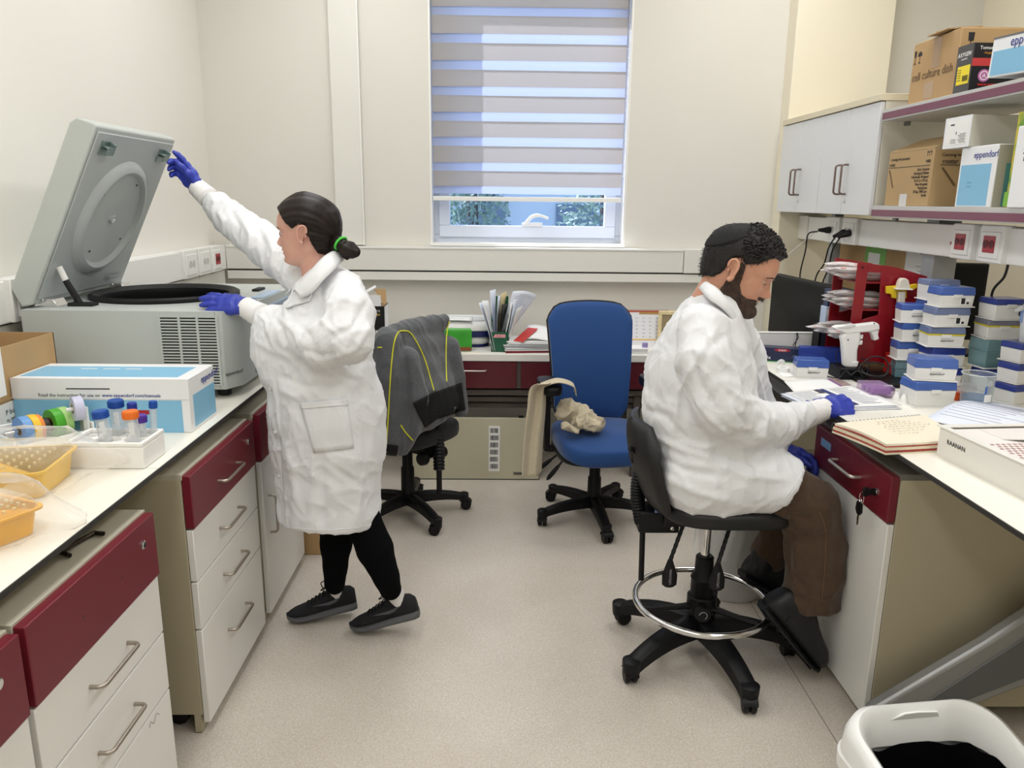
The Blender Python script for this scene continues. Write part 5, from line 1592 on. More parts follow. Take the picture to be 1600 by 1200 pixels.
# plugs and cables
M_cable = mat('black_cable', '141416', .5)
M_wcable = mat('white_cable', 'dcdbd2', .5)
def cable(label, path, r=.004, m_=None, plug=None, name='cable', smooth=8):
 t = thing(name, label, 'cable', path[0], world=True)
 obj('cord', MB().tube(spline(path, smooth), r, 8), m_ or M_cable, t, smooth=80)
 if plug:
  c, d = Vector(plug[0]), Vector(plug[1]).normalized()
  obj('plug', MB().tube([c, c + d * .018, c + d * .03, c + d * .065], [.018, .018, .014, .008], 12), M_cable, t)
 return t
sx_ = 1.827
cable('black cable with a straight plug from the left white socket down behind the monitor', [(sx_ - .07, 4.33, 1.447), (sx_ - .11, 4.36, 1.43), (sx_ - .10, 4.40, 1.34), (sx_ - .11, 4.42, 1.20), (1.73, 4.40, 1.10), (1.75, 4.36, .80)],
  plug=((sx_ - .002, 4.33, 1.455), (-1, 0, 0)))
cable('black cable with an angled plug in the right white socket', [(sx_ - .05, 4.135, 1.43), (sx_ - .075, 4.15, 1.37), (sx_ - .07, 4.20, 1.28), (sx_ - .09, 4.25, 1.18), (1.74, 4.25, .90), (1.75, 4.2, .79)],
  plug=((sx_ - .002, 4.135, 1.452), (-.85, .1, -.35)))
cable('second black cable with angled plug in the right white socket, nearer the shelf', [(sx_ - .05, 4.075, 1.43), (sx_ - .075, 4.10, 1.36), (sx_ - .06, 4.16, 1.26), (sx_ - .07, 4.2, 1.15), (1.76, 4.2, .90), (1.77, 4.15, .79)],
  plug=((sx_ - .002, 4.075, 1.452), (-.85, .12, -.35)))
cable('thin white cable sloping from the left socket down to the desk', [(sx_ - .075, 4.36, 1.44), (1.68, 4.47, 1.33), (1.58, 4.6, 1.18), (1.47, 4.66, 1.0), (1.43, 4.66, .80), (1.42, 4.62, .757)], .0025, M_wcable)

# monitors
def monitor(name, label, c, w, h, nrm, stand_z, thin=.05):
 t = thing(name, label, 'monitor', (c[0], c[1], stand_z), world=True)
 n = Vector(nrm).normalized(); s = Vector((0, 0, 1)).cross(n).normalized(); C_ = Vector(c)
 obj('casing', MB().obox(C_ - n * thin / 2, s, (0, 0, 1), n, w / 2, h / 2, thin / 2), M_black, t, bevel=.006)
 obj('screen', MB().obox(C_ + n * .0006, s, (0, 0, 1), n, w / 2 - .014, h / 2 - .016, .001), mat('screen_black', '0b0c0e', .35, spec=.2), t)
 obj('neck', MB().obox((c[0] - n.x * .05, c[1] - n.y * .05, (stand_z + c[2]) / 2), s, n, (0, 0, 1), .035, .018, (c[2] - stand_z) / 2), M_black, t, bevel=.003)
 obj('foot', MB().obox((c[0] - n.x * .04, c[1] - n.y * .04, stand_z + .008), s, n, (0, 0, 1), .13, .09, .0075), M_black, t, bevel=.004)
 return t
monitor('monitor', 'large black monitor behind the seated man, its dark screen facing the aisle', (1.62, 4.02, 1.03), .94, .34, (-1, -.08, 0), .7505)
monitor('monitor', 'narrow black monitor seen past the grey post on the far side of the bench', (2.14, 3.60, 1.155), .26, .36, (-.25, -1, 0), .9005)
# little instrument with a display behind the man's chin
def instrument():
 t = thing('bench_device', 'small white instrument with a blue display behind the chin of the seated man', 'device', (1.26, 4.25, .75), world=True)
 c = at(1163, 507, y=4.20)
 obj('body', MB().box(c.x - .16, 4.22, .7505, c.x + .06, 4.5, c.z + .055), M_white, t, bevel=.012, seg=3)
 obj('bezel', MB().prism([(c.x - .12, 4.205, c.z - .05), (c.x + .045, 4.205, c.z - .05), (c.x + .055, 4.23, c.z + .042), (c.x - .11, 4.23, c.z + .042)], (0, .012, 0)), mat('bezel_grey', '3b3f47', .4), t, bevel=.003)
 obj('display', MB().prism([(c.x - .115, 4.2, c.z - .038), (c.x + .012, 4.2, c.z - .038), (c.x + .02, 4.224, c.z + .032), (c.x - .107, 4.224, c.z + .032)], (0, .004, 0)), mat('display_lcd', '6f82b8', .25, emit=('5f78b8', .35)), t)
 b = MB().prism([(c.x - .105, 4.219, c.z + .012), (c.x + .017, 4.219, c.z + .012), (c.x + .0185, 4.2225, c.z + .026), (c.x - .105, 4.2225, c.z + .026)], (0, .003, 0))
 obj('display_bar', b, mat('display_bar', '4d7fd0', .3, emit=('4d7fd0', .4)), t)
 for k in range(4):
  obj('button', MB().box(c.x + .028, 4.204 + .005 * k, c.z - .032 + .018 * k, c.x + .036, 4.214 + .005 * k, c.z - .026 + .018 * k), M_white, t)
 text('Canon', .01, M_white, t, (c.x - .06, 4.2038, c.z - .047), (1, 0, 0), (0, 0, 1)) if False else None
instrument()
# low white screen at the bench end
t_ = thing('bench_screen', 'low white screen standing across the far end of the right bench', 'screen', (1.4, 3.49, .9), world=True)
obj('plate', MB().box(1.10, 3.485, .9, 1.66, 3.497, 1.018), mat('screen_white', 'e3e2df', .25), t_, bevel=.002)
obj('edge_strip', MB().box(1.098, 3.482, 1.016, 1.662, 3.50, 1.022), M_white, t_, bevel=.002)

# ------------------------------------------------------------------ boxes on the shelves
def orient_box(name, label, cat, x0, x1, y0, y1, z0, z1, m_, bevel=.003):
 t = thing(name, label, cat, ((x0 + x1) / 2, (y0 + y1) / 2, z0), world=True)
 o = obj('body', MB().box(x0, y0, z0, x1, y1, z1), m_, t, bevel=bevel); return t
LX = (0, -1, 0)      # reading direction on faces that look at the aisle (-X)
ZU = (0, 0, 1)
def dish_carton():
 zs = 2.006
 # front-left face looks to the aisle (-X), right face to the camera (-Y)
 x0, x1, y0, y1 = 1.725, 2.05, 3.10, 3.44; h = .242
 t = orient_box('cardboard_box', 'big brown cardboard box with cell culture dish handwritten on it, upper shelf', 'box', x0, x1, y0, y1, zs, zs + h, M_card)
 obj('flap', MB().prism([(x0 + .0, y0 + .01, zs + h), (x1, y0 + .01, zs + h), (x1, y0 + .2, zs + h + .012), (x0 + .01, y0 + .2, zs + h + .02)], (0, 0, .004)), M_card, t)
 obj('flap', MB().prism([(x0 - .02, y0 + .06, zs + h + .006), (x0 + .1, y0 + .04, zs + h + .012), (x0 + .1, y0 + .2, zs + h + .012), (x0 - .03, y0 + .19, zs + h + .002)], (0, 0, .003)), M_card, t)
 tm = mat('clear_tape', 'a58a68', .15)
 obj('packing_tape', MB().box(x0 - .0008, 3.225, zs + .125, x0, 3.285, zs + h - .004), tm, t)
 obj('packing_tape', MB().box(x0 - .0008, 3.25, zs + .012, x0, 3.32, zs + .075), mat('clear_tape_2', 'b59a7c', .2), t)
 text('cell culture dish', .047, mat('pen_ink', '6b5640', .7), t, (x0 - .001, 3.425, zs + .092), LX, (0, -.12, 1))
 def arrows(y, n, z, up=True):
  for k in range(n):
   yy = y - .036 * k; b = MB()
   b.prism([(x0 - .001, yy - .006, z), (x0 - .001, yy + .006, z), (x0 - .001, yy + .006, z + .004), (x0 - .001, yy - .006, z + .004)], (.001, 0, 0))
   b.prism([(x0 - .001, yy - .0012, z), (x0 - .001, yy + .0012, z), (x0 - .001, yy + .0012, z + .03), (x0 - .001, yy - .0012, z + .03)], (.001, 0, 0))
   if k == 0: b.prism([(x0 - .001, yy - .006, z + .028), (x0 - .001, yy + .006, z + .028), (x0 - .001, yy + .008, z + .052), (x0 - .001, yy - .008, z + .052)], (.001, 0, 0))
   else: b.prism([(x0 - .001, yy + .016 * math.cos(a), z + .028 + .018 * math.sin(a)) for a in [PI * q / 8 for q in range(9)]], (.001, 0, 0))
   obj('handling_mark', b, M_ink, t)
 arrows(3.42, 2, zs + .16)
 b = MB().prism([(1.755, y0 - .001, zs + .195), (1.775, y0 - .001, zs + .195), (1.777, y0 - .001, zs + .225), (1.753, y0 - .001, zs + .225)], (0, .001, 0))
 b.box(1.7635, y0 - .001, zs + .165, 1.7665, y0, zs + .196)
 obj('handling_mark', b, M_ink, t)
dish_carton()
def black_carton():
 zs = 2.006; x0, x1, y0, y1 = 1.715, 2.03, 2.985, 3.085; h = .168
 mb = mat('axy_black', '101014', .35)
 t = orient_box('carton', 'black carton with red stripe and yellow label on the upper shelf', 'box', x0, x1, y0, y1, zs, zs + h, mb)
 obj('grey_end', MB().box(x0 - .001, y0, zs, x0, y1, zs + h), mat('end_grey', '4c4a48', .45), t)
 obj('yellow_label', MB().box(x0 - .0018, 2.992, zs + .03, x0 - .001, 3.070, zs + .095), mat('label_yellow', 'f3dc32', .5), t)
 b = MB()
 for k in range(5): b.box(x0 - .0024, 3.045, zs + .045 + .009 * k, x0 - .0018, 3.065, zs + .047 + .009 * k)
 for k in range(9): b.box(x0 - .0024, 2.998 + .004 * k, zs + .040, x0 - .0018, 3.0 + .004 * k, zs + .060)
 o = obj('label_print', b, M_ink, t); o['kind'] = 'stuff'
 text('AXYGEN', .021, M_label, t, (x0 - .0012, 3.080, zs + .128), LX, ZU, bold=.006, shear=.2)
 text('SCIENTIFIC', .008, M_label, t, (x0 - .0012, 3.055, zs + .116), LX, ZU)
 obj('red_stripe', MB().box(x0, y0 - .001, zs + .088, x1, y0, zs + .115), mat('stripe_red', 'c03a3a', .4), t)
 text("Tomor's Innovation", .017, M_label, t, (x0 + .022, y0 - .0006, zs + .145), (1, 0, 0), ZU, bold=.006)
 text('Axygen Scientific', .011, mat('print_orange', 'd0902a', .5), t, (x0 + .04, y0 - .0006, zs + .130), (1, 0, 0), ZU)
 text('www.axygen.com', .016, mat('print_red', 'd8322e', .5), t, (x0 + .03, y0 - .0006, zs + .02), (1, 0, 0), ZU, bold=.006)
 c = (x0 + .05, y0 - .0004, zs + .055)
 obj('round_emblem', MB().lathe([(.022, 0), (.022, .0006), (.0, .0006)], c, (0, -1, 0), 28), mat('emblem_pink', 'c06fa8', .5), t)
 obj('emblem_ring', MB().lathe([(.016, .0006), (.016, .0012), (.013, .0012), (.013, .0006)], c, (0, -1, 0), 28, False, False), M_label, t)
 text('A', .02, M_label, t, (c[0], c[1] - .0012, c[2] - .007), (1, 0, 0), ZU, 'CENTER', bold=.006)
 text('AXYGEN', .04, M_label, t, (x0 + .15, y0 - .0006, zs + .012), (1, 0, 0), ZU, bold=.006, shear=.2)
black_carton()
def top_blue():
 zs = 2.006; x0, x1, y0, y1 = 1.70, 2.0, 2.20, 2.60
 # tilted: rests on the black carton's low edge
 t = thing('carton', 'white and sky-blue carton resting tilted over the black carton on the upper shelf', 'box', (1.705, 2.86, 2.033))
 t.rotation_euler = (math.radians(3), 0, 0)
 h, d, w = .128, .40, .30
 obj('body', MB().box(0, -d, 0, w, 0, h), M_boxw, t, bevel=.002)
 obj('blue_side_panel', MB().box(-.001, -d, .006, 0, -.012, h * .66), M_boxb, t)
 obj('dark_lid_line', MB().box(-.001, -d, h - .004, w, 0, h + .002), mat('lid_shadow_grey', '6b6b70', .5), t)
 text('eppendorf', .045, M_navy, t, (-.0012, -.10, h * .72), LX, ZU, bold=.0)
top_blue()
def pipet_carton():
 zs = 1.592; x0, x1, y0, y1 = 1.72, 2.03, 3.067, 3.552; h = .226
 t = orient_box('cardboard_box', 'tan cardboard box with printed pipette drawings on the lower shelf', 'box', x0, x1, y0 + .10, y1 - .02, zs, zs + h, mat('cardboard_tan', 'b89b70', .75, noise=(6, .04)))
 y0 += .10; y1 -= .02
 obj('roof_flap', MB().prism([(x0, y0, zs + h), (x0, y1, zs + h), (x0 + .14, y1, zs + h + .055), (x0 + .14, y0, zs + h + .055)], (0, 0, .004)), mat('cardboard_tan', 'b89b70', .75), t)
 f = x0 - .0008
 text('Corning Incorporated', .018, M_ink, t, (f, y1 - .02, zs + .190), LX, ZU)
 text('costar', .02, M_ink, t, (f, y1 - .012, zs + .168), LX, ZU, bold=.006)
 text('4488', .018, M_ink, t, (f, y0 + .02, zs + .172), LX, ZU, 'RIGHT')
 obj('printed_rule', MB().box(f, y0 + .02, zs + .160, x0, y1 - .01, zs + .1625), M_ink, t)
 text('25mL Stripette\nSerological Pipette\nIndividually Wrapped\n25 mL in 1/10 mL\nNon-Pyrogenic\nPolystyrene\n25/bag, 200/Case\nSterile', .0155, M_ink, t, (f, y0 + .02, zs + .142), LX, ZU, 'RIGHT', bold=.004)
 obj('drawn_pipette', MB().prism([(f, y1 - .012, zs + .150), (f, y1 - .022, zs + .153), (f, y1 - .065, zs + .08), (f, y1 - .063, zs + .074), (f, y1 - .056, zs + .078)], (.0006, 0, 0)), mat('drawn_brown', '6d5638', .7), t)
 b = MB()
 for k in range(3):
  yy = y0 + .02 + .014 * k; b.prism([(f, yy - .001, zs + .198), (f, yy + .001, zs + .198), (f, yy + .001, zs + .218), (f, yy - .001, zs + .218)], (.0006, 0, 0)); b.prism([(f, yy - .005, zs + .211), (f, yy + .005, zs + .211), (f, yy, zs + .22)], (.0006, 0, 0))
 o = obj('arrow_marks', b, M_ink, t); o['kind'] = 'stuff'
 obj('white_sticker', MB().box(f, 3.34, zs + .0, x0, 3.40, zs + .05), mat('sticker_grey', 'd5d2d0', .3), t)
 text('Corning Incorporated', .018, M_ink, t, (x0 + .03, y0 - .0006, zs + .195), (1, 0, 0), ZU)
 text('costar', .026, M_ink, t, (x0 + .035, y0 - .0006, zs + .168), (1, 0, 0), ZU, bold=.006)
 obj('printed_rule', MB().box(x0 + .03, y0 - .0006, zs + .160, x1 - .02, y0, zs + .163), M_ink, t)
 obj('drawn_pipette', MB().prism([(x0 + .035, y0 - .0006, zs + .15), (x0 + .043, y0 - .0006, zs + .153), (x0 + .10, y0 - .0006, zs + .088), (x0 + .102, y0 - .0006, zs + .078), (x0 + .092, y0 - .0006, zs + .082)], (0, .0006, 0)), mat('drawn_brown', '6d5638', .7), t)
pipet_carton()
def low_blue():
 zs = 1.592; x0, x1, y0, y1 = 1.715, 1.97, 2.722, 2.95; h = .214
 y0 += .03; y1 += .02
 t = orient_box('carton', 'white carton with sky-blue panel on the lower shelf under a smaller white box', 'box', x0, x1, y0, y1, zs, zs + h, M_boxw)
 f = x0 - .0008
 obj('blue_side_panel', MB().box(f, y0 + .025, zs + .005, x0, y1 - .012, zs + .150), M_boxb, t)
 obj('grey_face', MB().box(x0 + .004, y0 - .001, zs, x1, y0, zs + h - .003), mat('carton_grey', 'b9b5a6', .5), t)
 obj('blue_front_panel', MB().box(x0 + .035, y0 - .0016, zs + .004, x1 - .02, y0 - .001, zs + .150), mat('teal_panel', '5f9a9f', .5), t)
 text('eppendorf', .034, M_navy, t, (f, y0 + .135, zs + .172), LX, ZU, bold=.0)
 b = MB()
 for k in range(2): b.box(f - .0005, y1 - .09, zs + .07 + .014 * k, f, y1 - .06, zs + .075 + .014 * k)
 o = obj('faint_print', b, mat('faint_blue', '6ea6cc', .5), t); o['kind'] = 'stuff'
 zt = zs + h + .001
 t = orient_box('box', 'small white box with printed label lying on the sky-blue carton of the lower shelf', 'box', 1.705, 1.96, 2.915, 3.085, zt, zt + .112, mat('grey_white_carton', 'cfccc0', .5))
 obj('white_face', MB().box(1.7035, 2.915, zt, 1.705, 3.085, zt + .112), M_boxw, t)
 f = 1.7028
 obj('paper_label', MB().box(f, 2.93, zt + .012, 1.7035, 3.065, zt + .098), M_label, t)
 b = MB(); rs = random.Random(1)
 for k in range(7): b.box(f - .0005, 2.937 + .008 * (k % 2), zt + .018 + .005 * k, f, 2.978 + .006 * (k % 3), zt + .0195 + .005 * k)
 for k in range(3): b.box(f - .0005, 3.0, zt + .018 + .006 * k, f, 3.035, zt + .0195 + .006 * k)
 b.box(f - .0005, 3.02, zt + .082, f, 3.045, zt + .087)
 b.box(f - .0005, 3.0, zt + .048, f, 3.005, zt + .058)
 o = obj('label_print', b, M_ink, t); o['kind'] = 'stuff'
low_blue()
def flower_carton():
 zs = 1.592
 M = bpy.data.materials.new('floral_print'); M.use_nodes = True; nt = M.node_tree; N = nt.nodes; L = nt.links
 tc = N.new('ShaderNodeTexCoord'); n = N.new('ShaderNodeTexNoise'); n.inputs['Scale'].default_value = 26; n.inputs['Detail'].default_value = 3
 L.new(tc.outputs['Object'], n.inputs['Vector']); r = N.new('ShaderNodeValToRGB'); e = r.color_ramp.elements
 e[0].position = .36; e[0].color = lin('7fa33a') + (1,); e[1].position = .62; e[1].color = lin('d8c23a') + (1,)
 x = r.color_ramp.elements.new(.7); x.color = lin('c2703a') + (1,); x = r.color_ramp.elements.new(.3); x.color = lin('4f8f2f') + (1,)
 L.new(n.outputs[0], r.inputs[0]); L.new(r.outputs[0], N['Principled BSDF'].inputs['Base Color'])
 t = orient_box('carton', 'green and yellow flower-patterned carton at the right end of the lower shelf', 'box', 1.72, 1.99, 2.45, 2.68, zs, zs + .31, M)
 obj('green_patch', MB().prism([(1.7194, 2.46, zs + .004), (1.7194, 2.69, zs + .004), (1.7194, 2.69, zs + .05), (1.7194, 2.60, zs + .075), (1.7194, 2.46, zs + .09)], (.0006, 0, 0)), mat('leaf_green', '7fb73c', .5), t)
 obj('dark_emblem', MB().prism([(1.7188, 2.64, zs + .02), (1.7188, 2.60, zs + .03), (1.7188, 2.585, zs + .055), (1.7188, 2.61, zs + .045)], (.0005, 0, 0)), mat('emblem_dark', '3a2a30', .5), t)
 t = orient_box('box', 'small white printed box standing in front of the flower-patterned carton', 'box', 1.695, 1.712, 2.40, 2.63, zs, zs + .26, M_boxw)
 b = MB()
 for k in range(5): b.box(1.6944, 2.545, zs + .17 + .012 * k, 1.695, 2.585, zs + .175 + .012 * k)
 b.box(1.6944, 2.56, zs + .148, 1.695, 2.58, zs + .162)
 o = obj('label_print', b, M_ink, t); o['kind'] = 'stuff'
flower_carton()

# ------------------------------------------------------------------ pipette tip boxes
M_tipw = mat('tip_box_white', 'e9e8e4', 0.4, noise=(8, .01))
M_tipl = mat('tip_lid_blue', '5277cc', 0.2, trans=.35, alpha=.93)
M_tipl2 = mat('tip_lid_pale', '8a9bc6', 0.2, trans=.35, alpha=.9)
M_tipd = mat('tip_lid_navy', '30439a', 0.2, trans=.2)
M_teal = mat('teal_clear', '86b4c0', 0.15, trans=.45, alpha=.85)
M_tray = mat('tip_tray_yellow', 'd6c632', .5)
def taper_box(x, y, z0, z1, s0, s1):
 b = MB(); vs = []
 for z, s_ in ((z0, s0), (z1, s1)):
  vs += [(-x * s_, -y * s_, z), (x * s_, -y * s_, z), (x * s_, y * s_, z), (-x * s_, y * s_, z)]
 return b.add(vs, [(0, 3, 2, 1), (4, 5, 6, 7), (0, 1, 5, 4), (1, 2, 6, 5), (2, 3, 7, 6), (3, 0, 4, 7)])
def tip_box(c, rz, label, w=.122, d=.085, hb=.052, hl=.026, lid=None, tray=False, group=None, logo='front', teal=False, sticker=None):
 t = thing('tip_box', label, 'tip box', c, rz, group)
 obj('foot_plate', MB().box(-w / 2 - .003, -d / 2 - .003, 0, w / 2 + .003, d / 2 + .003, .004), M_tipw, t, bevel=.001)
 obj('base', taper_box(w / 2, d / 2, .004, hb, .93, .97), M_teal if teal else M_tipw, t, bevel=.002)
 obj('lid', taper_box(w / 2, d / 2, hb + (.006 if tray else .0005), hb + hl, 1.01, .96), lid or M_tipl, t, bevel=.003)
 if tray: obj('tray_strip', MB().box(-w / 2 * .985, -d / 2 * .985, hb, w / 2 * .985, d / 2 * .985, hb + .006), M_tray, t)
 obj('clasp', MB().box(-.018, -d / 2 - .003, hb - .010, .018, -d / 2 + .002, hb + .003), M_tipw, t, bevel=.001)
 if logo: text('eppendorf', .0115, M_ink, t, (-.02, -d / 2 * .955 - .0006, hb * .5), (1, 0, 0), (0, .02, 1), bold=.0)
 if sticker:
  obj('sticker', MB().box(.012, -d / 2 * .972 - .0008, hb * .22, .05, -d / 2 * .95, hb * .75), M_label, t)
  b = MB()
  for k in range(5): b.box(.015, -d / 2 * .972 - .0012, hb * .3 + .004 * k, .03, -d / 2 * .972 - .0008, hb * .3 + .0055 + .004 * k)
  b.box(.036, -d / 2 * .972 - .0012, hb * .28, .046, -d / 2 * .972 - .0008, hb * .28 + .009)
  o = obj('sticker_print', b, M_ink, t); o['kind'] = 'stuff'
 return t
G = 'pipette tip boxes on the right bench'
# single box near the end of the bench
tip_box((1.285, 3.10, .9), -.15, 'white tip box with a blue lid standing alone beside the navy carton', .128, .085, .045, .032, group=G)
# front stack: two wide boxes
rz = .03
bx, by = 1.535, 2.665
tip_box((bx, by, .9), rz, 'large white tip box with a blue lid, bottom of the two-high stack by the papers', .150, .11, .062, .030, M_tipl, logo=None, group=G)
tip_box((bx + .006, by + .004, .9935), rz - .22, 'tip box with a cracked pale-blue lid, top of the two-high stack by the papers', .142, .10, .046, .034, mat('tip_lid_sky', '5b7fd0', .15, trans=.4, alpha=.9), group=G)
# middle tower
tx, ty = 1.725, 2.93
z = .9
mid = [('tip box at the foot of the tallest middle tower, hidden behind the two-high stack', M_tipd, False, .052, .03), ('navy-lidded tip box second from below in the middle tower', M_tipd, False, .05, .032),
  ('tip box with a yellow tray strip under a grey-blue lid in the middle tower', M_tipl2, True, .046, .032), ('labelled tip box with grey-blue lid above the yellow-striped box', M_tipl2, False, .046, .028),
  ('labelled tip box with bright blue lid on top of the middle tower', M_tipl, False, .046, .030)]
offs = [(.01, .02, .0), (.005, .01, .1), (-.012, 0, -.12), (-.006, .0, .04), (.002, .0, .06)]
for i, (lab, ld_, tr, hb, hl) in enumerate(mid):
 tip_box((tx + offs[i][0], ty + offs[i][1], z), offs[i][2], lab, .138, .09, hb, hl, ld_, tr, group=G, logo='front' if i < 3 else None, sticker=i >= 3)
 z += hb + hl + .001
# left tower behind it
tx, ty = 1.665, 3.05; z = .9
lft = [('teal see-through tip box at the foot of the left tower, by the red food carton', M_teal, .05, .038, True), ('blue-lidded tip box second in the left tower', M_tipl, .045, .03, False), ('blue-lidded tip box third in the left tower, clasp forward', M_tipl, .048, .026, False),
  ('bright-blue-lidded tip box fourth in the left tower', M_tipl, .05, .024, False)]
for i, (lab, ld_, hb, hl, tl) in enumerate(lft):
 tip_box((tx - .006 * (i % 2), ty, z), -.18 + .08 * (i % 3), lab, .125, .08, hb, hl, ld_, False, group=G, teal=tl)
 z += hb + hl + .001
tip_box((1.655, 3.06, .9), .05, 'white tip box hidden low behind the left and middle towers', .12, .08, .30, .03, M_tipl2, group=G, logo=None) if False else None
# pale-lidded box on top at the back
tx, ty = 1.745, 3.055; z = .9
bk = [('plain tip box lowest in the rear tower', M_tipl), ('plain tip box second in the rear tower', M_tipl), ('plain tip box third in the rear tower', M_tipl), ('plain tip box fourth in the rear tower', M_tipl), ('grey-blue-lidded tip box topping the rear tower below the grey post', M_tipl2)]
for i, (lab, ld_) in enumerate(bk):
 tip_box((tx + .003 * (i % 2), ty, z), .02, lab, .128, .085, .060, .0215, ld_, False, group=G, logo=None); z += .0825
# right tower with teal box
tx, ty = 1.90, 2.88; z = .9
rt = [('white tip box with navy lid at the foot of the right tower behind the beaker', M_tipd, False, .06, .035, False, .15), ('big teal see-through tip box in the right tower behind the beaker', M_teal, False, .065, .045, True, .155), ('tip box with yellow tray strip and dull lid above the teal box', mat('tip_lid_grey', '8f8fa0', .2, trans=.3), True, .048, .024, False, .13), ('deep white tip box with a bright blue lid on top of the right tower', M_tipd, False, .058, .022, False, .125)]
for i, (lab, ld_, tr, hb, hl, tl, w) in enumerate(rt):
 tip_box((tx + (.02, 0, -.005, .0)[i], ty, z), (.1, .12, -.06, .06)[i], lab, w, .10, hb, hl, ld_, tr, group=G, teal=tl, logo=None)
 z += hb + hl + .001
# far right low stack under the pipettes
tx, ty = 1.885, 2.70; z = .9
for i, lab in enumerate(['navy-lidded tip box lowest beside the beaker at the picture edge', 'navy-lidded tip box second beside the beaker at the picture edge', 'navy-lidded tip box third beside the beaker, behind the pipette tip']):
 tip_box((tx + .014 * i, ty + .02 * i, z), .25, lab, .125, .09, .05, .022, M_tipd, False, group=G, logo=None); z += .073

# ------------------------------------------------------------------ beaker, orange rack, purple tray
def beaker():
 t = thing('beaker', 'clear glass beaker with blue markings standing before the right tower of tip boxes', 'beaker', (1.722, 2.675, .9))
 gl = film('clear_glass', 'e6eef2', .07, .03, 1.0)
 R, h = .052, .112
 obj('glass', MB().lathe([(.0, .003), (R - .008, .003), (R, .012), (R, h - .008), (R + .006, h), (R + .002, h - .001), (R - .003, h - .010), (R - .003, .013), (R - .010, .006), (0, .006)], (0, 0, 0), (0, 0, 1), 40, False, False), gl, t)
 obj('rim', MB().tube([((R + .005) * math.cos(a), (R + .005) * math.sin(a), h) for a in [2 * PI * i / 40 for i in range(40)]], .002, 6, closed=True), film('glass_rim', 'f2f6f8', .45, .05, 1.0), t)
 obj('blue_liquid', MB().lathe([(0, .007), (R - .006, .009), (R - .0045, .016), (R - .0045, .030), (0, .030)], n=32, cap0=False, cap1=True), mat('blue_film', '6f9fd6', .1, trans=.6, alpha=.6), t)
 def cyl_patch(a0, a1, z0, z1, m_, nm, o=.0008):
  obj(nm, MB().grid(lambda u, v: ((R + o) * math.cos(a0 + (a1 - a0) * u), (R + o) * math.sin(a0 + (a1 - a0) * u), z0 + (z1 - z0) * v), 8, 2), m_, t)
 a0 = -1.65
 cyl_patch(a0, a0 + .55, .018, .045, M_label, 'white_field')
 cyl_patch(a0 - .02, a0 + .12, .046, .075, mat('enamel_blue', '3f6ab8', .4), 'blue_scale')
 for k in range(4): cyl_patch(a0 + .15, a0 + .3 - .04 * (k % 2), .050 + .008 * k, .0515 + .008 * k, mat('enamel_blue', '3f6ab8', .4), 'scale_mark')
 c_ = MB()
 pts = [((R + .001) * math.cos(a0 + .28 + .18 * math.cos(a)), (R + .001) * math.sin(a0 + .28 + .18 * math.cos(a)), .086 + .008 * math.sin(a)) for a in [2 * PI * i / 16 + PI / 4 for i in range(16)]]
 obj('maker_mark', c_.tube(pts, .0006, 4, closed=True).tube([((R + .001) * math.cos(a0 + .28 + q), (R + .001) * math.sin(a0 + .28 + q), zz) for q, zz in ((-.1, .081), (0, .091), (.1, .081))], .0007, 4), mat('enamel_white', 'f4f4f2', .4), t)
beaker()
t_ = thing('rack', 'small orange tube rack between the two-high stack and the beaker', 'rack', (1.655, 2.735, .9))
obj('body', MB().box(-.03, -.02, 0, .035, .025, .028), mat('orange_plastic', 'f2642c', .4), t_, bevel=.003)
obj('upper_plate', MB().box(-.032, -.022, .03, .05, .027, .033), mat('orange_clear', 'f08a6a', .3, trans=.4, alpha=.7), t_)
obj('clear_cover', MB().box(-.032, -.022, .034, .09, .027, .058), film('clear_cover', 'f4e9e6', .12), t_, bevel=.002)
t_ = thing('tray', 'clear tray with purple tubes beside the open magazine papers', 'tray', (1.415, 2.80, .9))
obj('clear_shell', MB().box(-.045, -.06, 0, .045, .06, .042), film('purple_clear', 'c4a6cf', .22), t_, bevel=.003)
for k in range(3):
 obj('purple_strip', MB().box(-.036, -.05 + .034 * k, .012, .036, -.028 + .034 * k, .034), mat('purple_plastic', 'a070b4', .4), t_, bevel=.003)
for k, (dx, dy) in enumerate(((0, 0), (.012, -.03))):
 t_ = thing('tube_cap', ['white conical cap beside the purple tray, further one', 'white conical cap in front of the purple tray, nearer one'][k], 'cap', (1.445 + dx, 2.70 + dy, .9))
 obj('cone', MB().lathe([(.016, 0), (.016, .004), (.009, .024), (.004, .034), (0, .035)], n=18, cap1=False), M_white, t_)
 obj('skirt', MB().lathe([(.018, 0), (.018, .003), (.016, .004)], n=18), M_white, t_)

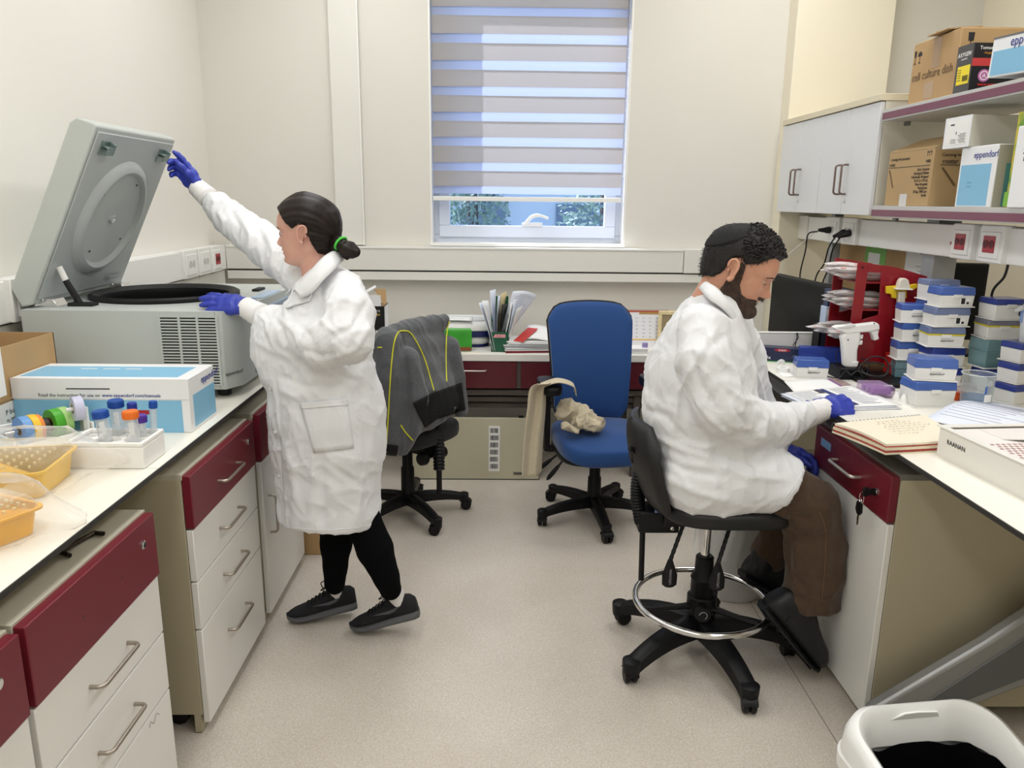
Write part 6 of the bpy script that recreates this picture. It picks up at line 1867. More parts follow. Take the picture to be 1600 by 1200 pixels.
# ------------------------------------------------------------------ cartons at the back of the bench
def navy_carton():
 t = thing('carton', 'flat navy carton with a red oval emblem lying by the bench screen', 'box', (1.275, 3.425, .9), -.28)
 sx, sy, sz = .185, .075, .063
 obj('body', MB().box(-sx / 2, -sy / 2, 0, sx / 2, sy / 2, sz), mat('carton_navy', '1c2444', .35), t, bevel=.002)
 obj('green_strip', MB().box(-sx / 2, -sy / 2 - .0008, 0, sx / 2, -sy / 2, .004), mat('strip_green', '4f9a4a', .4), t)
 obj('lid_flap', MB().box(-sx / 2 - .001, -sy / 2 - .0012, sz * .72, sx / 2 + .001, -sy / 2, sz + .0008), mat('carton_navy_flap', '20284a', .35), t)
 pts = [(.005 + .034 * math.cos(a), -sy / 2 - .0018, sz * .87 + .0075 * math.sin(a)) for a in [2 * PI * i / 24 for i in range(24)]]
 obj('red_oval', MB().prism(pts, (0, .0006, 0)), M_red, t)
 text('G-BOX', .011, M_label, t, (.005, -sy / 2 - .0022, sz * .81), (1, 0, 0), ZU, 'CENTER', bold=.006)
 text('10x', .024, M_label, t, (-.078, -sy / 2 - .0008, .012), (1, 0, 0), ZU, bold=.003)
 obj('printed_machine', MB().prism([(.045, -sy / 2 - .0008, .022), (.08, -sy / 2 - .0008, .022), (.075, -sy / 2 - .0008, .036), (.05, -sy / 2 - .0008, .036)], (0, .0006, 0)), mat('print_grey', '4a5062', .5), t)
navy_carton()
def blue_box():
 t = thing('carton', 'plain blue carton standing between the navy carton and the pipette gun stand', 'box', (1.412, 3.285, .9), -.22)
 obj('body', MB().box(-.10, -.035, 0, .10, .035, .088), mat('carton_blue', '233a8e', .35, noise=(5, .05)), t, bevel=.002)
 obj('lid_flap', MB().box(-.102, -.036, .07, .102, -.0345, .0892), mat('carton_blue', '233a8e', .35), t)
blue_box()
t_ = thing('tape_roll', 'white tape roll with loose end lying behind the lone tip box', 'tape', (1.205, 3.19, .9))
obj('roll', MB().lathe([(.014, 0), (.028, 0), (.028, .018), (.014, .018), (.014, 0)], n=28, cap0=False, cap1=False), M_paper, t_)
obj('loose_end', MB().grid(lambda u, v: (-.02 + .035 * u, .02 + .006 * u, .02 + .02 * v + .01 * math.sin(u * 3)), 6, 4), M_paper, t_, solid=.0006)
t_ = thing('paper_sheet', 'small white slip under the roll of white tape on the bench', 'paper', (1.22, 3.13, .9002))
obj('sheet', MB().grid(lambda u, v: (-.05 + .10 * u, -.05 + .10 * v + .02 * u, .0006 + .0008 * math.sin(u * 5)), 6, 4), M_paper, t_, solid=.0004)

# red pipette rack
def pipette_rack():
 t = thing('pipette_rack', 'red acrylic rack holding bundles of wrapped pipettes in three tiers', 'rack', (1.65, 3.24, .9), world=True)
 m_ = mat('red_acrylic', '8c1420', .25, spec=.6)
 def P(px, py, y): return at(px, py, y=y)
 yf, yb = 3.16, 3.38
 def side(y, nm):
  o = [P(1341, 409, yf), P(1402, 418, yf), P(1449, 432, yf), P(1440, 572, yf), P(1322, 566, yf)]
  hole = [P(1356, 425, yf), P(1377, 427, yf), P(1373, 492, yf), P(1346, 500, yf)]
  vs = []; n = len(o)
  b = MB()
  # plate as quads around the slot
  A, B, C_, D, E_ = o; h0, h1, h2, h3 = hole
  low = [Vector((h3.x, 0, E_.z)), Vector((h2.x, 0, E_.z))]
  def quad(p): b.prism([(q.x, y, q.z) for q in p], (0, .006, 0))
  T0 = Vector((h0.x, 0, A.z - (A.z - B.z) * .25)); T1 = Vector((h1.x, 0, B.z + (A.z - B.z) * .4))
  quad([A, T0, h0, h3, low[0], E_])
  quad([T0, T1, h1, h0])
  quad([h3, h2, low[1], low[0]])
  quad([T1, B, C_, D, low[1], h2, h1])
  return obj(nm, b, m_, t, bevel=.0008)
 side(yf, 'side_panel'); side(yb, 'side_panel')
 x0, x1 = P(1335, 500, yf).x, P(1440, 500, yf).x
 zs = [P(1340, 440, yf).z - .003, P(1340, 484, yf).z, P(1340, 535, yf).z, .905]
 for z in zs: obj('tier', MB().box(x0 - .0, yf + .006, z - .005, x1, yb, z), m_, t)
 obj('back_panel', MB().box(x1 - .005, yf + .006, .905, x1, yb, P(1440, 440, yf).z), m_, t)
 obj('screw', MB().lathe([(.006, 0), (.006, .002), (0, .002)], (P(1348, 418, yf).x, yf, P(1348, 418, yf).z), (0, -1, 0), 12), mat('red_screw', '5c0d16', .4), t)
 return zs, x0, yf, yb
zs_, rx0, ryf, ryb = pipette_rack()
M_wrap = film('wrapped_paper', 'f1ecea', .62, .3, .6)
M_wrapp = mat('wrapper_print', 'd99a90', .6)
def wrapped(tier, k, z, y, x0, x1, dz):
 lab = 'wrapped pipette, %s of the %s row in the %s tier of the red rack' % (['rearmost', 'fourth', 'middle', 'second', 'frontmost'][k % 5], ['lower', 'middle', 'upper'][k // 5], ['top', 'middle', 'bottom'][tier])
 t = thing('wrapped_pipette', lab, 'pipette', (x0, y, z), group='wrapped pipettes in the %s tier of the red rack' % ['top', 'middle', 'bottom'][tier])
 L_ = x1 - x0; w = .013
 b = MB(); vs = []; fs = []
 for i in range(8):
  s_ = i / 7; x = L_ * s_; hh = (.011 if 0 < i < 7 else .0008); ww = w * (1 if 0 < i < 7 else 1.15); zz = dz * (1 - s_) + .002 * math.sin(i * 1.7 + k)
  vs += [(x, -ww, zz), (x, 0, zz - hh), (x, ww, zz), (x, 0, zz + hh)]
 for i in range(7):
  for q in range(4): fs.append((i * 4 + q, i * 4 + (q + 1) % 4, (i + 1) * 4 + (q + 1) % 4, (i + 1) * 4 + q))
 fs += [(3, 2, 1, 0), (28, 29, 30, 31)]
 b.add(vs, fs); obj('wrapper', b, M_wrap, t, smooth=25)
 obj('pipette', MB().tube([(.01, 0, dz), (L_ - .01, 0, 0)], .004, 8), mat('pipette_clear', 'e9e6e4', .3), t)
 p = MB()
 for q in range(3):
  x = .03 + .05 * q; zz = dz * (1 - x / L_) + .0045
  p.add([(x, -.0105, zz - .002), (x + .022, -.0105, zz - .002), (x + .022, -.003, zz + .0025), (x, -.003, zz + .0025)], [(0, 1, 2, 3)])
 o = obj('red_print', p, M_wrapp, t); o['kind'] = 'stuff'
rs_ = random.Random(12)
for tier in range(3):
 n = 14 if tier < 2 else 12
 for k in range(n):
  row = k // 5; y = ryb - .025 - .034 * (k % 5) - .012 * row; z = zs_[tier] + .011 + (.019 * row) + rs_.uniform(0, .003)
  x0 = rx0 - [.065, .045, .055][tier] - rs_.uniform(0, .028)
  if tier == 2 and k == 6: x0 -= .06
  wrapped(tier, k, z, y, x0, rx0 + .17, rs_.uniform(.0, .012) + (.012 if tier == 0 else 0))
# yellow-and-white pipette filler hanging on the rack
def pump():
 t = thing('pipette_filler', 'cream pipette filler with yellow wings hanging on the red rack panel', 'filler', (1.70, 3.14, 1.05), world=True)
 y = 3.145
 def P(px, py, yy=y): return at(px, py, y=yy)
 b = MB().prism([P(1401, 455), P(1411, 455), P(1409, 503), P(1398, 503)], (0, -.022, 0))
 obj('barrel', b, mat('cream_plastic', 'd9d2c2', .4), t, bevel=.004)
 b = MB().prism([P(1397, 450), P(1418, 451), P(1415, 437), P(1411, 434), P(1404, 434), P(1401, 438)], (0, -.028, 0))
 obj('head', b, mat('cream_plastic', 'd9d2c2', .4), t, bevel=.004)
 b = MB().prism([P(1394, 449), P(1420, 450), P(1420, 452), P(1394, 451)], (0, -.034, 0)); obj('collar', b, M_white, t, bevel=.001)
 b = MB().prism([P(1383, 447), P(1398, 446), P(1399, 466), P(1392, 465), P(1391, 459), P(1383, 458)], (0, -.012, 0)).prism([P(1415, 446), P(1424, 444), P(1431, 443), P(1431, 449), P(1424, 453), P(1416, 453)], (0, -.012, 0))
 b.prism([P(1398, 450), P(1416, 450), P(1416, 466), P(1398, 466)], (0, -.004, 0))
 obj('yellow_wings', b, mat('yellow_wing', 'e3c21d', .4), t, bevel=.003)
pump()
# pale blue cartons left of the rack
t_ = thing('carton', 'small dark blue carton poking out behind the wrapped pipettes, upper one', 'box', (1.56, 3.47, 1.105), world=True)
p0, p1 = at(1290, 478, y=3.44), at(1325, 452, y=3.44)
obj('body', MB().box(p0.x, 3.42, p0.z, p1.x, 3.47, p1.z), mat('carton_deep_blue', '1f3358', .4), t_, bevel=.002)
obj('print', MB().box(p0.x + .035, 3.4192, p0.z + .008, p0.x + .055, 3.42, p0.z + .03), mat('print_pale_blue', '9fc3e6', .5), t_)
t_ = thing('carton', 'pale blue and white carton behind the wrapped pipettes, lower one', 'box', (1.55, 3.44, 1.03), world=True)
q0, q1 = at(1284, 506, y=3.44), at(1325, 470, y=3.44)
obj('body', MB().box(q0.x, 3.41, q0.z, q1.x, 3.47, p0.z - .001), mat('carton_pale', 'c3d4ec', .4), t_, bevel=.002)
obj('white_band', MB().box(q0.x + .004, 3.4092, q0.z + .04, q1.x, 3.41, p0.z - .012), M_boxw, t_)
t_ = thing('box', 'black box supporting the pale blue carton behind the pipette gun', 'box', (1.55, 3.44, .9), world=True)
r0 = at(1274, 522, y=3.44)
obj('body', MB().box(r0.x, 3.40, .9, q1.x + .02, 3.475, q0.z - .001), M_black, t_, bevel=.002)
obj('edge_highlight', MB().box(r0.x + .012, 3.3992, .92, r0.x + .04, 3.40, q0.z - .012), mat('dark_slate', '2e3642', .4), t_)

# pipette gun on its stand
def gun():
 t = thing('pipette_gun', 'white pistol-shaped electric pipette gun standing in a black stand', 'pipette controller', (1.50, 3.14, .94), world=True)
 y = 3.10
 def P(px, py, yy=y): return at(px, py, y=yy)
 b = MB().prism([P(1314, 571), P(1311, 533), P(1309, 524), P(1318, 516), P(1331, 510), P(1340, 514), P(1339, 530), P(1335, 545), P(1334, 574)], (0, -.034, 0))
 obj('grip', b, M_white, t, bevel=.009, seg=3)
 b = MB().prism([P(1297, 510), P(1304, 507), P(1330, 506), P(1364, 502), P(1368, 505), P(1369, 513), P(1352, 517), P(1335, 518), P(1318, 520), P(1308, 516), P(1302, 514)], (0, -.036, 0))
 obj('barrel', b, M_white, t, bevel=.006, seg=3)
 obj('barrel_lid', MB().prism([P(1303, 508.5), P(1330, 504.5), P(1331, 507.5), P(1320, 511), P(1305, 511)], (0, -.038, 0)), mat('grey_white_plastic', 'd9d8d6', .3), t, bevel=.002)
 b = MB().prism([P(1354, 515), P(1369, 512), P(1367, 521), P(1369, 528), P(1361, 531), P(1358, 521)], (0, -.030, 0))
 obj('nozzle', b, M_white, t, bevel=.004)
 for k, (a, c) in enumerate(((1338, 524), (1337, 533))):
  obj('trigger', MB().prism([P(a, c - 1), P(a + 7, c - 3), P(a + 6, c + 4), P(a, c + 5)], (0, -.026, 0)), M_white, t, bevel=.003)
 for px, py in ((1325, 531), (1366, 505.5)):
  obj('screw', MB().lathe([(.003, 0), (.003, .0012), (0, .0012)], P(px, py, y - .036), (0, -1, 0), 10), M_edge, t)
 s = thing('gun_stand', 'black charging stand under the white pipette gun', 'stand', (1.50, 3.12, .9), world=True)
 a, c = P(1312, 573, 3.08), P(1347, 590, 3.08)
 obj('body', MB().box(a.x - .012, 3.04, .9, c.x + .01, 3.17, a.z + .0), M_black, s, bevel=.004)
 obj('white_cradle', MB().prism([P(1333, 566, 3.06), P(1342, 565, 3.06), P(1340, 573, 3.06), P(1333, 573, 3.06)], (0, .03, 0)), M_white, s, bevel=.002)
gun()
# round black plate with a tangle of black cord
def plate():
 t = thing('stirrer_plate', 'round black plate lying on the bench under a tangle of black cord', 'plate', (1.555, 3.02, .9))
 obj('disc', MB().lathe([(.115, 0), (.12, .003), (.12, .014), (.116, .018), (0, .018)], n=48), M_black, t)
 obj('front_block', MB().box(-.115, -.165, 0, -.035, -.105, .020), M_black, t, bevel=.003)
 obj('white_tag', MB().box(-.085, -.1655, .0202, -.045, -.150, .0206), M_label, t)
plate()
def tangle():
 rs = random.Random(21)
 pts = [at(1345, 560, y=3.12)]
 for px, py, y in ((1358, 566, 3.08), (1352, 590, 3.0), (1342, 576, 3.02), (1362, 558, 3.02), (1384, 562, 3.0), (1388, 582, 2.98), (1370, 588, 2.98), (1350, 582, 3.0), (1346, 570, 3.04), (1368, 566, 3.02), (1386, 576, 3.0), (1378, 590, 2.97), (1356, 586, 2.98), (1340, 580, 3.01), (1330, 586, 3.0), (1322, 580, 3.03), (1314, 588, 3.0), (1311, 592, 2.97)):
  p = at(px, py, y=y); p.z = max(p.z, .9225); pts.append(p)
 for i in range(len(pts)):
  for j in range(i):
   if (pts[i] - pts[j]).length < .012: pts[i].z += .008
 cable('tangled black cord lying over the round black plate', pts, .0028, name='cord')
 a = [at(1262, 521, y=3.42), at(1259, 540, y=3.40), at(1262, 553, y=3.36)]
 cable('thin black cord rising behind the flat navy carton', [Vector((1.345, 3.46, .905)), Vector((1.355, 3.455, .99)), at(1245, 520, y=3.47), at(1247, 528, y=3.46), Vector((1.335, 3.44, .968))], .0022, name='cord')
 cable('thin black cord curling around the end of the blue carton', [at(1346, 552, y=3.19), at(1318, 548, y=3.16), at(1306, 552, y=3.14), at(1309, 570, y=3.12), at(1304, 586, y=3.10), Vector((1.385, 3.06, .903)), Vector((1.345, 3.10, .903))], .0022, name='cord')
tangle()
def food_carton():
 t = thing('carton', 'red carton with a food picture in the shadow of the red pipette rack', 'box', (1.685, 3.10, .9), -.05)
 sx, sy, sz = .15, .085, .098
 obj('body', MB().box(-sx / 2, -sy / 2, 0, sx / 2, sy / 2, sz), mat('carton_red', 'c0281f', .35), t, bevel=.002)
 obj('dark_picture', MB().box(-.03, -sy / 2 - .0006, .004, sx / 2, -sy / 2, sz - .02), mat('picture_dark', '1a0f0c', .4), t)
 rs = random.Random(3)
 M = mat('picture_food', '8e2f1c', .4, noise=(60, .5))
 obj('food_image', MB().prism([(-.015 + .042 + .04 * math.cos(a), -sy / 2 - .0012, .035 + .026 * math.sin(a)) for a in [2 * PI * i / 20 for i in range(20)]], (0, .0006, 0)), M, t)
 obj('round_badge', MB().lathe([(.013, 0), (.013, .0008), (0, .0008)], (-.055, -sy / 2, .064), (0, -1, 0), 20), mat('badge_white', 'd8d3cc', .5), t)
 obj('white_patch', MB().box(-.066, -sy / 2 - .0008, .018, -.045, -sy / 2, .045), mat('badge_white', 'd8d3cc', .5), t)
 text('LED', .014, mat('print_pink', 'e8a39a', .5), t, (0, .0, sz + .0006), (1, 0, 0), (0, 1, 0), 'CENTER')
food_carton()

# ------------------------------------------------------------------ papers on the right bench
def open_papers():
 t = thing('paper_stack', 'stack of printed papers under the writing hand of the seated man', 'papers', (1.25, 2.70, .9), world=True)
 c = [at(1221, 617, z=.903), at(1330, 605, z=.903), at(1410, 638, z=.903), at(1275, 641, z=.903)]
 def quad(k, dz, ins=0, w=0):
  q = [p.copy() for p in c]; m_ = sum(q, Vector()) / 4
  for p in q: p += (m_ - p) * ins; p.z = .9 + dz
  return q
 rs = random.Random(4)
 for k in range(4):
  q = quad(k, .0012 + .003 * k, .01 * k)
  off = Vector((rs.uniform(-.012, .012), rs.uniform(-.012, .012), 0))
  obj('sheet', MB().grid(lambda u, v: (q[0] + off) * (1 - u) * (1 - v) + (q[1] + off) * u * (1 - v) + (q[2] + off) * u * v + (q[3] + off) * (1 - u) * v + Vector((0, 0, .001 * math.sin(5 * u + k))), 10, 8), [M_paperb, M_paper][k % 2], t, solid=.0008)
 up = at(1238, 597, z=.914)
 def S(u, v, dz=.0):      # surface of the top sheet
  q = quad(3, .0122 + dz, .03)
  return q[0] * (1 - u) * (1 - v) + q[1] * u * (1 - v) + q[2] * u * v + q[3] * (1 - u) * v
 b = MB(); rs = random.Random(9)
 for k in range(11):
  v = .08 + .075 * k
  for (u0, u1) in ((.06, .40), (.62, .93)):
   if u0 < .5 and k > 9: continue
   uu = u1 - rs.uniform(0, .1)
   b.add([S(u0, v), S(uu, v), S(uu, v + .018), S(u0, v + .018)], [(0, 1, 2, 3)])
 o = obj('print_lines', b, mat('print_soft', 'a9abb8', .7), t, smooth=0); o['kind'] = 'stuff'
 for (u0, u1, v0, v1, cc, nm) in ((.50, .56, .02, .9, '2c3a78', 'navy_column'), (.42, .49, .02, .22, '4a4258', 'photo'), (.42, .48, .62, .95, '6e6470', 'photo'), (.57, .70, .0, .0, '8a5a8a', 'photo')):
  if v1 <= v0: continue
  b = MB().add([S(u0, v0, .0003), S(u1, v0, .0003), S(u1, v1, .0003), S(u0, v1, .0003)], [(0, 1, 2, 3)])
  obj(nm, b, mat('print_' + cc, cc, .5, noise=(150, .35)), t, smooth=0)
 t = thing('paper_sheet', 'loose printed page lying behind the paper stack, purple picture on it', 'paper', (1.27, 2.95, .9), world=True)
 d = [at(1225, 596, z=.902), at(1310, 590, z=.902), at(1345, 607, z=.902), at(1240, 612, z=.902)]
 def D(u, v, dz=0): return d[0] * (1 - u) * (1 - v) + d[1] * u * (1 - v) + d[2] * u * v + d[3] * (1 - u) * v + Vector((0, 0, dz + .0015 * math.sin(u * 4)))
 obj('sheet', MB().grid(lambda u, v: D(u, v), 8, 6), M_paper, t, solid=.0008)
 b = MB().add([D(.80, .05, .0015), D(.97, .05, .0015), D(.97, .8, .0015), D(.80, .8, .0015)], [(0, 1, 2, 3)])
 obj('photo', b, mat('print_photo', 'a08a86', .5, noise=(70, .5)), t, smooth=0)
 b = MB().add([D(.76, .05, .0015), D(.80, .05, .0015), D(.80, .8, .0015), D(.76, .8, .0015)], [(0, 1, 2, 3)])
 obj('purple_column', b, mat('print_purple', '8f5a9a', .5), t, smooth=0)
open_papers()
M_cream = mat('notebook_paper', 'f0e8d2', .7, noise=(6, .02))
def notebook():
 t = thing('notebook', 'open cream spiral notebook with handwriting and red marbled page edges', 'notebook', (1.25, 2.3, .9), world=True)
 A, B, C_, D = at(1301, 664, z=.925), at(1445, 650, z=.925), at(1500, 692, z=.925), at(1385, 698, z=.925)
 lay = [(.0, .005, 'e6dcc0', .0), (.005, .012, 'a8433f', .012), (.012, .020, 'e3d6b8', .006), (.020, .024, 'b8574f', .018), (.024, .031, 'eee5cf', .02)]
 def S(u, v, z, ins=0.0):
  q = A * (1 - u) * (1 - v) + B * u * (1 - v) + C_ * u * v + D * (1 - u) * v
  return Vector((q.x, q.y, z + .9))
 for i, (z0, z1, col, ins) in enumerate(lay):
  nu, nv = 14, 8
  b = MB(); f = []; g = []
  for j in range(nv):
   for k in range(nu):
    u, v = ins * .6 + (1 - ins) * k / (nu - 1), ins + (1 - 2 * ins) * j / (nv - 1)
    lift = .006 * math.sin(v * PI) * (1 if i > 2 else .3)
    f.append(S(u, v, z0 + lift)); g.append(S(u, v, z1 + lift + .001 * math.sin(5 * u + 3 * v)))
  o = nu * nv; fs = []
  for j in range(nv - 1):
   for k in range(nu - 1):
    p = j * nu + k; fs += [(p + nu, p + nu + 1, p + 1, p), (o + p, o + p + 1, o + p + nu + 1, o + p + nu)]
  ring = list(range(nu)) + [j * nu + nu - 1 for j in range(1, nv)] + [(nv - 1) * nu + k for k in range(nu - 2, -1, -1)] + [j * nu for j in range(nv - 2, 0, -1)]
  for k in range(len(ring)): p, q = ring[k], ring[(k + 1) % len(ring)]; fs.append((p, q, o + q, o + p))
  b.add(f + g, fs)
  obj('cover' if i == 0 else 'page_block', b, mat('nb_' + col, col, .7, noise=(120, .25 if i in (1, 3) else .03)), t, smooth=35)
 b = MB(); rs = random.Random(6)
 for k in range(7):
  v = .2 + .085 * k; u = .32 + rs.uniform(0, .05)
  while u < .85 - .08 * abs(k - 3):
   l = rs.uniform(.02, .05); h = rs.uniform(.006, .012)
   pts = [S(u + l * q / 4, v + h * math.sin(q * 2.5 + k), .0335 + .0062 * math.sin((v) * PI)) for q in range(5)]
   b.tube(pts, .0005, 4); u += l + rs.uniform(.012, .03)
 o = obj('handwriting', b, mat('pencil_grey', 'a89f8c', .7), t); o['kind'] = 'stuff'
 s = MB()
 for k in range(24):
  c = S(.02 + .04 * k, -.015, .018); d = (B - A).normalized(); n = Vector((-d.y, d.x, 0))
  s.tube([c + n * (.008 * math.cos(a)) + Vector((0, 0, .013 * math.sin(a))) for a in [2 * PI * i / 10 for i in range(10)]], .0009, 4, closed=True)
 o = obj('spiral_wire', s, mat('wire_grey', '77767a', .35, .8), t); o['kind'] = 'stuff'
notebook()
def curved_papers():
 t = thing('paper_stack', 'curling printed sheets lying between the notebook and the beaker', 'papers', (1.55, 2.4, .9), world=True)
 A, B, C_, D = at(1440, 655, z=.905), at(1545, 628, z=.905), at(1690, 655, z=.905), at(1600, 690, z=.905)
 def S(u, v, o=0):
  q = A * (1 - u) * (1 - v) + B * u * (1 - v) + C_ * u * v + D * (1 - u) * v
  return q + Vector((0, 0, .002 + .028 * math.sin(u * PI) ** 2 * (1 - .25 * v) + o))
 obj('sheets', MB().grid(lambda u, v: S(u, v), 20, 8), M_paperb, t, solid=.003)
 b = MB(); rs = random.Random(8)
 for k in range(13):
  u = .18 + .055 * k; v1 = .55 + rs.uniform(0, .38)
  b.tube([S(u, .06 + (v1 - .06) * q / 6, .0022) for q in range(7)], .0008, 4)
 o = obj('print_lines', b, mat('print_soft', 'a9abb8', .7), t); o['kind'] = 'stuff'
curved_papers()
def white_tray():
 t = thing('plastic_tray', 'white plastic tray with a handwritten name on its side at the worktop edge', 'tray', (1.5, 1.95, .9), world=True)
 z0, z1 = .9, .985
 A = at(1476, 668, z=z1); B = at(1478, 716, z=z0)
 # long side runs from near the notebook towards the camera, parallel to the bench edge
 p = Vector((1.255, 2.09, 0)); d = (at(1600, 778, z=z0) - at(1478, 716, z=z0)); d.z = 0; d.normalize(); n = Vector((-d.y, d.x, 0))
 if n.x < 0: n = -n
 L_, Wd = .55, .42
 def R_(a, b_, z): q = p + d * a + n * b_; return Vector((q.x, q.y, z))
 m_ = mat('tray_white', 'eceae3', .35); w = .006
 def wall(a0, a1, b0, b1, nm): obj(nm, MB().prism([R_(a0, b0, z0 + .003), R_(a1, b0, z0 + .003), R_(a1, b1, z0 + .003), R_(a0, b1, z0 + .003)], (0, 0, z1 - z0 - .003)), m_, t, bevel=.002)
 wall(0, L_, 0, w, 'long_side'); wall(0, L_, Wd - w, Wd, 'long_side'); wall(0, w, w, Wd - w, 'short_side'); wall(L_ - w, L_, w, Wd - w, 'short_side')
 obj('base', MB().prism([R_(0, 0, z0), R_(L_, 0, z0), R_(L_, Wd, z0), R_(0, Wd, z0)], (0, 0, .004)), m_, t)
 for nm, q in (('rim', [R_(-.006, -.006, z1), R_(L_ + .006, -.006, z1), R_(L_ + .006, .014, z1), R_(-.006, .014, z1)]), ('rim', [R_(-.006, .014, z1), R_(.016, .014, z1), R_(.016, Wd, z1), R_(-.006, Wd, z1)])):
  obj(nm, MB().prism(q, (0, 0, .004)), m_, t, bevel=.0015)
 # insert: sloped white shell with pink perforated grid
 obj('insert', MB().prism([R_(.016, .02, z1 - .008), R_(L_, .02, z1 - .008), R_(L_, Wd - .01, z1 - .008), R_(.016, Wd - .01, z1 - .008)], (0, 0, .004)), mat('insert_white', 'f1ebe6', .4), t)
 obj('insert_ridge', MB().prism([R_(.03, .10, z1 - .004), R_(.12, .10, z1 - .004), R_(.16, .16, z1 + .006), R_(.16, .32, z1 + .006), R_(.03, .32, z1 - .004)], (0, 0, .003)), mat('insert_white', 'f1ebe6', .4), t)
 g = MB()
 for i in range(16):
  for j in range(14):
   c = R_(.16 + .018 * i, .04 + .016 * j + (.008 if i % 2 else 0), z1 - .0035)
   g.lathe([(.0055, 0), (.0055, .0004), (0, .0004)], c, (0, 0, 1), 8)
 o = obj('perforation', g, mat('perf_pink', 'b58f8b', .6), t); o['kind'] = 'stuff'
 text('RAANAN', .0185, M_ink, t, R_(.04, 0, z0 + .046) - n * .0008, d, (0, -.1, 1), shear=-.15)
white_tray()
# pipettes on a carousel at the picture edge
def pipettes():
 t = thing('pipette_stand', 'grey and white pipette stand with hanging pipettes at the right picture edge', 'stand', (2.02, 2.74, .9), world=True)
 c = Vector((1.99, 2.74, .9))
 obj('base', MB().lathe([(.07, 0), (.075, .006), (.07, .016), (.02, .022)], c, (0, 0, 1), 32), mat('stand_grey', 'b8bcc0', .4), t)
 obj('column', MB().cyl(c + Vector((0, 0, .016)), c + Vector((0, 0, .40)), .013, n=16), mat('stand_grey', 'b8bcc0', .4), t)
 obj('holder_ring', MB().lathe([(.03, .29), (.062, .292), (.066, .298), (.062, .306), (.03, .306)], c, (0, 0, 1), 32), M_white, t)
 obj('tip_shelf', MB().prism([c + Vector((-.115, -.05, .18)), c + Vector((.05, -.05, .18)), c + Vector((.05, .02, .18)), c + Vector((-.115, .0, .18))], (0, 0, .012)), M_white, t, bevel=.004)
 for k, a in enumerate((PI * 1.02, PI * 1.38, PI * 1.7)):
  lab = ['pipette with a pale blue button hanging nearest the tip box towers', 'pipette hanging at the front of the stand at the picture edge', 'pipette half outside the picture on the stand'][k]
  q = c + Vector((.078 * math.cos(a), .078 * math.sin(a), 0))
  s = thing('pipette', lab, 'pipette', (q.x, q.y, .9 + .10))
  s.rotation_euler = (0, -.06, 0)
  obj('handle', MB().tube([(0, 0, .10), (0, 0, .14), (0, 0, .22), (0, 0, .255)], [.013, .018, .019, .015], 16), mat('pipette_grey', 'cfd2d4', .35), s, smooth=60)
  obj('shaft', MB().tube([(0, 0, -.01), (0, 0, .03), (0, 0, .08), (0, 0, .105)], [.0025, .005, .009, .012], 14), mat('pipette_shaft', 'b9bcc2', .3), s, smooth=60)
  obj('finger_hook', MB().prism([(-.018, -.008, .235), (-.042, -.008, .228), (-.044, -.008, .236), (-.018, -.008, .252)], (0, .016, 0)), mat('pipette_grey', 'cfd2d4', .35), s, bevel=.003)
  obj('button', MB().cyl((0, 0, .255), (0, 0, .285), .008, .010, 14), mat('pipette_button', ['7fa4dc', 'c8c8c8', 'e0b060'][k], .35), s)
  obj('ejector', MB().box(-.022, -.006, .19, -.012, .006, .235), mat('ejector_blue', '7f9ad0', .35), s, bevel=.002)
  text('Eppendorf', .010, M_navy, s, (-.006, -.0195, .15), (0, 0, 1), (-1, 0, 0))
pipettes()
cable('black cable hanging under the socket rail beside the far monitor', [(1.95, 2.96, 1.388), (1.945, 2.965, 1.33), (1.925, 2.99, 1.27), (1.95, 3.02, 1.16)], .005)
cable('black cable curving down at the right picture edge', [(1.93, 2.74, 1.388), (1.935, 2.76, 1.31), (1.925, 2.80, 1.24), (1.96, 2.86, 1.17), (2.02, 2.90, 1.05)], .005)

# ------------------------------------------------------------------ bins
def round_bin():
 c = at(1150, 945, z=0); cx, cy = .985, 2.98
 t = thing('waste_bin', 'round white waste bin with a clear liner behind the stool', 'bin', (cx, cy, 0))
 m_ = mat('bin_white', 'e2e1de', .45)
 obj('body', MB().lathe([(.0, .004), (.125, .0), (.13, .01), (.150, .33), (.156, .335), (.152, .34), (.146, .33), (.126, .015), (0, .012)], n=40, cap0=False, cap1=False), m_, t)
 rs = np.random.RandomState(2)
 def f(u, v):
  a = 2 * PI * u; r = .154 + .004 * math.sin(9 * a) * v + .003 * math.sin(23 * a + 5 * v) + .006 * v
  return (r * math.cos(a), r * math.sin(a), .345 - .17 * v - .02 * math.sin(4 * a + 1) * v)
 obj('liner', MB().grid(f, 80, 12, wrap=True), film('liner_clear', 'f2f2f0', .35, .2), t)
 obj('liner_rim', MB().tube([(.153 * math.cos(a), .153 * math.sin(a), .342) for a in [2 * PI * i / 40 for i in range(40)]], .006, 8, closed=True), film('liner_clear', 'f2f2f0', .35, .2), t)
round_bin()
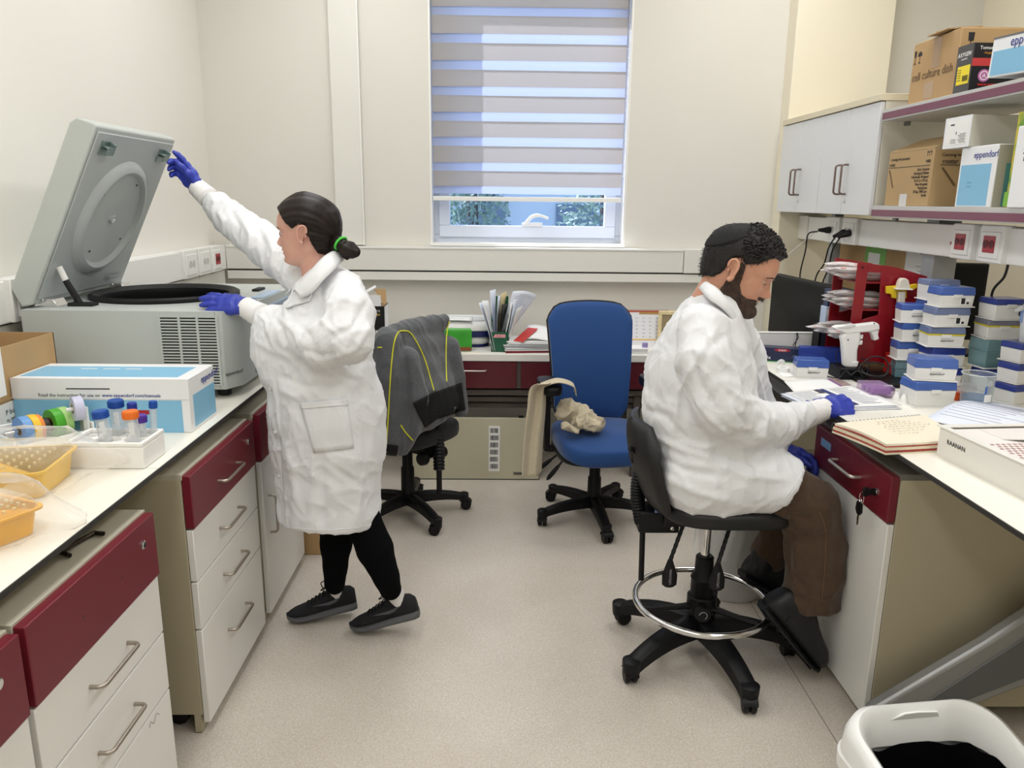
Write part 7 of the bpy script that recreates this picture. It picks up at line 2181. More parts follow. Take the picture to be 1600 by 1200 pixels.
def near_bin():
 # rounded rectangle bin with a swing-lid frame, bottom right
 t = thing('waste_bin', 'white rounded rectangular bin lined with a black bag in front of the right bench', 'bin', (.99, 1.43, 0), .12)
 m_ = mat('bin_white_gloss', 'efefec', .3)
 def ring(sx, sy, r, z, n=9):
  P_ = []
  for cx, cy, a0 in ((1, 1, 0), (-1, 1, 90), (-1, -1, 180), (1, -1, 270)):
   for k in range(n):
    a = math.radians(a0 + 90 * k / (n - 1)); P_.append((cx * (sx / 2 - r) + r * math.cos(a), cy * (sy / 2 - r) + r * math.sin(a), z))
  return P_
 def loft(levels, cap0=True, cap1=False):
  b = MB(); vs = []; fs = []; n = len(levels[0])
  for l in levels: vs += l
  for l in range(len(levels) - 1):
   for k in range(n): fs.append((l * n + k, l * n + (k + 1) % n, (l + 1) * n + (k + 1) % n, (l + 1) * n + k))
  if cap0: fs.append(tuple(range(n - 1, -1, -1)))
  if cap1: fs.append(tuple((len(levels) - 1) * n + k for k in range(n)))
  return b.add(vs, fs)
 H = .37
 SX, SY = .385, .30
 obj('body', loft([ring(SX - .10, SY - .09, .05, 0), ring(SX - .10, SY - .09, .055, .004), ring(SX - .02, SY - .02, .06, H)]), m_, t, smooth=50)
 obj('rim', loft([ring(SX - .004, SY - .004, .066, H - .03), ring(SX + .012, SY + .012, .07, H - .028), ring(SX + .014, SY + .014, .07, H + .006), ring(SX + .0, SY + .0, .066, H + .012), ring(SX - .012, SY - .012, .06, H + .008)], False), m_, t, smooth=50)
 # lid frame: rises towards the back, big opening
 def fr(sx, sy, r, z, tilt):
  return [(x, y, z + tilt * (y / sy + .5) ** 1.5) for x, y, _ in ring(sx, sy, r, 0)]
 obj('lid_frame', loft([fr(SX + .006, SY + .006, .07, H + .008, .0), fr(SX + .002, SY + .0, .075, H + .03, .035), fr(SX - .012, SY - .012, .08, H + .042, .05), fr(SX - .035, SY - .035, .08, H + .046, .052), fr(SX - .06, SY - .055, .075, H + .036, .046), fr(SX - .068, SY - .064, .07, H - .01, .01)], False), m_, t, smooth=60)
 # torn-looking hinge notch on the far rim
 N_ = MB().prism([(-.07, .122, H + .064), (.06, .122, H + .064), (.05, .117, H + .082), (.0, .116, H + .086), (-.035, .116, H + .085), (-.045, .117, H + .079)], (0, .006, 0))
 obj('hinge_tab', N_, m_, t, bevel=.002)
 def f(u, v):
  a = 2 * PI * u; e = .55
  x = math.copysign(abs(math.cos(a)) ** e, math.cos(a)); y = math.copysign(abs(math.sin(a)) ** e, math.sin(a))
  s_ = 1 - .10 * v - .012 * math.sin(17 * a + 4 * v) * v - .01 * math.sin(7 * a)
  return (x * (SX / 2 - .036) * s_, y * (SY / 2 - .034) * s_, H + .0 - .22 * v + .006 * math.sin(9 * a) * (1 - v))
 obj('black_liner', MB().grid(f, 96, 14, wrap=True), mat('liner_black', '0c0c0d', .28, bump=(60, .3)), t, smooth=60)
 obj('liner_bottom', MB().lathe([(.0, H - .22), (.1, H - .215), (.115, H - .2)], n=24, cap0=False, cap1=False), mat('liner_black', '0c0c0d', .28), t)
near_bin()

# ------------------------------------------------------------------ drafting stool
def stool():
 c = Vector((.727, 2.49, 0))
 t = thing('drafting_stool', 'tall black drafting stool with chrome foot ring under the seated man', 'stool', c, 0.0)
 star_base(t, .33, math.radians(141), .135, thick=1.25, end_z=.078)
 obj('column', MB().lathe([(.046, .09), (.044, .14), (.042, .30), (.045, .305), (.040, .315), (.033, .33), (.031, .385), (.026, .39)], n=24), M_black, t)
 obj('gas_lift', MB().cyl((0, 0, .38), (0, 0, .56), .016, n=20), M_chrome, t)
 zr = .215; R = .235
 obj('foot_ring', MB().tube([(R * math.cos(a), R * math.sin(a), zr) for a in [2 * PI * i / 64 for i in range(64)]], .0115, 12, closed=True), M_chrome, t, smooth=180)
 for k in range(3):
  a = math.radians(75 + 120 * k)
  obj('ring_spoke', MB().tube([(.03 * math.cos(a), .03 * math.sin(a), .20), (.12 * math.cos(a), .12 * math.sin(a), .205), (R * math.cos(a), R * math.sin(a), zr)], [.018, .013, .010], 8, flat=.6), M_black, t)
 obj('ring_collar', MB().lathe([(.046, .17), (.052, .175), (.052, .235), (.046, .24)], n=24), M_black, t)
 kn = MB().lathe([(.012, 0), (.012, .03), (.026, .03), (.029, .036), (.027, .052), (.012, .054)], (-.012, -.044, .21), (-.15, -1, 0), 18)
 k_ = obj('clamp_knob', kn, M_black, t)
 obj('knob_mark', MB().tube([Vector((-.020, -.0985, .21)) + Vector((.014 * math.cos(a), -.002, .014 * math.sin(a))) for a in [i * .3 - 1 for i in range(14)]], .0014, 4), mat('mark_grey', '9a9a9a', .5), k_)
 sz = .585
 s_ = obj('seat', cushion(.46, .44, .055, .62, sz - .005, .006, .02), mat('black_vinyl', '161617', .5, bump=(500, .08)), t, smooth=60); s_.location = (.03, 0, 0)
 obj('seat_pan', MB().box(-.17, -.08, sz - .055, .10, .08, sz), M_black, t, bevel=.006)
 obj('mechanism', MB().box(-.25, -.055, sz - .09, -.11, .055, sz - .012), M_black, t, bevel=.008)
 for y, z in ((-.056, sz - .03), (-.056, sz - .07)):
  obj('bolt', MB().lathe([(.007, 0), (.007, .002), (0, .003)], (-.135, y, z), (0, -1, 0), 12), M_chrome, t)
 obj('blue_cable', MB().tube([(-.20, -.06, sz - .005), (-.14, -.065, sz + .0), (-.10, -.06, sz + .005)], .006, 8), mat('sheath_blue', '6f86b8', .4), t)
 # back support: bar with ribbed bellows, pad
 n = 44; bl = [(-.235 - .02 * math.sin(i / n * 3), -.02, sz - .06 + .235 * i / n) for i in range(n)]
 obj('bellows', MB().tube(bl, [.020 if i % 2 else .025 for i in range(n)], 12), M_black, t, smooth=30)
 obj('back_bar', MB().tube([(-.225, -.02, sz - .28), (-.23, -.02, sz - .06), (-.25, -.02, sz + .20)], .010, 8), M_black, t)
 obj('back_clamp', MB().box(-.285, -.05, sz + .16, -.235, .01, sz + .215), M_black, t, bevel=.006)
 obj('back_lever', MB().tube([(-.26, -.05, sz + .19), (-.285, -.075, sz + .215), (-.30, -.08, sz + .225)], [.010, .012, .008], 8), M_black, t)
 def pad(u, v, th):
  a = 2 * u - 1; z = sz + .0 + .31 * v; hw = .195 * (1 - abs(2 * v - 1) ** 3.2 * .35)
  return (-.195 - .075 * v + .03 * a * a + .028 * math.sin(v * PI) * -.6 + th * (1 - .5 * abs(a) ** 4) * (1 - .6 * abs(2 * v - 1) ** 5), a * hw, z)
 nu = nv = 18; b = MB(); f = [pad(i / (nu - 1), j / (nv - 1), .028) for j in range(nv) for i in range(nu)]; r_ = [pad(i / (nu - 1), j / (nv - 1), -.028) for j in range(nv) for i in range(nu)]
 o = nu * nv; fs = []
 for j in range(nv - 1):
  for i in range(nu - 1):
   p = j * nu + i; fs += [(p, p + 1, p + 1 + nu, p + nu), (o + p + nu, o + p + 1 + nu, o + p + 1, o + p)]
 ring = list(range(nu)) + [j * nu + nu - 1 for j in range(1, nv)] + [(nv - 1) * nu + i for i in range(nu - 2, -1, -1)] + [j * nu for j in range(nv - 2, 0, -1)]
 for k in range(len(ring)): p, q = ring[k], ring[(k + 1) % len(ring)]; fs.append((q, p, o + p, o + q))
 b.add(f + r_, fs)
 obj('back_pad', b, mat('black_vinyl', '161617', .5), t, smooth=70)
 for x, y in ((-.095, -.11), (.06, -.13)):
  b = [(x, y * .6, sz - .02)] + [(x - .004 * i, y * .6 + (y * .5) * i / 14, sz - .03 - .009 * i) for i in range(15)]
  obj('lever_spring', MB().tube(b, [.006] + [.008 if i % 2 else .0065 for i in range(15)], 8), M_black, t)
  e = Vector(b[-1])
  lv = obj('lever_paddle', MB().tube([e + Vector((0, 0, .004)), e + Vector((0, 0, -.015)), e + Vector((.0, -.004, -.05)), e + Vector((0, -.006, -.085)), e + Vector((0, -.006, -.094))], [.008, .014, .026, .025, .014], 14, flat=.4, up=(1, 0, 0)), M_black, t, smooth=60)
  text('UPDOWN', .012, mat('mark_grey', '9a9a9a', .5), lv, e + Vector((.004, -.0165, -.080)), (0, 0, 1), (-1, 0, 0))
stool()


# ================================================================== PEOPLE
def skin_mat(name, col, red):
 M = mat(name, col, 0.48, noise=(28, .05), color2=red, sss=.12, bump=(260, .05)); return M
M_skinw = skin_mat('skin_woman', 'dcae98', 'd69f90'); M_skinm = skin_mat('skin_man', 'd3a084', 'c98f77')
M_lips = mat('lips', 'c47a72', .45); M_lipsm = mat('lips_man', 'c9807a', .45)
M_hairw = mat('hair_dark_brown', '1f1613', .45, spec=.3, noise=(90, .3), bump=(160, .25)); M_hairm = mat('hair_black', '1b1716', .6, noise=(140, .35), bump=(220, .4))
M_beard = mat('beard_dark', '43332a', .75, noise=(70, .45), bump=(240, .5))
M_coat = mat('lab_coat_cotton', 'e8e9eb', .85, noise=(7, .012), bump=(900, .10), sheen=.1)
def crumple(M):
 nt = M.node_tree; N = nt.nodes; L = nt.links; b = N['Principled BSDF']; old = b.inputs['Normal'].links[0].from_node
 tc = N.new('ShaderNodeTexCoord'); prev = None
 for sc, st, ds in ((5.5, .15, .014), (12, .09, .008)):
  n = N.new('ShaderNodeTexNoise'); n.inputs['Scale'].default_value = sc; n.inputs['Detail'].default_value = 2.5; n.inputs['Distortion'].default_value = 1.1
  L.new(tc.outputs['Object'], n.inputs['Vector'])
  a = N.new('ShaderNodeMath'); a.operation = 'SUBTRACT'; a.inputs[1].default_value = .5; L.new(n.outputs[0], a.inputs[0])
  c = N.new('ShaderNodeMath'); c.operation = 'ABSOLUTE'; L.new(a.outputs[0], c.inputs[0])
  d = N.new('ShaderNodeMath'); d.operation = 'MULTIPLY'; d.inputs[1].default_value = -4; L.new(c.outputs[0], d.inputs[0])
  e = N.new('ShaderNodeMath'); e.operation = 'EXPONENT'; L.new(d.outputs[0], e.inputs[0])
  p = N.new('ShaderNodeMath'); p.operation = 'POWER'; p.inputs[1].default_value = 3; L.new(e.outputs[0], p.inputs[0])
  bp = N.new('ShaderNodeBump'); bp.inputs['Strength'].default_value = st; bp.inputs['Distance'].default_value = ds; L.new(p.outputs[0], bp.inputs['Height'])
  if prev: L.new(prev.outputs[0], bp.inputs['Normal'])
  prev = bp
 L.new(prev.outputs[0], old.inputs['Normal'])
crumple(M_coat)
M_knit = mat('knit_cuff', 'f2f0ee', .9, bump=(500, .25))
M_glove = mat('blue_nitrile', '3140aa', .42, noise=(60, .08), bump=(140, .22))
M_leg = mat('black_leggings', '0a0a0c', .95, spec=.1, bump=(600, .1))
M_cord = mat('brown_corduroy', '4a3726', .9, noise=(40, .12), bump=(260, .35), sheen=.15)
M_boot = mat('black_leather', '131316', .48, noise=(25, .2), bump=(80, .15))
M_sole = mat('grey_sole', '57585a', .65, bump=(90, .2)); M_shoe = mat('black_mesh', '16161a', .8, bump=(500, .4))
M_sock = mat('white_sock', 'e9e6e4', .9, bump=(400, .2)); M_snap = mat('snap_pearl', 'd9d8d4', .2, coat=.5)
M_tee = mat('black_tee', '101012', .9)

def itp(z, pts):
 a = np.array(sorted(pts)); r = np.interp(z, a[:, 0], a[:, 1])
 if np.ndim(z) and len(z) > 8:
  for _ in range(2): r[1:-1] = .25 * r[:-2] + .5 * r[1:-1] + .25 * r[2:]
 return r

class Head:
 """a head and neck (x forward, y left, z up from the chin) on one grid of rings, continued into the chest"""
 def __init__(s, female, nz=120, nt=128, neck_lean=0.0):
  f = 1.0 if female else 0.0
  s.nz, s.nt = nz, nt
  z = np.concatenate([np.linspace(-.26, -.06, 22, endpoint=False), np.linspace(-.06, .2325, nz - 22)]); s.zl = z
  th = np.linspace(-PI, PI, nt, endpoint=False); th = th - .35 * np.sin(th) * .9       # denser at the face
  xm = -.012
  front = itp(z, [(-.06, .0), (-.012, .012), (.0, .042), (.006, .064), (.014, .079), (.024, .083), (.035, .079), (.045, .082), (.052, .081), (.06, .085), (.072, .082), (.09, .084), (.105, .083), (.117, .082), (.13, .090), (.15, .0905), (.17, .085), (.19, .073), (.205, .058), (.22, .035), (.229, .012), (.2325, .001)]) - xm
  back = itp(z, [(-.06, .05), (.0, .055), (.03, .066), (.05, .078), (.08, .094), (.11, .103), (.14, .106), (.17, .101), (.19, .088), (.205, .070), (.22, .042), (.229, .016), (.2325, .001)])
  wid = itp(z, [(-.06, .02), (-.01, .025), (.0, .030), (.01, .040 + .004 * f), (.025, .050 + .003 * f), (.045, .058 + .002 * f), (.07, .064), (.10, .0685), (.13, .0735), (.155, .076), (.175, .073), (.19, .066), (.205, .054), (.22, .034), (.229, .013), (.2325, .001)])
  nr = itp(z, [(-.40, .05), (-.26, .06), (-.2, .085), (-.14, .085), (-.11, .072), (-.08, .062), (-.05, .055 + .002 * f), (.02, .056), (.06, .05), (.10, .03), (.2325, .0005)])
  nb = itp(z, [(-.40, .06), (-.26, .08), (-.2, .11), (-.14, .10), (-.11, .078), (-.08, .063), (-.05, .055), (.02, .054), (.06, .045), (.10, .03), (.2325, .0005)])
  nx = itp(z, [(-.40, -.06), (-.14, -.045), (-.05, -.034), (.0, -.030), (.06, -.03), (.2325, -.01)]) - xm
  T, Zg = np.meshgrid(th, z)
  c, sn = np.cos(T), np.sin(T)
  A = np.where(c > 0, front[:, None], back[:, None]); B = wid[:, None]
  p = np.where(c > 0, 2.25, 2.1)
  r1 = (np.abs(c / A) ** p + np.abs(sn / B) ** p) ** (-1 / p)
  fade = np.clip((Zg + .02) / .02, 0, 1); r1 = r1 * fade + .01 * (1 - fade)
  d = nx[:, None]; ra, rb = nr[:, None], nb[:, None]
  cc, ss = c / ra, sn / rb; dd = d / ra
  qa = cc * cc + ss * ss; qb = -2 * dd * cc; qc = dd * dd - 1
  disc = np.maximum(qb * qb - 4 * qa * qc, 0); r2 = np.maximum((-qb + np.sqrt(disc)) / (2 * qa), .001)
  r2 = np.where(Zg > .12, .001, r2)
  k = .012; h = np.clip(.5 + .5 * (r1 - r2) / k, 0, 1); r = r2 * (1 - h) + r1 * h + k * h * (1 - h) * .6
  X = xm + r * c; Yg = r * sn
  # features, pushed along the face's forward direction
  w = np.clip((c - .1) * 2.5, 0, 1)
  g = lambda v, m_, sd: np.exp(-((v - m_) / sd) ** 2)
  nose_h = itp(z, [(.064, 0), (.067, .006), (.072, .018), (.078, .0275 - .001 * f), (.084, .0255 - .0015 * f), (.095, .016), (.108, .009), (.118, .005), (.128, .001), (.14, 0)])[:, None]
  nose_w = itp(z, [(.06, .011), (.078, .0105), (.09, .0085), (.12, .007), (.14, .01)])[:, None]
  D = nose_h * np.exp(-np.abs(Yg / nose_w) ** 2.2)
  for sg in (-1, 1):
   D += .010 * g(Yg, sg * .0135, .0058) * g(Zg, .075, .0065)
   D += -.010 * g(Yg, sg * .031, .013) * g(Zg, .1135, .0085)
   D += .0045 * g(Yg, sg * .032, .0125) * g(Zg, .1115, .0055)
   D += (.0045 - .003 * f) * g(Yg, sg * .030, .018) * g(Zg, .1285, .006)
   D += .003 * g(Yg, sg * .045, .016) * g(Zg, .088, .016)
  ml = np.exp(-np.abs(Yg / .023) ** 4)
  D += .0048 * g(Zg, .0585, .0042) * ml + .0058 * g(Zg, .0465, .0048) * ml * np.exp(-(Yg / .03) ** 2)
  D += -.0055 * g(Zg, .0525, .0019) * np.exp(-np.abs(Yg / .026) ** 4)
  D += -.003 * g(Zg, .035, .006) * g(Yg, 0, .02) + .005 * g(Zg, .020, .010) * g(Yg, 0, .017)
  D += -.002 * g(Zg, .066, .005) * g(Yg, 0, .004)
  X = X + D * w
  s.X, s.Y, s.Z, s.T = X, Yg, Zg, T
  V = np.stack([X, Yg, Zg], -1).reshape(-1, 3)
  i = np.arange(nz - 1)[:, None] * nt; j = np.arange(nt)[None, :]; j2 = (j + 1) % nt
  s.Q = np.stack([i + j, i + j2, i + nt + j2, i + nt + j], -1).reshape(-1, 4)
  s.V = V; s.N = vnormals(V, s.Q)
 def place(s, ear_px, ear_y, azim, pitch, scale=1.0, side=1, roll=0.0):
  """the near ear sits on the line of sight through ear_px at depth ear_y"""
  s.R = Matrix.Rotation(azim, 3, 'Z') @ Matrix.Rotation(pitch, 3, 'Y') @ Matrix.Rotation(roll, 3, 'X')
  s.R0 = Matrix.Rotation(azim, 3, 'Z'); s.sc = scale
  e = Vector((-.022, .074 * side, .105)) * scale
  s.o = at(ear_px[0], ear_px[1], y=ear_y) - s.R @ e
  s.piv = Vector((-.03, 0, -.015)) * scale
  return s
 def w(s, P):
  P = np.atleast_2d(np.asarray(P, float)) * s.sc
  R = np.array(s.R); R0 = np.array(s.R0); pv = np.array(s.piv)
  k = np.clip((P[:, 2] / s.sc + .075) / .075, 0, 1); k = (k * k * (3 - 2 * k))[:, None]
  a = P @ R.T; b = (P - pv) @ R0.T + pv @ R.T
  return a * k + b * (1 - k) + np.array(s.o)
 def cap(s, mask, thick, disp=None):
  """a shell lying over the head where mask > 0"""
  m_ = np.clip(mask, 0, 1); e = m_ * m_ * (3 - 2 * m_)
  V = s.V + s.N * (thick * e - .005 * (1 - e))[:, None]
  if disp is not None: V = V + s.N * (disp * e)[:, None]
  keep = (m_[s.Q] > 0).any(1); Q = s.Q[keep]
  u, inv = np.unique(Q, return_inverse=True)
  return V[u], inv.reshape(-1, 4)

def ear_mesh(h, side):
 """pinna: shell, helix rim, lobe"""
 b = MB(); c = Vector((-.026, side * .071, .104)); es = .92
 out = Vector((-.35, side * .93, 0)).normalized(); up = Vector((-.16, 0, .98)).normalized(); fw = up.cross(out) * side
 ol = [(-.004, -.030), (-.011, -.024), (-.016, -.008), (-.019, .010), (-.016, .024), (-.006, .032), (.006, .030), (.012, .020), (.012, .008)]
 def P(a, b_, o): return c + fw * a * es + up * b_ * es + out * o
 rim = spline([P(a, b_, .012 + .004 * (b_ > -.02)) for a, b_ in ol], 5)
 b.tube(rim, [.0034 + .0018 * (i < 8) for i in range(len(rim))], 8)
 n = len(rim)
 vs = [P(.004, -.002, .003)] + [tuple(p) for p in rim]
 b.add(vs, [(0, i, i + 1) for i in range(1, n)])
 b.add([tuple(p - out * .014 + fw * .004) for p in rim] + [tuple(p) for p in rim], [(i, i + 1, n + i + 1, n + i) for i in range(n - 1)])
 b.tube(spline([P(-.010, -.012, .009), P(-.010, .006, .010), P(-.004, .018, .009), P(.004, .020, .008)], 5), .0028, 8)
 b.tube([P(.010, -.010, .004), P(.009, -.004, .009), P(.011, .004, .005)], [.003, .0042, .003], 8)
 b.ball(P(-.004, -.027, .010), .0075, n=10, m_=8)
 return b
def to_world(h, mb):
 mb.v = [tuple(p) for p in h.w(np.array([tuple(v) for v in mb.v]))]; return mb
def eye_set(h, parent, sides, iris):
 for sd in sides:
  c = Vector((h.eyex, sd * .031, .1125))
  e = obj('eyeball', to_world(h, MB().ball(c, .0112, n=18, m_=12)), mat('eye_white', 'cfc6be', .2, coat=.4), parent, smooth=180)
  g = Vector((.93, sd * .10, -.28)).normalized()
  obj('iris', to_world(h, MB().lathe([(.0052, .0101), (.0045, .0108), (0, .0112)], c, g, 16, False, False)), mat('iris_' + iris, iris, .1, coat=.6), e)
  L = MB().grid(lambda u, v: c + Vector((math.cos(-1.15 + 2.3 * u) * math.cos(-.18 + 1.5 * v - .10 * (2 * u - 1) ** 2), math.sin(-1.15 + 2.3 * u), math.sin(-.18 + 1.5 * v - .10 * (2 * u - 1) ** 2) * math.cos((-1.15 + 2.3 * u) * .6))) * .0121, 14, 6)
  obj('eyelid', to_world(h, L), h.skinm, parent, smooth=180)
  L = MB().grid(lambda u, v: c + Vector((math.cos(-1.1 + 2.2 * u) * math.cos(-.40 - 1.0 * v + .10 * (2 * u - 1) ** 2), math.sin(-1.1 + 2.2 * u), math.sin(-.40 - 1.0 * v + .10 * (2 * u - 1) ** 2) * math.cos((-1.1 + 2.2 * u) * .6))) * .0119, 14, 6)
  obj('eyelid', to_world(h, L), h.skinm, parent, smooth=180)
  lash = [c + Vector((math.cos(q) * math.cos(.20), math.sin(q), math.sin(-.20 - .08 * (q / 1.1) ** 2))) * .0127 for q in [-1.1 + 2.2 * i / 10 for i in range(11)]]
  obj('eyelash', to_world(h, MB().tube(lash, .0009, 5)), M_hairm, parent)
  br = [Vector((itp(.13, [(0, .0)]) + x_, sd * y_, z_)) for x_, y_, z_ in h.brow]
  obj('eyebrow', to_world(h, MB().tube(spline(br, 4), [.0022 + .0020 * math.sin(PI * min(1, (i + 2) / 15)) for i in range(len(br) * 4 - 3)], 7, flat=.55)), M_hairm, parent)

def hand(name, parent, wrist, xd, zd, thumb, curls, thumb_pose, material, spread=.05, scale=1.0, cuff=.045):
 """gloved hand on a local frame: x along the fingers, z out of the back of the hand"""
 F_ = Field((-.06, -.075, -.085), (.215, .075, .06), .0026)
 k = .009
 kn = [(.086, .030, .004), (.092, .010, .007), (.088, -.011, .005), (.080, -.030, .0)]
 ln = [.066, .074, .069, .054]; rr = [.0098, .0102, .0097, .0088]
 t_ = thumb
 for (x, y, z) in kn:
  F_.limb([(0, y * .5 * t_, 0), (x * .55, y * .85 * t_, z), (x, y * t_, z)], [.0165, .0155, .0125], k=.012)
 F_.limb([(-cuff, 0, 0), (-.01, 0, 0), (.02, 0, 0)], [.031, .027, .025], [.024, .020, .018], side=(0, 0, 1), k=.015)
 for i in range(4):
  p = np.array([kn[i][0], kn[i][1] * t_, kn[i][2]]); a = 0.0; sp = (1.5 - i) * spread * t_
  pts = [p];
  for sgm, cv in zip((.44, .31, .25), curls[i]):
   a += cv; d = np.array([math.cos(a) * math.cos(sp), math.sin(sp) * math.cos(a), -math.sin(a)])
   p = p + d * ln[i] * sgm; pts.append(p)
  F_.limb(pts, [rr[i] * 1.08, rr[i], rr[i] * .95, rr[i] * .82], k=.0045)
 tp = [np.array([.012, .016 * t_, -.008])]
 for L_, d in zip((.042, .034, .028), thumb_pose):
  d = np.array([d[0], d[1] * t_, d[2]]); d = d / np.linalg.norm(d); tp.append(tp[-1] + d * L_)
 F_.limb(tp, [.0165, .0135, .0108, .0092], k=.010)
 V, Q = F_.mesh(1); N = vnormals(V, Q)
 V = V + N * ((1 - np.abs(wobble(V, 140, 3, 4))) ** 6 * .0016 * (V[:, 0] < .09))[:, None]
 x = Vector(xd).normalized(); z = Vector(zd); z = (z - x * z.dot(x)).normalized(); y = z.cross(x)
 M = np.array([x, y, z]) * scale
 return skin(name, (V @ M + np.array(wrist), Q), material, parent)

def surf_quad(VQ, quad, m_, parent, name, lift=.004, nu=14, nv=10, solid=.003, seam=False):
 V, Q = VQ
 bv = BVHTree.FromPolygons([tuple(p) for p in V], [tuple(q) for q in Q]); g = []; last = None
 a, b, c_, d = [np.array(p, float) for p in quad]; deps = []
 for j in range(nv):
  for i in range(nu):
   u, v = i / (nu - 1), j / (nv - 1)
   p = (a * (1 - u) + b * u) * (1 - v) + (d * (1 - u) + c_ * u) * v
   dd = Vector(ray(p[0], p[1])).normalized(); h = bv.ray_cast(Vector((0, 0, CAM_H)), dd)
   deps.append(((h[0] - Vector((0, 0, CAM_H))).length if h[0] is not None else None, dd))
 ok = [t for t, _ in deps if t is not None]
 md = sorted(ok)[len(ok) // 2]
 for t, dd in deps: g.append(Vector((0, 0, CAM_H)) + dd * ((t if t is not None and abs(t - md) < .12 else md) - lift))
 fs = [(j * nu + i, j * nu + i + 1, (j + 1) * nu + i + 1, (j + 1) * nu + i) for j in range(nv - 1) for i in range(nu - 1)]
 b_ = MB(); b_.add(g, fs)
 return obj(name, b_, m_, parent, solid=solid, smooth=180)

def coat_skin(F_, lines, seed, amp=1.0):
 V, Q = F_.mesh(2); N = vnormals(V, Q); S_ = V * np.array([1, 1, .65])
 r1 = (1 - np.abs(wobble(S_, 34, seed, 4))) ** 5; r2 = (1 - np.abs(wobble(S_ + .01 * wobble(V, 30, seed + 7)[:, None], 68, seed + 2, 4))) ** 7
 V = V + N * (amp * (r1 * .0065 + r2 * .0052 - .0035) + wobble(V, 80, seed + 1, 5) * .0007)[:, None]
 V = folds(V, vnormals(V, Q), [(p, a_ * 1.5, w_ * .72) for p, a_, w_ in lines])
 return relax(V, Q, .15), Q

def footwear(name, parent, toe, heel, width=1.0, boot=False, L=.275, tilt=0.0):
 """shoe from toe point to heel point (both at the sole)"""
 toe, heel = Vector(toe), Vector(heel); x = (toe - heel).normalized()
 y = Vector((0, 0, 1)).cross(x).normalized(); z = x.cross(y)
 sc = (toe - heel).length / L; zk = 1.22 if not boot else 1.0
 st = [(0, .070, .024, .002), (.015, .082, .031, 0), (.05, .088, .034, 0), (.09, .086, .035, .0), (.125, .074, .037, .0), (.16, .060, .041, 0), (.20, .049, .043, .0), (.235, .042, .038, .002), (.258, .034, .026, .006), (.272, .024, .010, .012)]
 if boot: st = [(0, .09, .026, .002), (.015, .108, .034, 0), (.05, .128, .038, 0), (.09, .128, .039, 0), (.125, .112, .041, 0), (.16, .095, .044, 0), (.20, .082, .046, 0), (.235, .073, .043, .001), (.258, .060, .033, .004), (.274, .038, .014, .010)]
 def P(a, b, c): return heel + (x * a + y * b + z * c * zk) * sc
 def rings(z0f, z1f, wf):
  vs = []; n = 20
  for a, top, hw, lo in st:
   z0, z1 = z0f(a, top, lo), z1f(a, top, lo)
   for k in range(n):
    q = 2 * PI * k / n; e = .75
    cy = math.copysign(abs(math.cos(q)) ** e, math.cos(q)); cz = math.copysign(abs(math.sin(q)) ** e, math.sin(q))
    taper = 1 - .30 * max(0, cz)
    vs.append(P(a, hw * wf * width * cy * taper, (z0 + z1) / 2 + (z1 - z0) / 2 * cz))
  fs = [(l * n + k, l * n + (k + 1) % n, (l + 1) * n + (k + 1) % n, (l + 1) * n + k) for l in range(len(st) - 1) for k in range(n)]
  fs += [tuple(range(n - 1, -1, -1)), tuple((len(st) - 1) * n + k for k in range(n))]
  b = MB(); b.add(vs, fs); return b
 so = .022 if boot else .036
 up = obj(name, rings(lambda a, t, l: l + so * .55, lambda a, t, l: t, .95), M_boot if boot else M_shoe, parent, smooth=180)
 obj('sole', rings(lambda a, t, l: l, lambda a, t, l: l + so * (1 - .5 * a / .27), 1.06), M_boot if boot else M_sole, up, smooth=60)
 if boot:
  for k in range(9): obj('tread', MB().obox(P(.02 + .026 * k, 0, .0), x, y, z, .008 * sc, .036 * sc, .004 * sc), M_black, up)
 else:
  for k in range(5):
   a = .115 + .016 * k; zt = float(np.interp(a, [s_[0] for s_ in st], [s_[1] for s_ in st]))
   obj('lace', MB().tube([P(a, -.022, zt - .006), P(a + .004, -.008, zt + .003), P(a + .008, .008, zt + .003), P(a + .010, .022, zt - .006)], .0026, 6), M_black, up)
  for s_ in (-1, 1):
   obj('lace_loop', MB().tube(spline([P(.115, 0, .088), P(.10, s_ * .02, .108), P(.125, s_ * .03, .10), P(.118, s_ * .004, .09)], 5), .0022, 6), M_black, up)
  for s_ in (-1, 1):
   sw = [P(.055, s_ * .0335 * width, .064), P(.080, s_ * .0365 * width, .050), P(.105, s_ * .0385 * width, .047), P(.165, s_ * .036 * width, .052), P(.115, s_ * .0375 * width, .056), P(.095, s_ * .0365 * width, .058)]
   obj('side_emblem', MB().prism(sw, y * (.0012 * s_)), mat('emblem_grey', '4b4c52', .5), up)
 return up, P

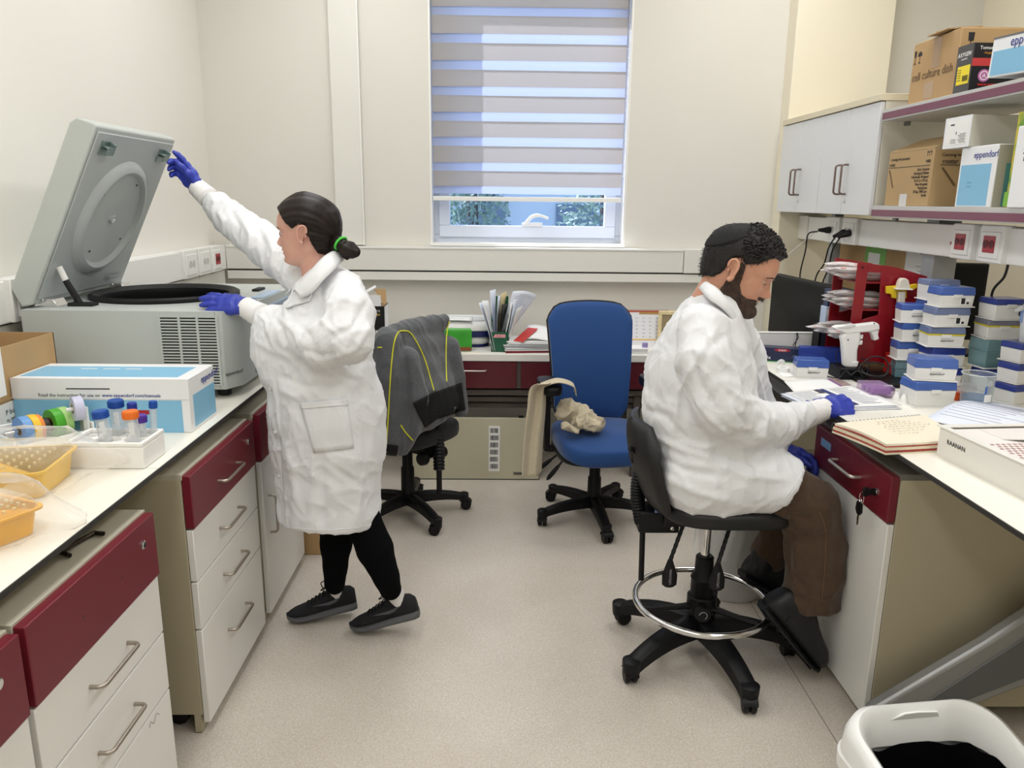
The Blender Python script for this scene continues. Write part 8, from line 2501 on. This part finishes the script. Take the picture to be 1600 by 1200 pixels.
# ------------------------------------------------------------------ the woman
def woman():
 t = thing('person', 'woman in a white lab coat and blue gloves holding the open centrifuge lid', 'person', (-.58, 2.64, 0), world=True)
 h = Head(True); h.eyex = .0662; h.skinm = M_skinw; h.brow = [(.0875, .013, .131), (.0835, .026, .135), (.0735, .042, .133), (.065, .05, .128)]
 h.place((471, 367), 2.585, math.radians(168), math.radians(4), 1.0, 1)
 body = skin('body', (h.w(h.V), h.Q), [M_skinw, M_lips], t)
 mi = np.zeros(len(h.Q), np.int32); c = h.V[h.Q].mean(1)
 lp = (np.abs(c[:, 1]) < .023) & (c[:, 2] > .0430) & (c[:, 2] < .0615) & (c[:, 0] > .06)
 mi[lp & (np.abs(c[:, 2] - .0525) < .009 * np.sqrt(np.clip(1 - (c[:, 1] / .024) ** 2, 0, 1)))] = 1
 body.data.polygons.foreach_set('material_index', mi)
 obj('ear', to_world(h, ear_mesh(h, 1)), M_skinw, body, smooth=60)
 obj('ear', to_world(h, ear_mesh(h, -1)), M_skinw, body, smooth=60)
 eye_set(h, body, (1, -1), '4a3524')
 # hair drawn back into a low tail
 x, y, z = h.V.T
 hl = itp(x, [(-.12, .015), (-.09, .020), (-.06, .035), (-.045, .072), (-.030, .125), (-.008, .140), (.015, .136), (.035, .148), (.055, .170), (.075, .186), (.10, .20)]) if False else np.interp(x, [-.12, -.09, -.06, -.047, -.036, -.015, .010, .030, .050, .070, .10], [.018, .022, .036, .070, .126, .134, .120, .142, .168, .184, .20])
 mask = np.clip((z - hl) / .016, 0, 1)
 root = np.array([-.112, 0, .062]); d = h.V - root
 a = np.arctan2(d[:, 1], d[:, 2] + 1e-6)
 st = np.sin(a * 46 + 2 * np.sin(a * 9)) * .0011 + np.sin(a * 19 + 1) * .0013
 obj_hair = skin('hair', (lambda VQ: (h.w(VQ[0]), VQ[1]))(h.cap(mask, .0125, st)), M_hairw, t)
 rt = h.w([[-.104, 0, .060]])[0]
 pt = [Vector(rt), at(530, 379, y=2.60), at(538, 386, y=2.59), at(547, 393, y=2.58), at(553, 399, y=2.58), at(555, 403, y=2.58)]
 P = spline(pt, 6); n = len(P); R_ = np.interp(np.linspace(0, 1, n), [0, .2, .3, .5, .8, 1], [.034, .022, .021, .030, .026, .008])
 tb = MB(); vs = []; K = 26
 for i, p in enumerate(P):
  dd = (P[min(i + 1, n - 1)] - P[max(i - 1, 0)]).normalized(); u, v, _ = frame_of(dd)
  for k in range(K):
   q = 2 * PI * k / K; r = R_[i] * (1 + .10 * math.sin(q * 7 + i * .1) + .05 * math.sin(13 * q)); vs.append(p + u * r * math.cos(q) + v * r * math.sin(q))
 tb.add(vs, [(i * K + k, i * K + (k + 1) % K, (i + 1) * K + (k + 1) % K, (i + 1) * K + k) for i in range(n - 1) for k in range(K)] + [tuple(range(K - 1, -1, -1)), tuple((n - 1) * K + k for k in range(K))])
 tail = obj('ponytail', tb, M_hairw, t, smooth=180)
 dd = (P[9] - P[7]).normalized(); u, v, _ = frame_of(dd)
 obj('hair_tie', MB().tube([P[8] + (u * math.cos(q) + v * math.sin(q)) * .0235 for q in [2 * PI * i / 24 for i in range(24)]], .0042, 8, closed=True), mat('green_tie', '4fd04a', .5), tail)
 ws = MB(); rs = random.Random(5)
 for k in range(46):
  yy = rs.uniform(-.05, .06); p0 = np.array([.06 - abs(yy) * .5, yy, .190 - abs(yy) * .3]); p1 = p0 + np.array([rs.uniform(.004, .022), rs.uniform(-.006, .006), rs.uniform(-.002, .014)]); p2 = p1 + np.array([rs.uniform(-.006, .012), 0, rs.uniform(-.02, .004)])
  ws.tube([tuple(q) for q in h.w([p0, p1, p2])], [.0005, .0004, .0002], 3)
 o = obj('flyaway_strands', ws, M_hairw, t); o['kind'] = 'stuff'
 # leggings, socks, shoes
 g = Field((-.95, 2.40, .02), (-.15, 2.98, .95), .009)
 g.limb([at(522, 760, y=2.72), at(525, 800, y=2.72), at(525, 850, y=2.72), at(524, 886, y=2.70), at(523, 913, y=2.69)], [.065, .066, .060, .047, .040], k=.02)
 g.limb([at(545, 760, y=2.63), at(566, 810, y=2.61), at(586, 858, y=2.58), at(604, 902, y=2.575), at(610, 920, y=2.58)], [.06, .064, .066, .048, .042], k=.02)
 V, Q = g.mesh(2); N = vnormals(V, Q); V = V + N * (wobble(V, 60, 4, 4) * .0012)[:, None]
 V = folds(V, N, [([(590, 905), (625, 905)], .004, 4), ([(588, 915), (628, 917)], .004, 4), ([(505, 905), (545, 903)], .003, 4)])
 skin('leggings', (V, Q), M_leg, t)
 toe = at(549, 988, z=.0); heel = at(640, 976, z=.035)
 dirn = (heel - toe); dirn.z = 0; dirn.normalize()
 h1 = toe + dirn * .262 + Vector((0, 0, .070))
 s1, P1 = footwear('shoe', t, toe + Vector((0, 0, .004)), h1, 1.0)
 obj('sock', MB().tube([P1(.062, 0, .05), P1(.064, 0, .075), P1(.07, 0, .105)], [.030, .031, .032], 16), M_sock, t, smooth=60)
 toe = at(449, 973, z=.0); d2 = Vector((math.cos(math.radians(12)), math.sin(math.radians(12)), 0))
 s2, P2 = footwear('shoe', t, toe + Vector((0, 0, .003)), toe + d2 * .268 + Vector((0, 0, .034)), 1.0)
 obj('sock', MB().tube([P2(.070, 0, .05), P2(.070, 0, .075), P2(.073, 0, .105)], [.030, .031, .032], 16), M_sock, t, smooth=60)
 # coat
 F_ = Field((-1.32, 2.20, .36), (-.20, 3.26, 1.74), .0085)
 st = [(512, 438, .060, .08), (513, 452, .090, .13), (511, 474, .122, .175), (508, 505, .145, .20), (506, 545, .160, .205), (505, 590, .182, .21), (511, 640, .202, .215), (514, 690, .202, .215), (514, 740, .183, .21), (515, 790, .179, .207), (515, 850, .177, .205)]
 F_.limb([at(a, b, y=2.64) for a, b, _, _ in st], [q[2] for q in st], [q[3] for q in st], side=(0, 1, 0), k=.02)
 F_.limb([at(536, 456, y=2.54), at(547, 488, y=2.45), at(543, 528, y=2.39), at(505, 540, y=2.42), at(455, 522, y=2.53), at(424, 503, y=2.62)], [.070, .078, .080, .074, .066, .052], k=.014)
 F_.limb([at(480, 436, y=2.76), at(440, 404, y=2.88), at(400, 372, y=2.98), at(362, 343, y=3.06), at(338, 321, y=3.10)], [.075, .077, .074, .067, .054], k=.035)
 F_.ellipsoid(at(447, 545, y=2.66), (.11, .16, .13), k=.06)
 hz = at(515, 836, y=2.45).z
 F_.cut((-.56, 2.45, hz), (.09, .2, 1))
 L_ = [([(440, 450), (447, 480), (450, 505)], .007, 6), ([(455, 455), (452, 500)], -.006, 5), ([(545, 455), (520, 490), (480, 520)], .006, 8), ([(575, 470), (550, 510), (515, 530)], -.006, 7), ([(580, 505), (555, 545), (520, 560)], .006, 7), ([(470, 545), (500, 556), (540, 552)], -.005, 6),
   ([(395, 530), (425, 548), (460, 560)], .004, 6), ([(425, 490), (440, 515), (447, 540)], -.006, 5), ([(440, 500), (462, 520), (470, 545)], .006, 5), ([(405, 492), (418, 505), (418, 525)], .006, 4), ([(465, 505), (485, 525), (490, 550)], -.004, 5), ([(500, 500), (530, 525)], .004, 5),
   ([(340, 330), (350, 345), (352, 372)], .006, 5), ([(360, 325), (372, 350), (368, 385)], -.007, 5), ([(380, 345), (392, 368), (390, 400)], .007, 5), ([(400, 350), (412, 380), (408, 412)], -.007, 5), ([(420, 370), (428, 395), (425, 425)], .006, 5), ([(328, 300), (336, 318), (330, 335)], .005, 4), ([(345, 310), (355, 318)], .004, 4),
   ([(420, 590), (424, 700), (430, 828)], .005, 4), ([(432, 590), (436, 700), (440, 826)], -.005, 5), ([(430, 585), (480, 605), (540, 600)], -.005, 8), ([(440, 610), (470, 625)], .004, 6), ([(450, 700), (460, 770), (462, 830)], .006, 10), ([(500, 712), (505, 780), (503, 832)], -.006, 10), ([(550, 705), (556, 770), (560, 830)], .006, 11),
   ([(585, 600), (596, 640)], -.004, 8), ([(560, 600), (572, 680), (580, 760)], -.005, 9), ([(470, 560), (460, 590)], -.006, 6), ([(520, 565), (560, 570), (588, 560)], -.007, 7), ([(530, 580), (570, 590)], .005, 6), ([(480, 740), (520, 760)], .004, 8), ([(525, 730), (560, 760)], -.004, 8)]
 VQ = coat_skin(F_, L_, 11)
 coat = skin('lab_coat', VQ, M_coat, t)
 surf_quad(VQ, [(468, 631), (543, 625), (553, 700), (490, 708)], M_coat, coat, 'pocket', .0035)
 surf_quad(VQ, [(467, 630), (543, 624), (544, 633), (470, 639)], M_coat, coat, 'pocket_hem', .006)
 obj('hem_stitch', MB().tube(on_surface(VQ, [(434, 822), (470, 826), (510, 828), (560, 824), (592, 816)], 8, .0005), .0013, 5), M_coat, coat)
 obj('front_stitch', MB().tube(on_surface(VQ, [(432, 600), (436, 680), (441, 760), (444, 820)], 8, .0005), .0012, 5), M_coat, coat)
 for a, b in ((423, 607), (430, 675), (436, 743)):
  p = on_surface(VQ, [(a, b), (a + .5, b)], 1, .002)
  if p: obj('snap_button', MB().lathe([(.006, 0), (.006, .0015), (.004, .003), (0, .0025)], p[0], Vector((0, 0, CAM_H)) - p[0], 14), M_snap, coat)
 # collar stands round the neck, lapel falls open
 cm = obj('collar', MB(), M_coat, coat) if False else None
 nb = [(521, 392, 2.66), (505, 402, 2.56), (488, 420, 2.53), (470, 440, 2.53), (458, 456, 2.55)]
 ob_ = [(541, 402, 2.64), (524, 420, 2.50), (505, 438, 2.455), (488, 457, 2.45), (470, 466, 2.47)]
 I_ = spline([at(a, b, y=c_) for a, b, c_ in nb], 6); O_ = spline([at(a, b, y=c_) for a, b, c_ in ob_], 6); n = len(I_)
 def col(u, v):
  k = min(n - 1, int(round(u * (n - 1)))); p = I_[k].lerp(O_[k], v); return p + Vector((0, -.012 * math.sin(PI * v), .016 * math.sin(PI * v)))
 obj('collar', MB().grid(col, n, 7), M_coat, coat, solid=.004, smooth=180)
 surf_quad(VQ, [(470, 452), (488, 458), (484, 470), (446, 482)], M_coat, coat, 'lapel', .008, solid=.004)
 fb = [(521, 392, 2.66), (498, 400, 2.72), (480, 415, 2.76), (466, 432, 2.74), (452, 455, 2.70)]
 ft = [(530, 400, 2.70), (508, 412, 2.80), (486, 432, 2.84), (464, 446, 2.80), (444, 462, 2.74)]
 I2 = spline([at(a, b, y=c_) for a, b, c_ in fb], 6); O2 = spline([at(a, b, y=c_) for a, b, c_ in ft], 6)
 obj('collar', MB().grid(lambda u, v: I2[min(n - 1, int(round(u * (n - 1))))].lerp(O2[min(n - 1, int(round(u * (n - 1))))], v), n, 5), M_coat, coat, solid=.004, smooth=180)
 mk = np.clip((-.084 - h.V[:, 2]) / .006, 0, 1); VT = h.cap(mk, .006); skin('black_top', (h.w(VT[0]), VT[1]), M_tee, t)
 # cuffs and gloves
 def cuff(path, r):
  P_ = spline(path, 6); return obj('cuff', MB().tube(P_, [r[0] + (r[1] - r[0]) * i / (len(P_) - 1) + .0012 * math.sin(i * 2.2) for i in range(len(P_))], 20), M_knit, coat, smooth=180)
 wl = at(388, 486, y=2.705)
 cuff([at(410, 494, y=2.655), at(398, 488, y=2.685), at(384, 480, y=2.71)], (.043, .037))
 hand('glove', t, wl + Vector((-.006, .0, .016)), (-.985, .12, .085), (.10, -.55, .82), -1, [(.02, .10, .10), (.0, .12, .10), (.05, .15, .12), (.10, .2, .15)], [(.8, .55, -.05), (.95, .25, -.05), (1, .1, -.05)], M_glove, .055, 1.04, cuff=.022)
 wr = at(311, 296, y=3.155)
 cuff([at(326, 309, y=3.125), at(318, 302, y=3.14), at(308, 293, y=3.16)], (.042, .036))
 hand('glove', t, wr + Vector((-.008, .004, .008)), (-.60, .12, .74), (.30, .80, .25), 1, [(.10, .25, .2), (.55, .75, .5), (.62, .9, .5), (.7, .95, .6)], [(.75, .45, -.45), (.85, .2, -.4), (.95, .1, -.3)], M_glove, .05, 1.0)
woman()

# ------------------------------------------------------------------ the man
def man():
 t = thing('person', 'bearded man in a white lab coat writing at the bench on the drafting stool', 'person', (.78, 2.45, .585), world=True)
 h = Head(False); h.eyex = .0642; h.skinm = M_skinm; h.brow = [(.0895, .010, .1285), (.087, .024, .1325), (.0765, .040, .1315), (.066, .05, .126)]
 h.place((1147, 423), 2.385, math.radians(-15), math.radians(26), 1.12, -1)
 body = skin('body', (h.w(h.V), h.Q), [M_skinm, M_lipsm], t)
 c = h.V[h.Q].mean(1); mi = np.zeros(len(h.Q), np.int32)
 mi[(np.abs(c[:, 1]) < .022) & (c[:, 0] > .06) & (np.abs(c[:, 2] - .0515) < .0085 * np.sqrt(np.clip(1 - (c[:, 1] / .023) ** 2, 0, 1)))] = 1
 body.data.polygons.foreach_set('material_index', mi)
 for sd in (-1, 1): obj('ear', to_world(h, ear_mesh(h, sd)), M_skinm, body, smooth=60)
 eye_set(h, body, (-1, 1), '3a2a1e')
 x, y, z = h.V.T
 hl = np.interp(x, [-.12, -.09, -.062, -.048, -.040, -.020, -.004, .012, .030, .045, .060, .078, .1], [.040, .044, .058, .078, .130, .140, .128, .138, .150, .168, .180, .176, .18])
 mask = np.clip((z - hl) / .012, 0, 1)
 top = np.clip((z - .14) / .05, 0, 1) * np.clip((x + .06) / .08, 0, 1)
 lump = wobble(h.V, 150, 5, 6) * .0035 + wobble(h.V, 330, 8, 6) * .002
 VQ = h.cap(mask, .006 + .009 * top, lump * (.35 + top))
 skin('hair', (h.w(VQ[0]), VQ[1]), M_hairm, t)
 rs = random.Random(3); cu = MB(); idx = [i for i in range(len(h.V)) if mask[i] > .9 and (top[i] > .25 or (h.V[i][0] > -.035 and h.V[i][2] > .155))]
 for k in range(520):
  i = rs.choice(idx); p = Vector(h.V[i]) + Vector(h.N[i]) * (.008 + .009 * top[i]); nn = Vector(h.N[i])
  u, v, _ = frame_of(nn); a0 = rs.uniform(0, 6.28); r = rs.uniform(.004, .0085); tl = Vector((rs.uniform(-1, 1), rs.uniform(-1, 1), rs.uniform(-1, 1))) * .5
  w_ = (u + tl).normalized(); q_ = nn.cross(w_).normalized()
  cu.tube([p + (w_ * math.cos(a0 + .55 * j) + (q_ * .6 + nn * .5) * math.sin(a0 + .55 * j)) * r * (1 - .05 * j) for j in range(8)], [.0016, .002, .0022, .0022, .002, .0018, .0014, .0006], 5)
 o = obj('curls', to_world(h, cu), M_hairm, t, smooth=180); o['kind'] = 'stuff'
 # beard: jaw, chin, moustache, sideburns
 side_top = np.interp(x, [-.05, -.030, -.018, .0, .012, .03, .05, .07, .1], [.03, .05, .145, .135, .085, .064, .060, .066, .068])
 low = np.interp(x, [-.05, -.02, .03, .06, .1], [.03, .012, -.006, -.004, 0])
 m1 = np.clip((side_top - z) / .016, 0, 1) * np.clip((z - low) / .008, 0, 1) * np.clip((x + .034) / .010, 0, 1)
 lipz = np.exp(-np.abs((z - .0515) / .0105) ** 4 - np.abs(y / .020) ** 4) * (x > .05)
 mus = np.exp(-np.abs((z - .0655) / .0055) ** 4) * np.exp(-np.abs(y / .030) ** 4) * (x > .05)
 m1 = np.maximum(m1, mus) * (1 - lipz)
 thick = .006 + .009 * np.exp(-((z - .012) / .022) ** 2) * (x > .02) + .003 * (mus > .4)
 VQ = h.cap(m1, thick, wobble(h.V, 260, 4, 6) * .0016 + wobble(h.V, 500, 6, 6) * .001)
 skin('beard', (h.w(VQ[0]), VQ[1]), M_beard, t)
 bs = MB(); idx = [i for i in range(len(h.V)) if m1[i] > .45]
 for k in range(1500):
  i = rs.choice(idx); p = Vector(h.V[i]) + Vector(h.N[i]) * (thick[i] * .6); nn = Vector(h.N[i])
  d = (nn * .75 + Vector((.25, 0, -.8)) + Vector((rs.gauss(0, .35), rs.gauss(0, .35), rs.gauss(0, .35)))).normalized(); L_ = rs.uniform(.004, .010)
  sdv = d.cross(nn); sdv = sdv.normalized() * .0005 if sdv.length > 1e-4 else Vector((.0005, 0, 0))
  m_ = p + d * L_ * .6 + nn * .001
  bs.add([p - sdv, p + sdv, m_ + sdv * .8, m_ - sdv * .8, p + d * L_ + Vector((0, 0, -.001))], [(0, 1, 2, 3), (3, 2, 4)])
 o = obj('beard_hairs', to_world(h, bs), M_beard, t, smooth=0); o['kind'] = 'stuff'
 hs = MB(); idx = [i for i in range(len(h.V)) if mask[i] > .3 and top[i] < .6]
 for k in range(1500):
  i = rs.choice(idx); nn = Vector(h.N[i]); p = Vector(h.V[i]) + nn * .0045; d = (nn * .45 + Vector((-.2, 0, -.7)) + Vector((rs.gauss(0, .4), rs.gauss(0, .4), rs.gauss(0, .4)))).normalized(); L_ = rs.uniform(.006, .014)
  sdv = d.cross(nn); sdv = sdv.normalized() * .0008 if sdv.length > 1e-4 else Vector((.0008, 0, 0)); m_ = p + d * L_ * .6 + nn * .002
  hs.add([p - sdv, p + sdv, m_ + sdv * .8, m_ - sdv * .8, p + d * L_], [(0, 1, 2, 3), (3, 2, 4)])
 o = obj('short_hairs', to_world(h, hs), M_hairm, t, smooth=0); o['kind'] = 'stuff'
 # knitted skullcap
 d = h.V - np.array([-.01, 0, .13]); d /= np.linalg.norm(d, axis=1)[:, None]
 ax = np.array([-.72, 0, .694]); ang = np.degrees(np.arccos(np.clip(d @ ax, -1, 1)))
 m2 = np.clip((49 - ang) / 3, 0, 1)
 az = np.arctan2(d[:, 1], d @ np.array([.694, 0, .72]))
 VQ = h.cap(m2, .0100, np.sin(ang * 2.4) * .0006 + np.sin(az * 40) * .0004)
 skin('skullcap', (h.w(VQ[0]), VQ[1]), mat('black_knit', '141417', .8, bump=(260, .5)), t)
 cl = h.w([[.028, -.045, .222], [.018, -.052, .214], [.004, -.058, .206]])
 obj('hair_clip', MB().tube([tuple(p) for p in cl], .0016, 6), M_chrome, t)
 # trousers
 g = Field((.42, 2.14, .10), (1.20, 2.82, 1.0), .009)
 g.limb([at(1095, 745, y=2.38), at(1180, 752, y=2.37), at(1262, 785, y=2.36)], [.10, .10, .090], k=.02)
 g.limb([at(1264, 795, y=2.36), at(1274, 850, y=2.36), at(1272, 900, y=2.36), at(1264, 960, y=2.36)], [.092, .098, .098, .093], [.085, .085, .085, .08], side=(0, 1, 0), k=.03)
 g.limb([at(1110, 745, y=2.58), at(1180, 762, y=2.62), at(1240, 790, y=2.64)], [.10, .095, .085], k=.02)
 g.limb([at(1240, 795, y=2.64), at(1222, 830, y=2.64), at(1205, 862, y=2.64)], [.085, .078, .072], k=.02)
 p = at(1264, 947, y=2.36); g.cut(p, (-.04, 0, 1))
 V, Q = g.mesh(2); N = vnormals(V, Q); V = V + N * (wobble(V, 45, 9, 4) * .002 + (1 - np.abs(wobble(V * np.array([1, 1, .8]), 42, 17, 4))) ** 5 * .008 - .003)[:, None]
 V = folds(V, N, [([(1225, 800), (1262, 812), (1290, 795)], -.007, 6), ([(1230, 822), (1260, 828)], .006, 6), ([(1222, 880), (1245, 905), (1262, 925)], -.006, 6), ([(1228, 920), (1250, 934)], -.005, 5), ([(1285, 790), (1292, 850), (1284, 945)], -.003, 2.5), ([(1300, 830), (1305, 900)], -.004, 7), ([(1240, 850), (1250, 890)], .005, 8), ([(1214, 933), (1310, 940)], -.004, 3), ([(1232, 800), (1238, 850), (1228, 900)], -.007, 5), ([(1250, 815), (1275, 830), (1300, 822)], .007, 6)])
 tr = skin('trousers', (V, Q), M_cord, t)
 obj('seam', MB().tube(on_surface((V, Q), [(1281, 800), (1290, 830), (1289, 880), (1284, 940)], 8, .001), .0016, 5), mat('brown_thread', '6b5238', .8), tr)
 # boots
 hl_, te = at(1186, 948, y=2.345), at(1272, 1048, y=2.345)
 u1, P1 = footwear('boot', t, te, hl_, 1.12, True)
 obj('boot_shaft', MB().tube([P1(.05, 0, .045), at(1240, 957, y=2.35), at(1252, 938, y=2.355), at(1258, 920, y=2.36)], [.048, .052, .052, .052], 20), M_boot, u1, smooth=60)
 hl_, te = at(1156, 900, y=2.62), at(1232, 945, y=2.66)
 u2, P2 = footwear('boot', t, te + Vector((.06, 0, -.02)), hl_, 1.05, True)
 obj('boot_shaft', MB().tube([P2(.05, 0, .05), at(1192, 878, y=2.63), at(1204, 850, y=2.64)], [.047, .052, .052], 20), M_boot, u2, smooth=60)
 # coat
 F_ = Field((.28, 1.98, .46), (1.30, 2.98, 1.46), .0085)
 st = [(1120, 474, .060, .07), (1114, 488, .080, .12), (1107, 508, .108, .165), (1100, 545, .145, .195), (1094, 585, .176, .205), (1092, 635, .185, .205), (1096, 685, .180, .20), (1097, 730, .160, .20), (1100, 762, .120, .19)]
 F_.limb([at(a, b, y=2.47) for a, b, _, _ in st], [q[2] for q in st], [q[3] for q in st], side=(0, 1, 0), k=.02)
 F_.limb([at(1098, 512, y=2.34), at(1100, 565, y=2.27), at(1126, 635, y=2.25), at(1165, 662, y=2.30), at(1215, 662, y=2.39), at(1250, 651, y=2.46)], [.076, .084, .084, .078, .068, .054], k=.015)
 F_.limb([at(1140, 512, y=2.60), at(1160, 560, y=2.68), at(1178, 640, y=2.72), at(1205, 690, y=2.72), at(1222, 704, y=2.70)], [.08, .08, .075, .06, .045], k=.035)
 F_.limb([at(1090, 745, y=2.36), at(1160, 745, y=2.355), at(1215, 757, y=2.355), at(1280, 780, y=2.355)], [.125, .118, .105, .088], [.115, .115, .11, .10], side=(0, 1, 0), k=.05)
 F_.limb([at(1100, 740, y=2.56), at(1170, 742, y=2.60), at(1225, 758, y=2.62), at(1270, 780, y=2.63)], [.12, .115, .10, .088], k=.05)
 a, b = at(1262, 746, y=2.26), at(1222, 797, y=2.26); dv = b - a
 F_.cut(a, (dv.z, 0, -dv.x) if dv.z < 0 else (-dv.z, 0, dv.x))
 L_ = [([(1128, 500), (1090, 560), (1062, 610), (1050, 700)], .005, 4), ([(1140, 520), (1112, 540), (1085, 590)], -.006, 7), ([(1105, 520), (1125, 560), (1160, 590)], .005, 7), ([(1080, 545), (1095, 600), (1120, 640)], -.006, 7), ([(1060, 560), (1065, 620), (1072, 660)], -.005, 8), ([(1040, 560), (1030, 620)], .004, 8),
   ([(1085, 620), (1110, 655), (1150, 685)], .006, 6), ([(1150, 640), (1168, 665), (1172, 695)], -.007, 5), ([(1180, 635), (1195, 660), (1192, 695)], .007, 5), ([(1205, 640), (1215, 665), (1212, 695)], -.006, 5), ([(1230, 635), (1245, 655), (1240, 685)], .006, 5), ([(1250, 632), (1262, 650), (1258, 675)], -.005, 4), ([(1120, 660), (1150, 678), (1180, 682)], -.005, 6), ([(1130, 600), (1160, 625), (1185, 628)], .005, 6),
   ([(1005, 670), (1060, 700), (1110, 715)], .006, 7), ([(1020, 710), (1070, 735), (1130, 745)], -.006, 8), ([(1030, 740), (1090, 770), (1150, 785)], .005, 8), ([(1110, 705), (1150, 720), (1200, 725)], -.007, 7), ([(1120, 725), (1170, 745), (1230, 750)], .005, 8), ([(1060, 690), (1100, 700), (1140, 690)], .006, 6), ([(1170, 700), (1185, 740), (1190, 790)], -.004, 8), ([(1010, 640), (1040, 650), (1075, 690)], -.005, 7), ([(1000, 600), (1020, 640)], .004, 7), ([(1150, 470), (1165, 520), (1180, 570)], -.004, 6), ([(1165, 560), (1190, 600)], .005, 6), ([(1090, 480), (1060, 510), (1040, 540)], .004, 8)]
 VQ = coat_skin(F_, L_, 23)
 coat = skin('lab_coat', VQ, M_coat, t)
 obj('hem_stitch', MB().tube(on_surface(VQ, [(1253, 741), (1240, 760), (1226, 778), (1216, 790)], 8, .0005), .0013, 5), M_coat, coat)
 # collar
 nb = [(1108, 444, 2.44), (1122, 452, 2.385), (1136, 470, 2.36), (1146, 490, 2.375), (1152, 502, 2.40)]
 ob_ = [(1092, 450, 2.43), (1106, 466, 2.345), (1128, 482, 2.315), (1146, 502, 2.33), (1154, 514, 2.36)]
 I_ = spline([at(a_, b_, y=c_) for a_, b_, c_ in nb], 6); O_ = spline([at(a_, b_, y=c_) for a_, b_, c_ in ob_], 6); n = len(I_)
 def col(u, v):
  k = min(n - 1, int(round(u * (n - 1)))); p = I_[k].lerp(O_[k], v); return p + Vector((0, -.012 * math.sin(PI * v), .014 * math.sin(PI * v)))
 obj('collar', MB().grid(col, n, 7), M_coat, coat, solid=.004, smooth=180)
 lq = [at(1141, 480, y=2.36), at(1158, 505, y=2.38), at(1157, 520, y=2.37), at(1144, 503, y=2.335)]
 obj('lapel', MB().grid(lambda u, v: (lq[0].lerp(lq[1], u)).lerp(lq[3].lerp(lq[2], u), v), 6, 5), M_coat, coat, solid=.004)
 q_ = [at(1160, 515, y=2.42), at(1172, 560, y=2.42), at(1190, 600, y=2.42), at(1198, 632, y=2.42), at(1196, 640, y=2.43)]
 obj('front_edge', MB().tube(spline(q_, 6), .005, 8, flat=.5), M_coat, coat)
 def cuff(path, r):
  P_ = spline(path, 6); return obj('cuff', MB().tube(P_, [r[0] + (r[1] - r[0]) * i / (len(P_) - 1) + .0012 * math.sin(i * 2.2) for i in range(len(P_))], 20), M_knit, coat, smooth=180)
 cuff([at(1258, 649, y=2.475), at(1272, 645, y=2.51), at(1287, 639, y=2.545)], (.045, .038))
 hand('glove', t, at(1284, 638, y=2.535), (.90, .22, .03), (-.30, -.55, .80), 1, [(.75, .85, .5), (.85, .95, .55), (.95, 1.0, .6), (1.0, 1.05, .6)], [(.8, .35, -.35), (.9, -.05, -.4), (.8, -.35, -.35)], M_glove, .03, 1.14)
 cuff([at(1218, 702, y=2.70), at(1226, 704, y=2.70), at(1234, 706, y=2.69)], (.042, .036))
 hand('glove', t, at(1228, 702, y=2.70), (.72, -.45, -.25), (.15, .45, .85), -1, [(.5, .5, .3), (.6, .6, .4), (.65, .65, .4), (.7, .7, .4)], [(.8, .6, -.2), (.9, .3, -.2), (.95, .1, -.2)], M_glove, .06, 1.0)
man()
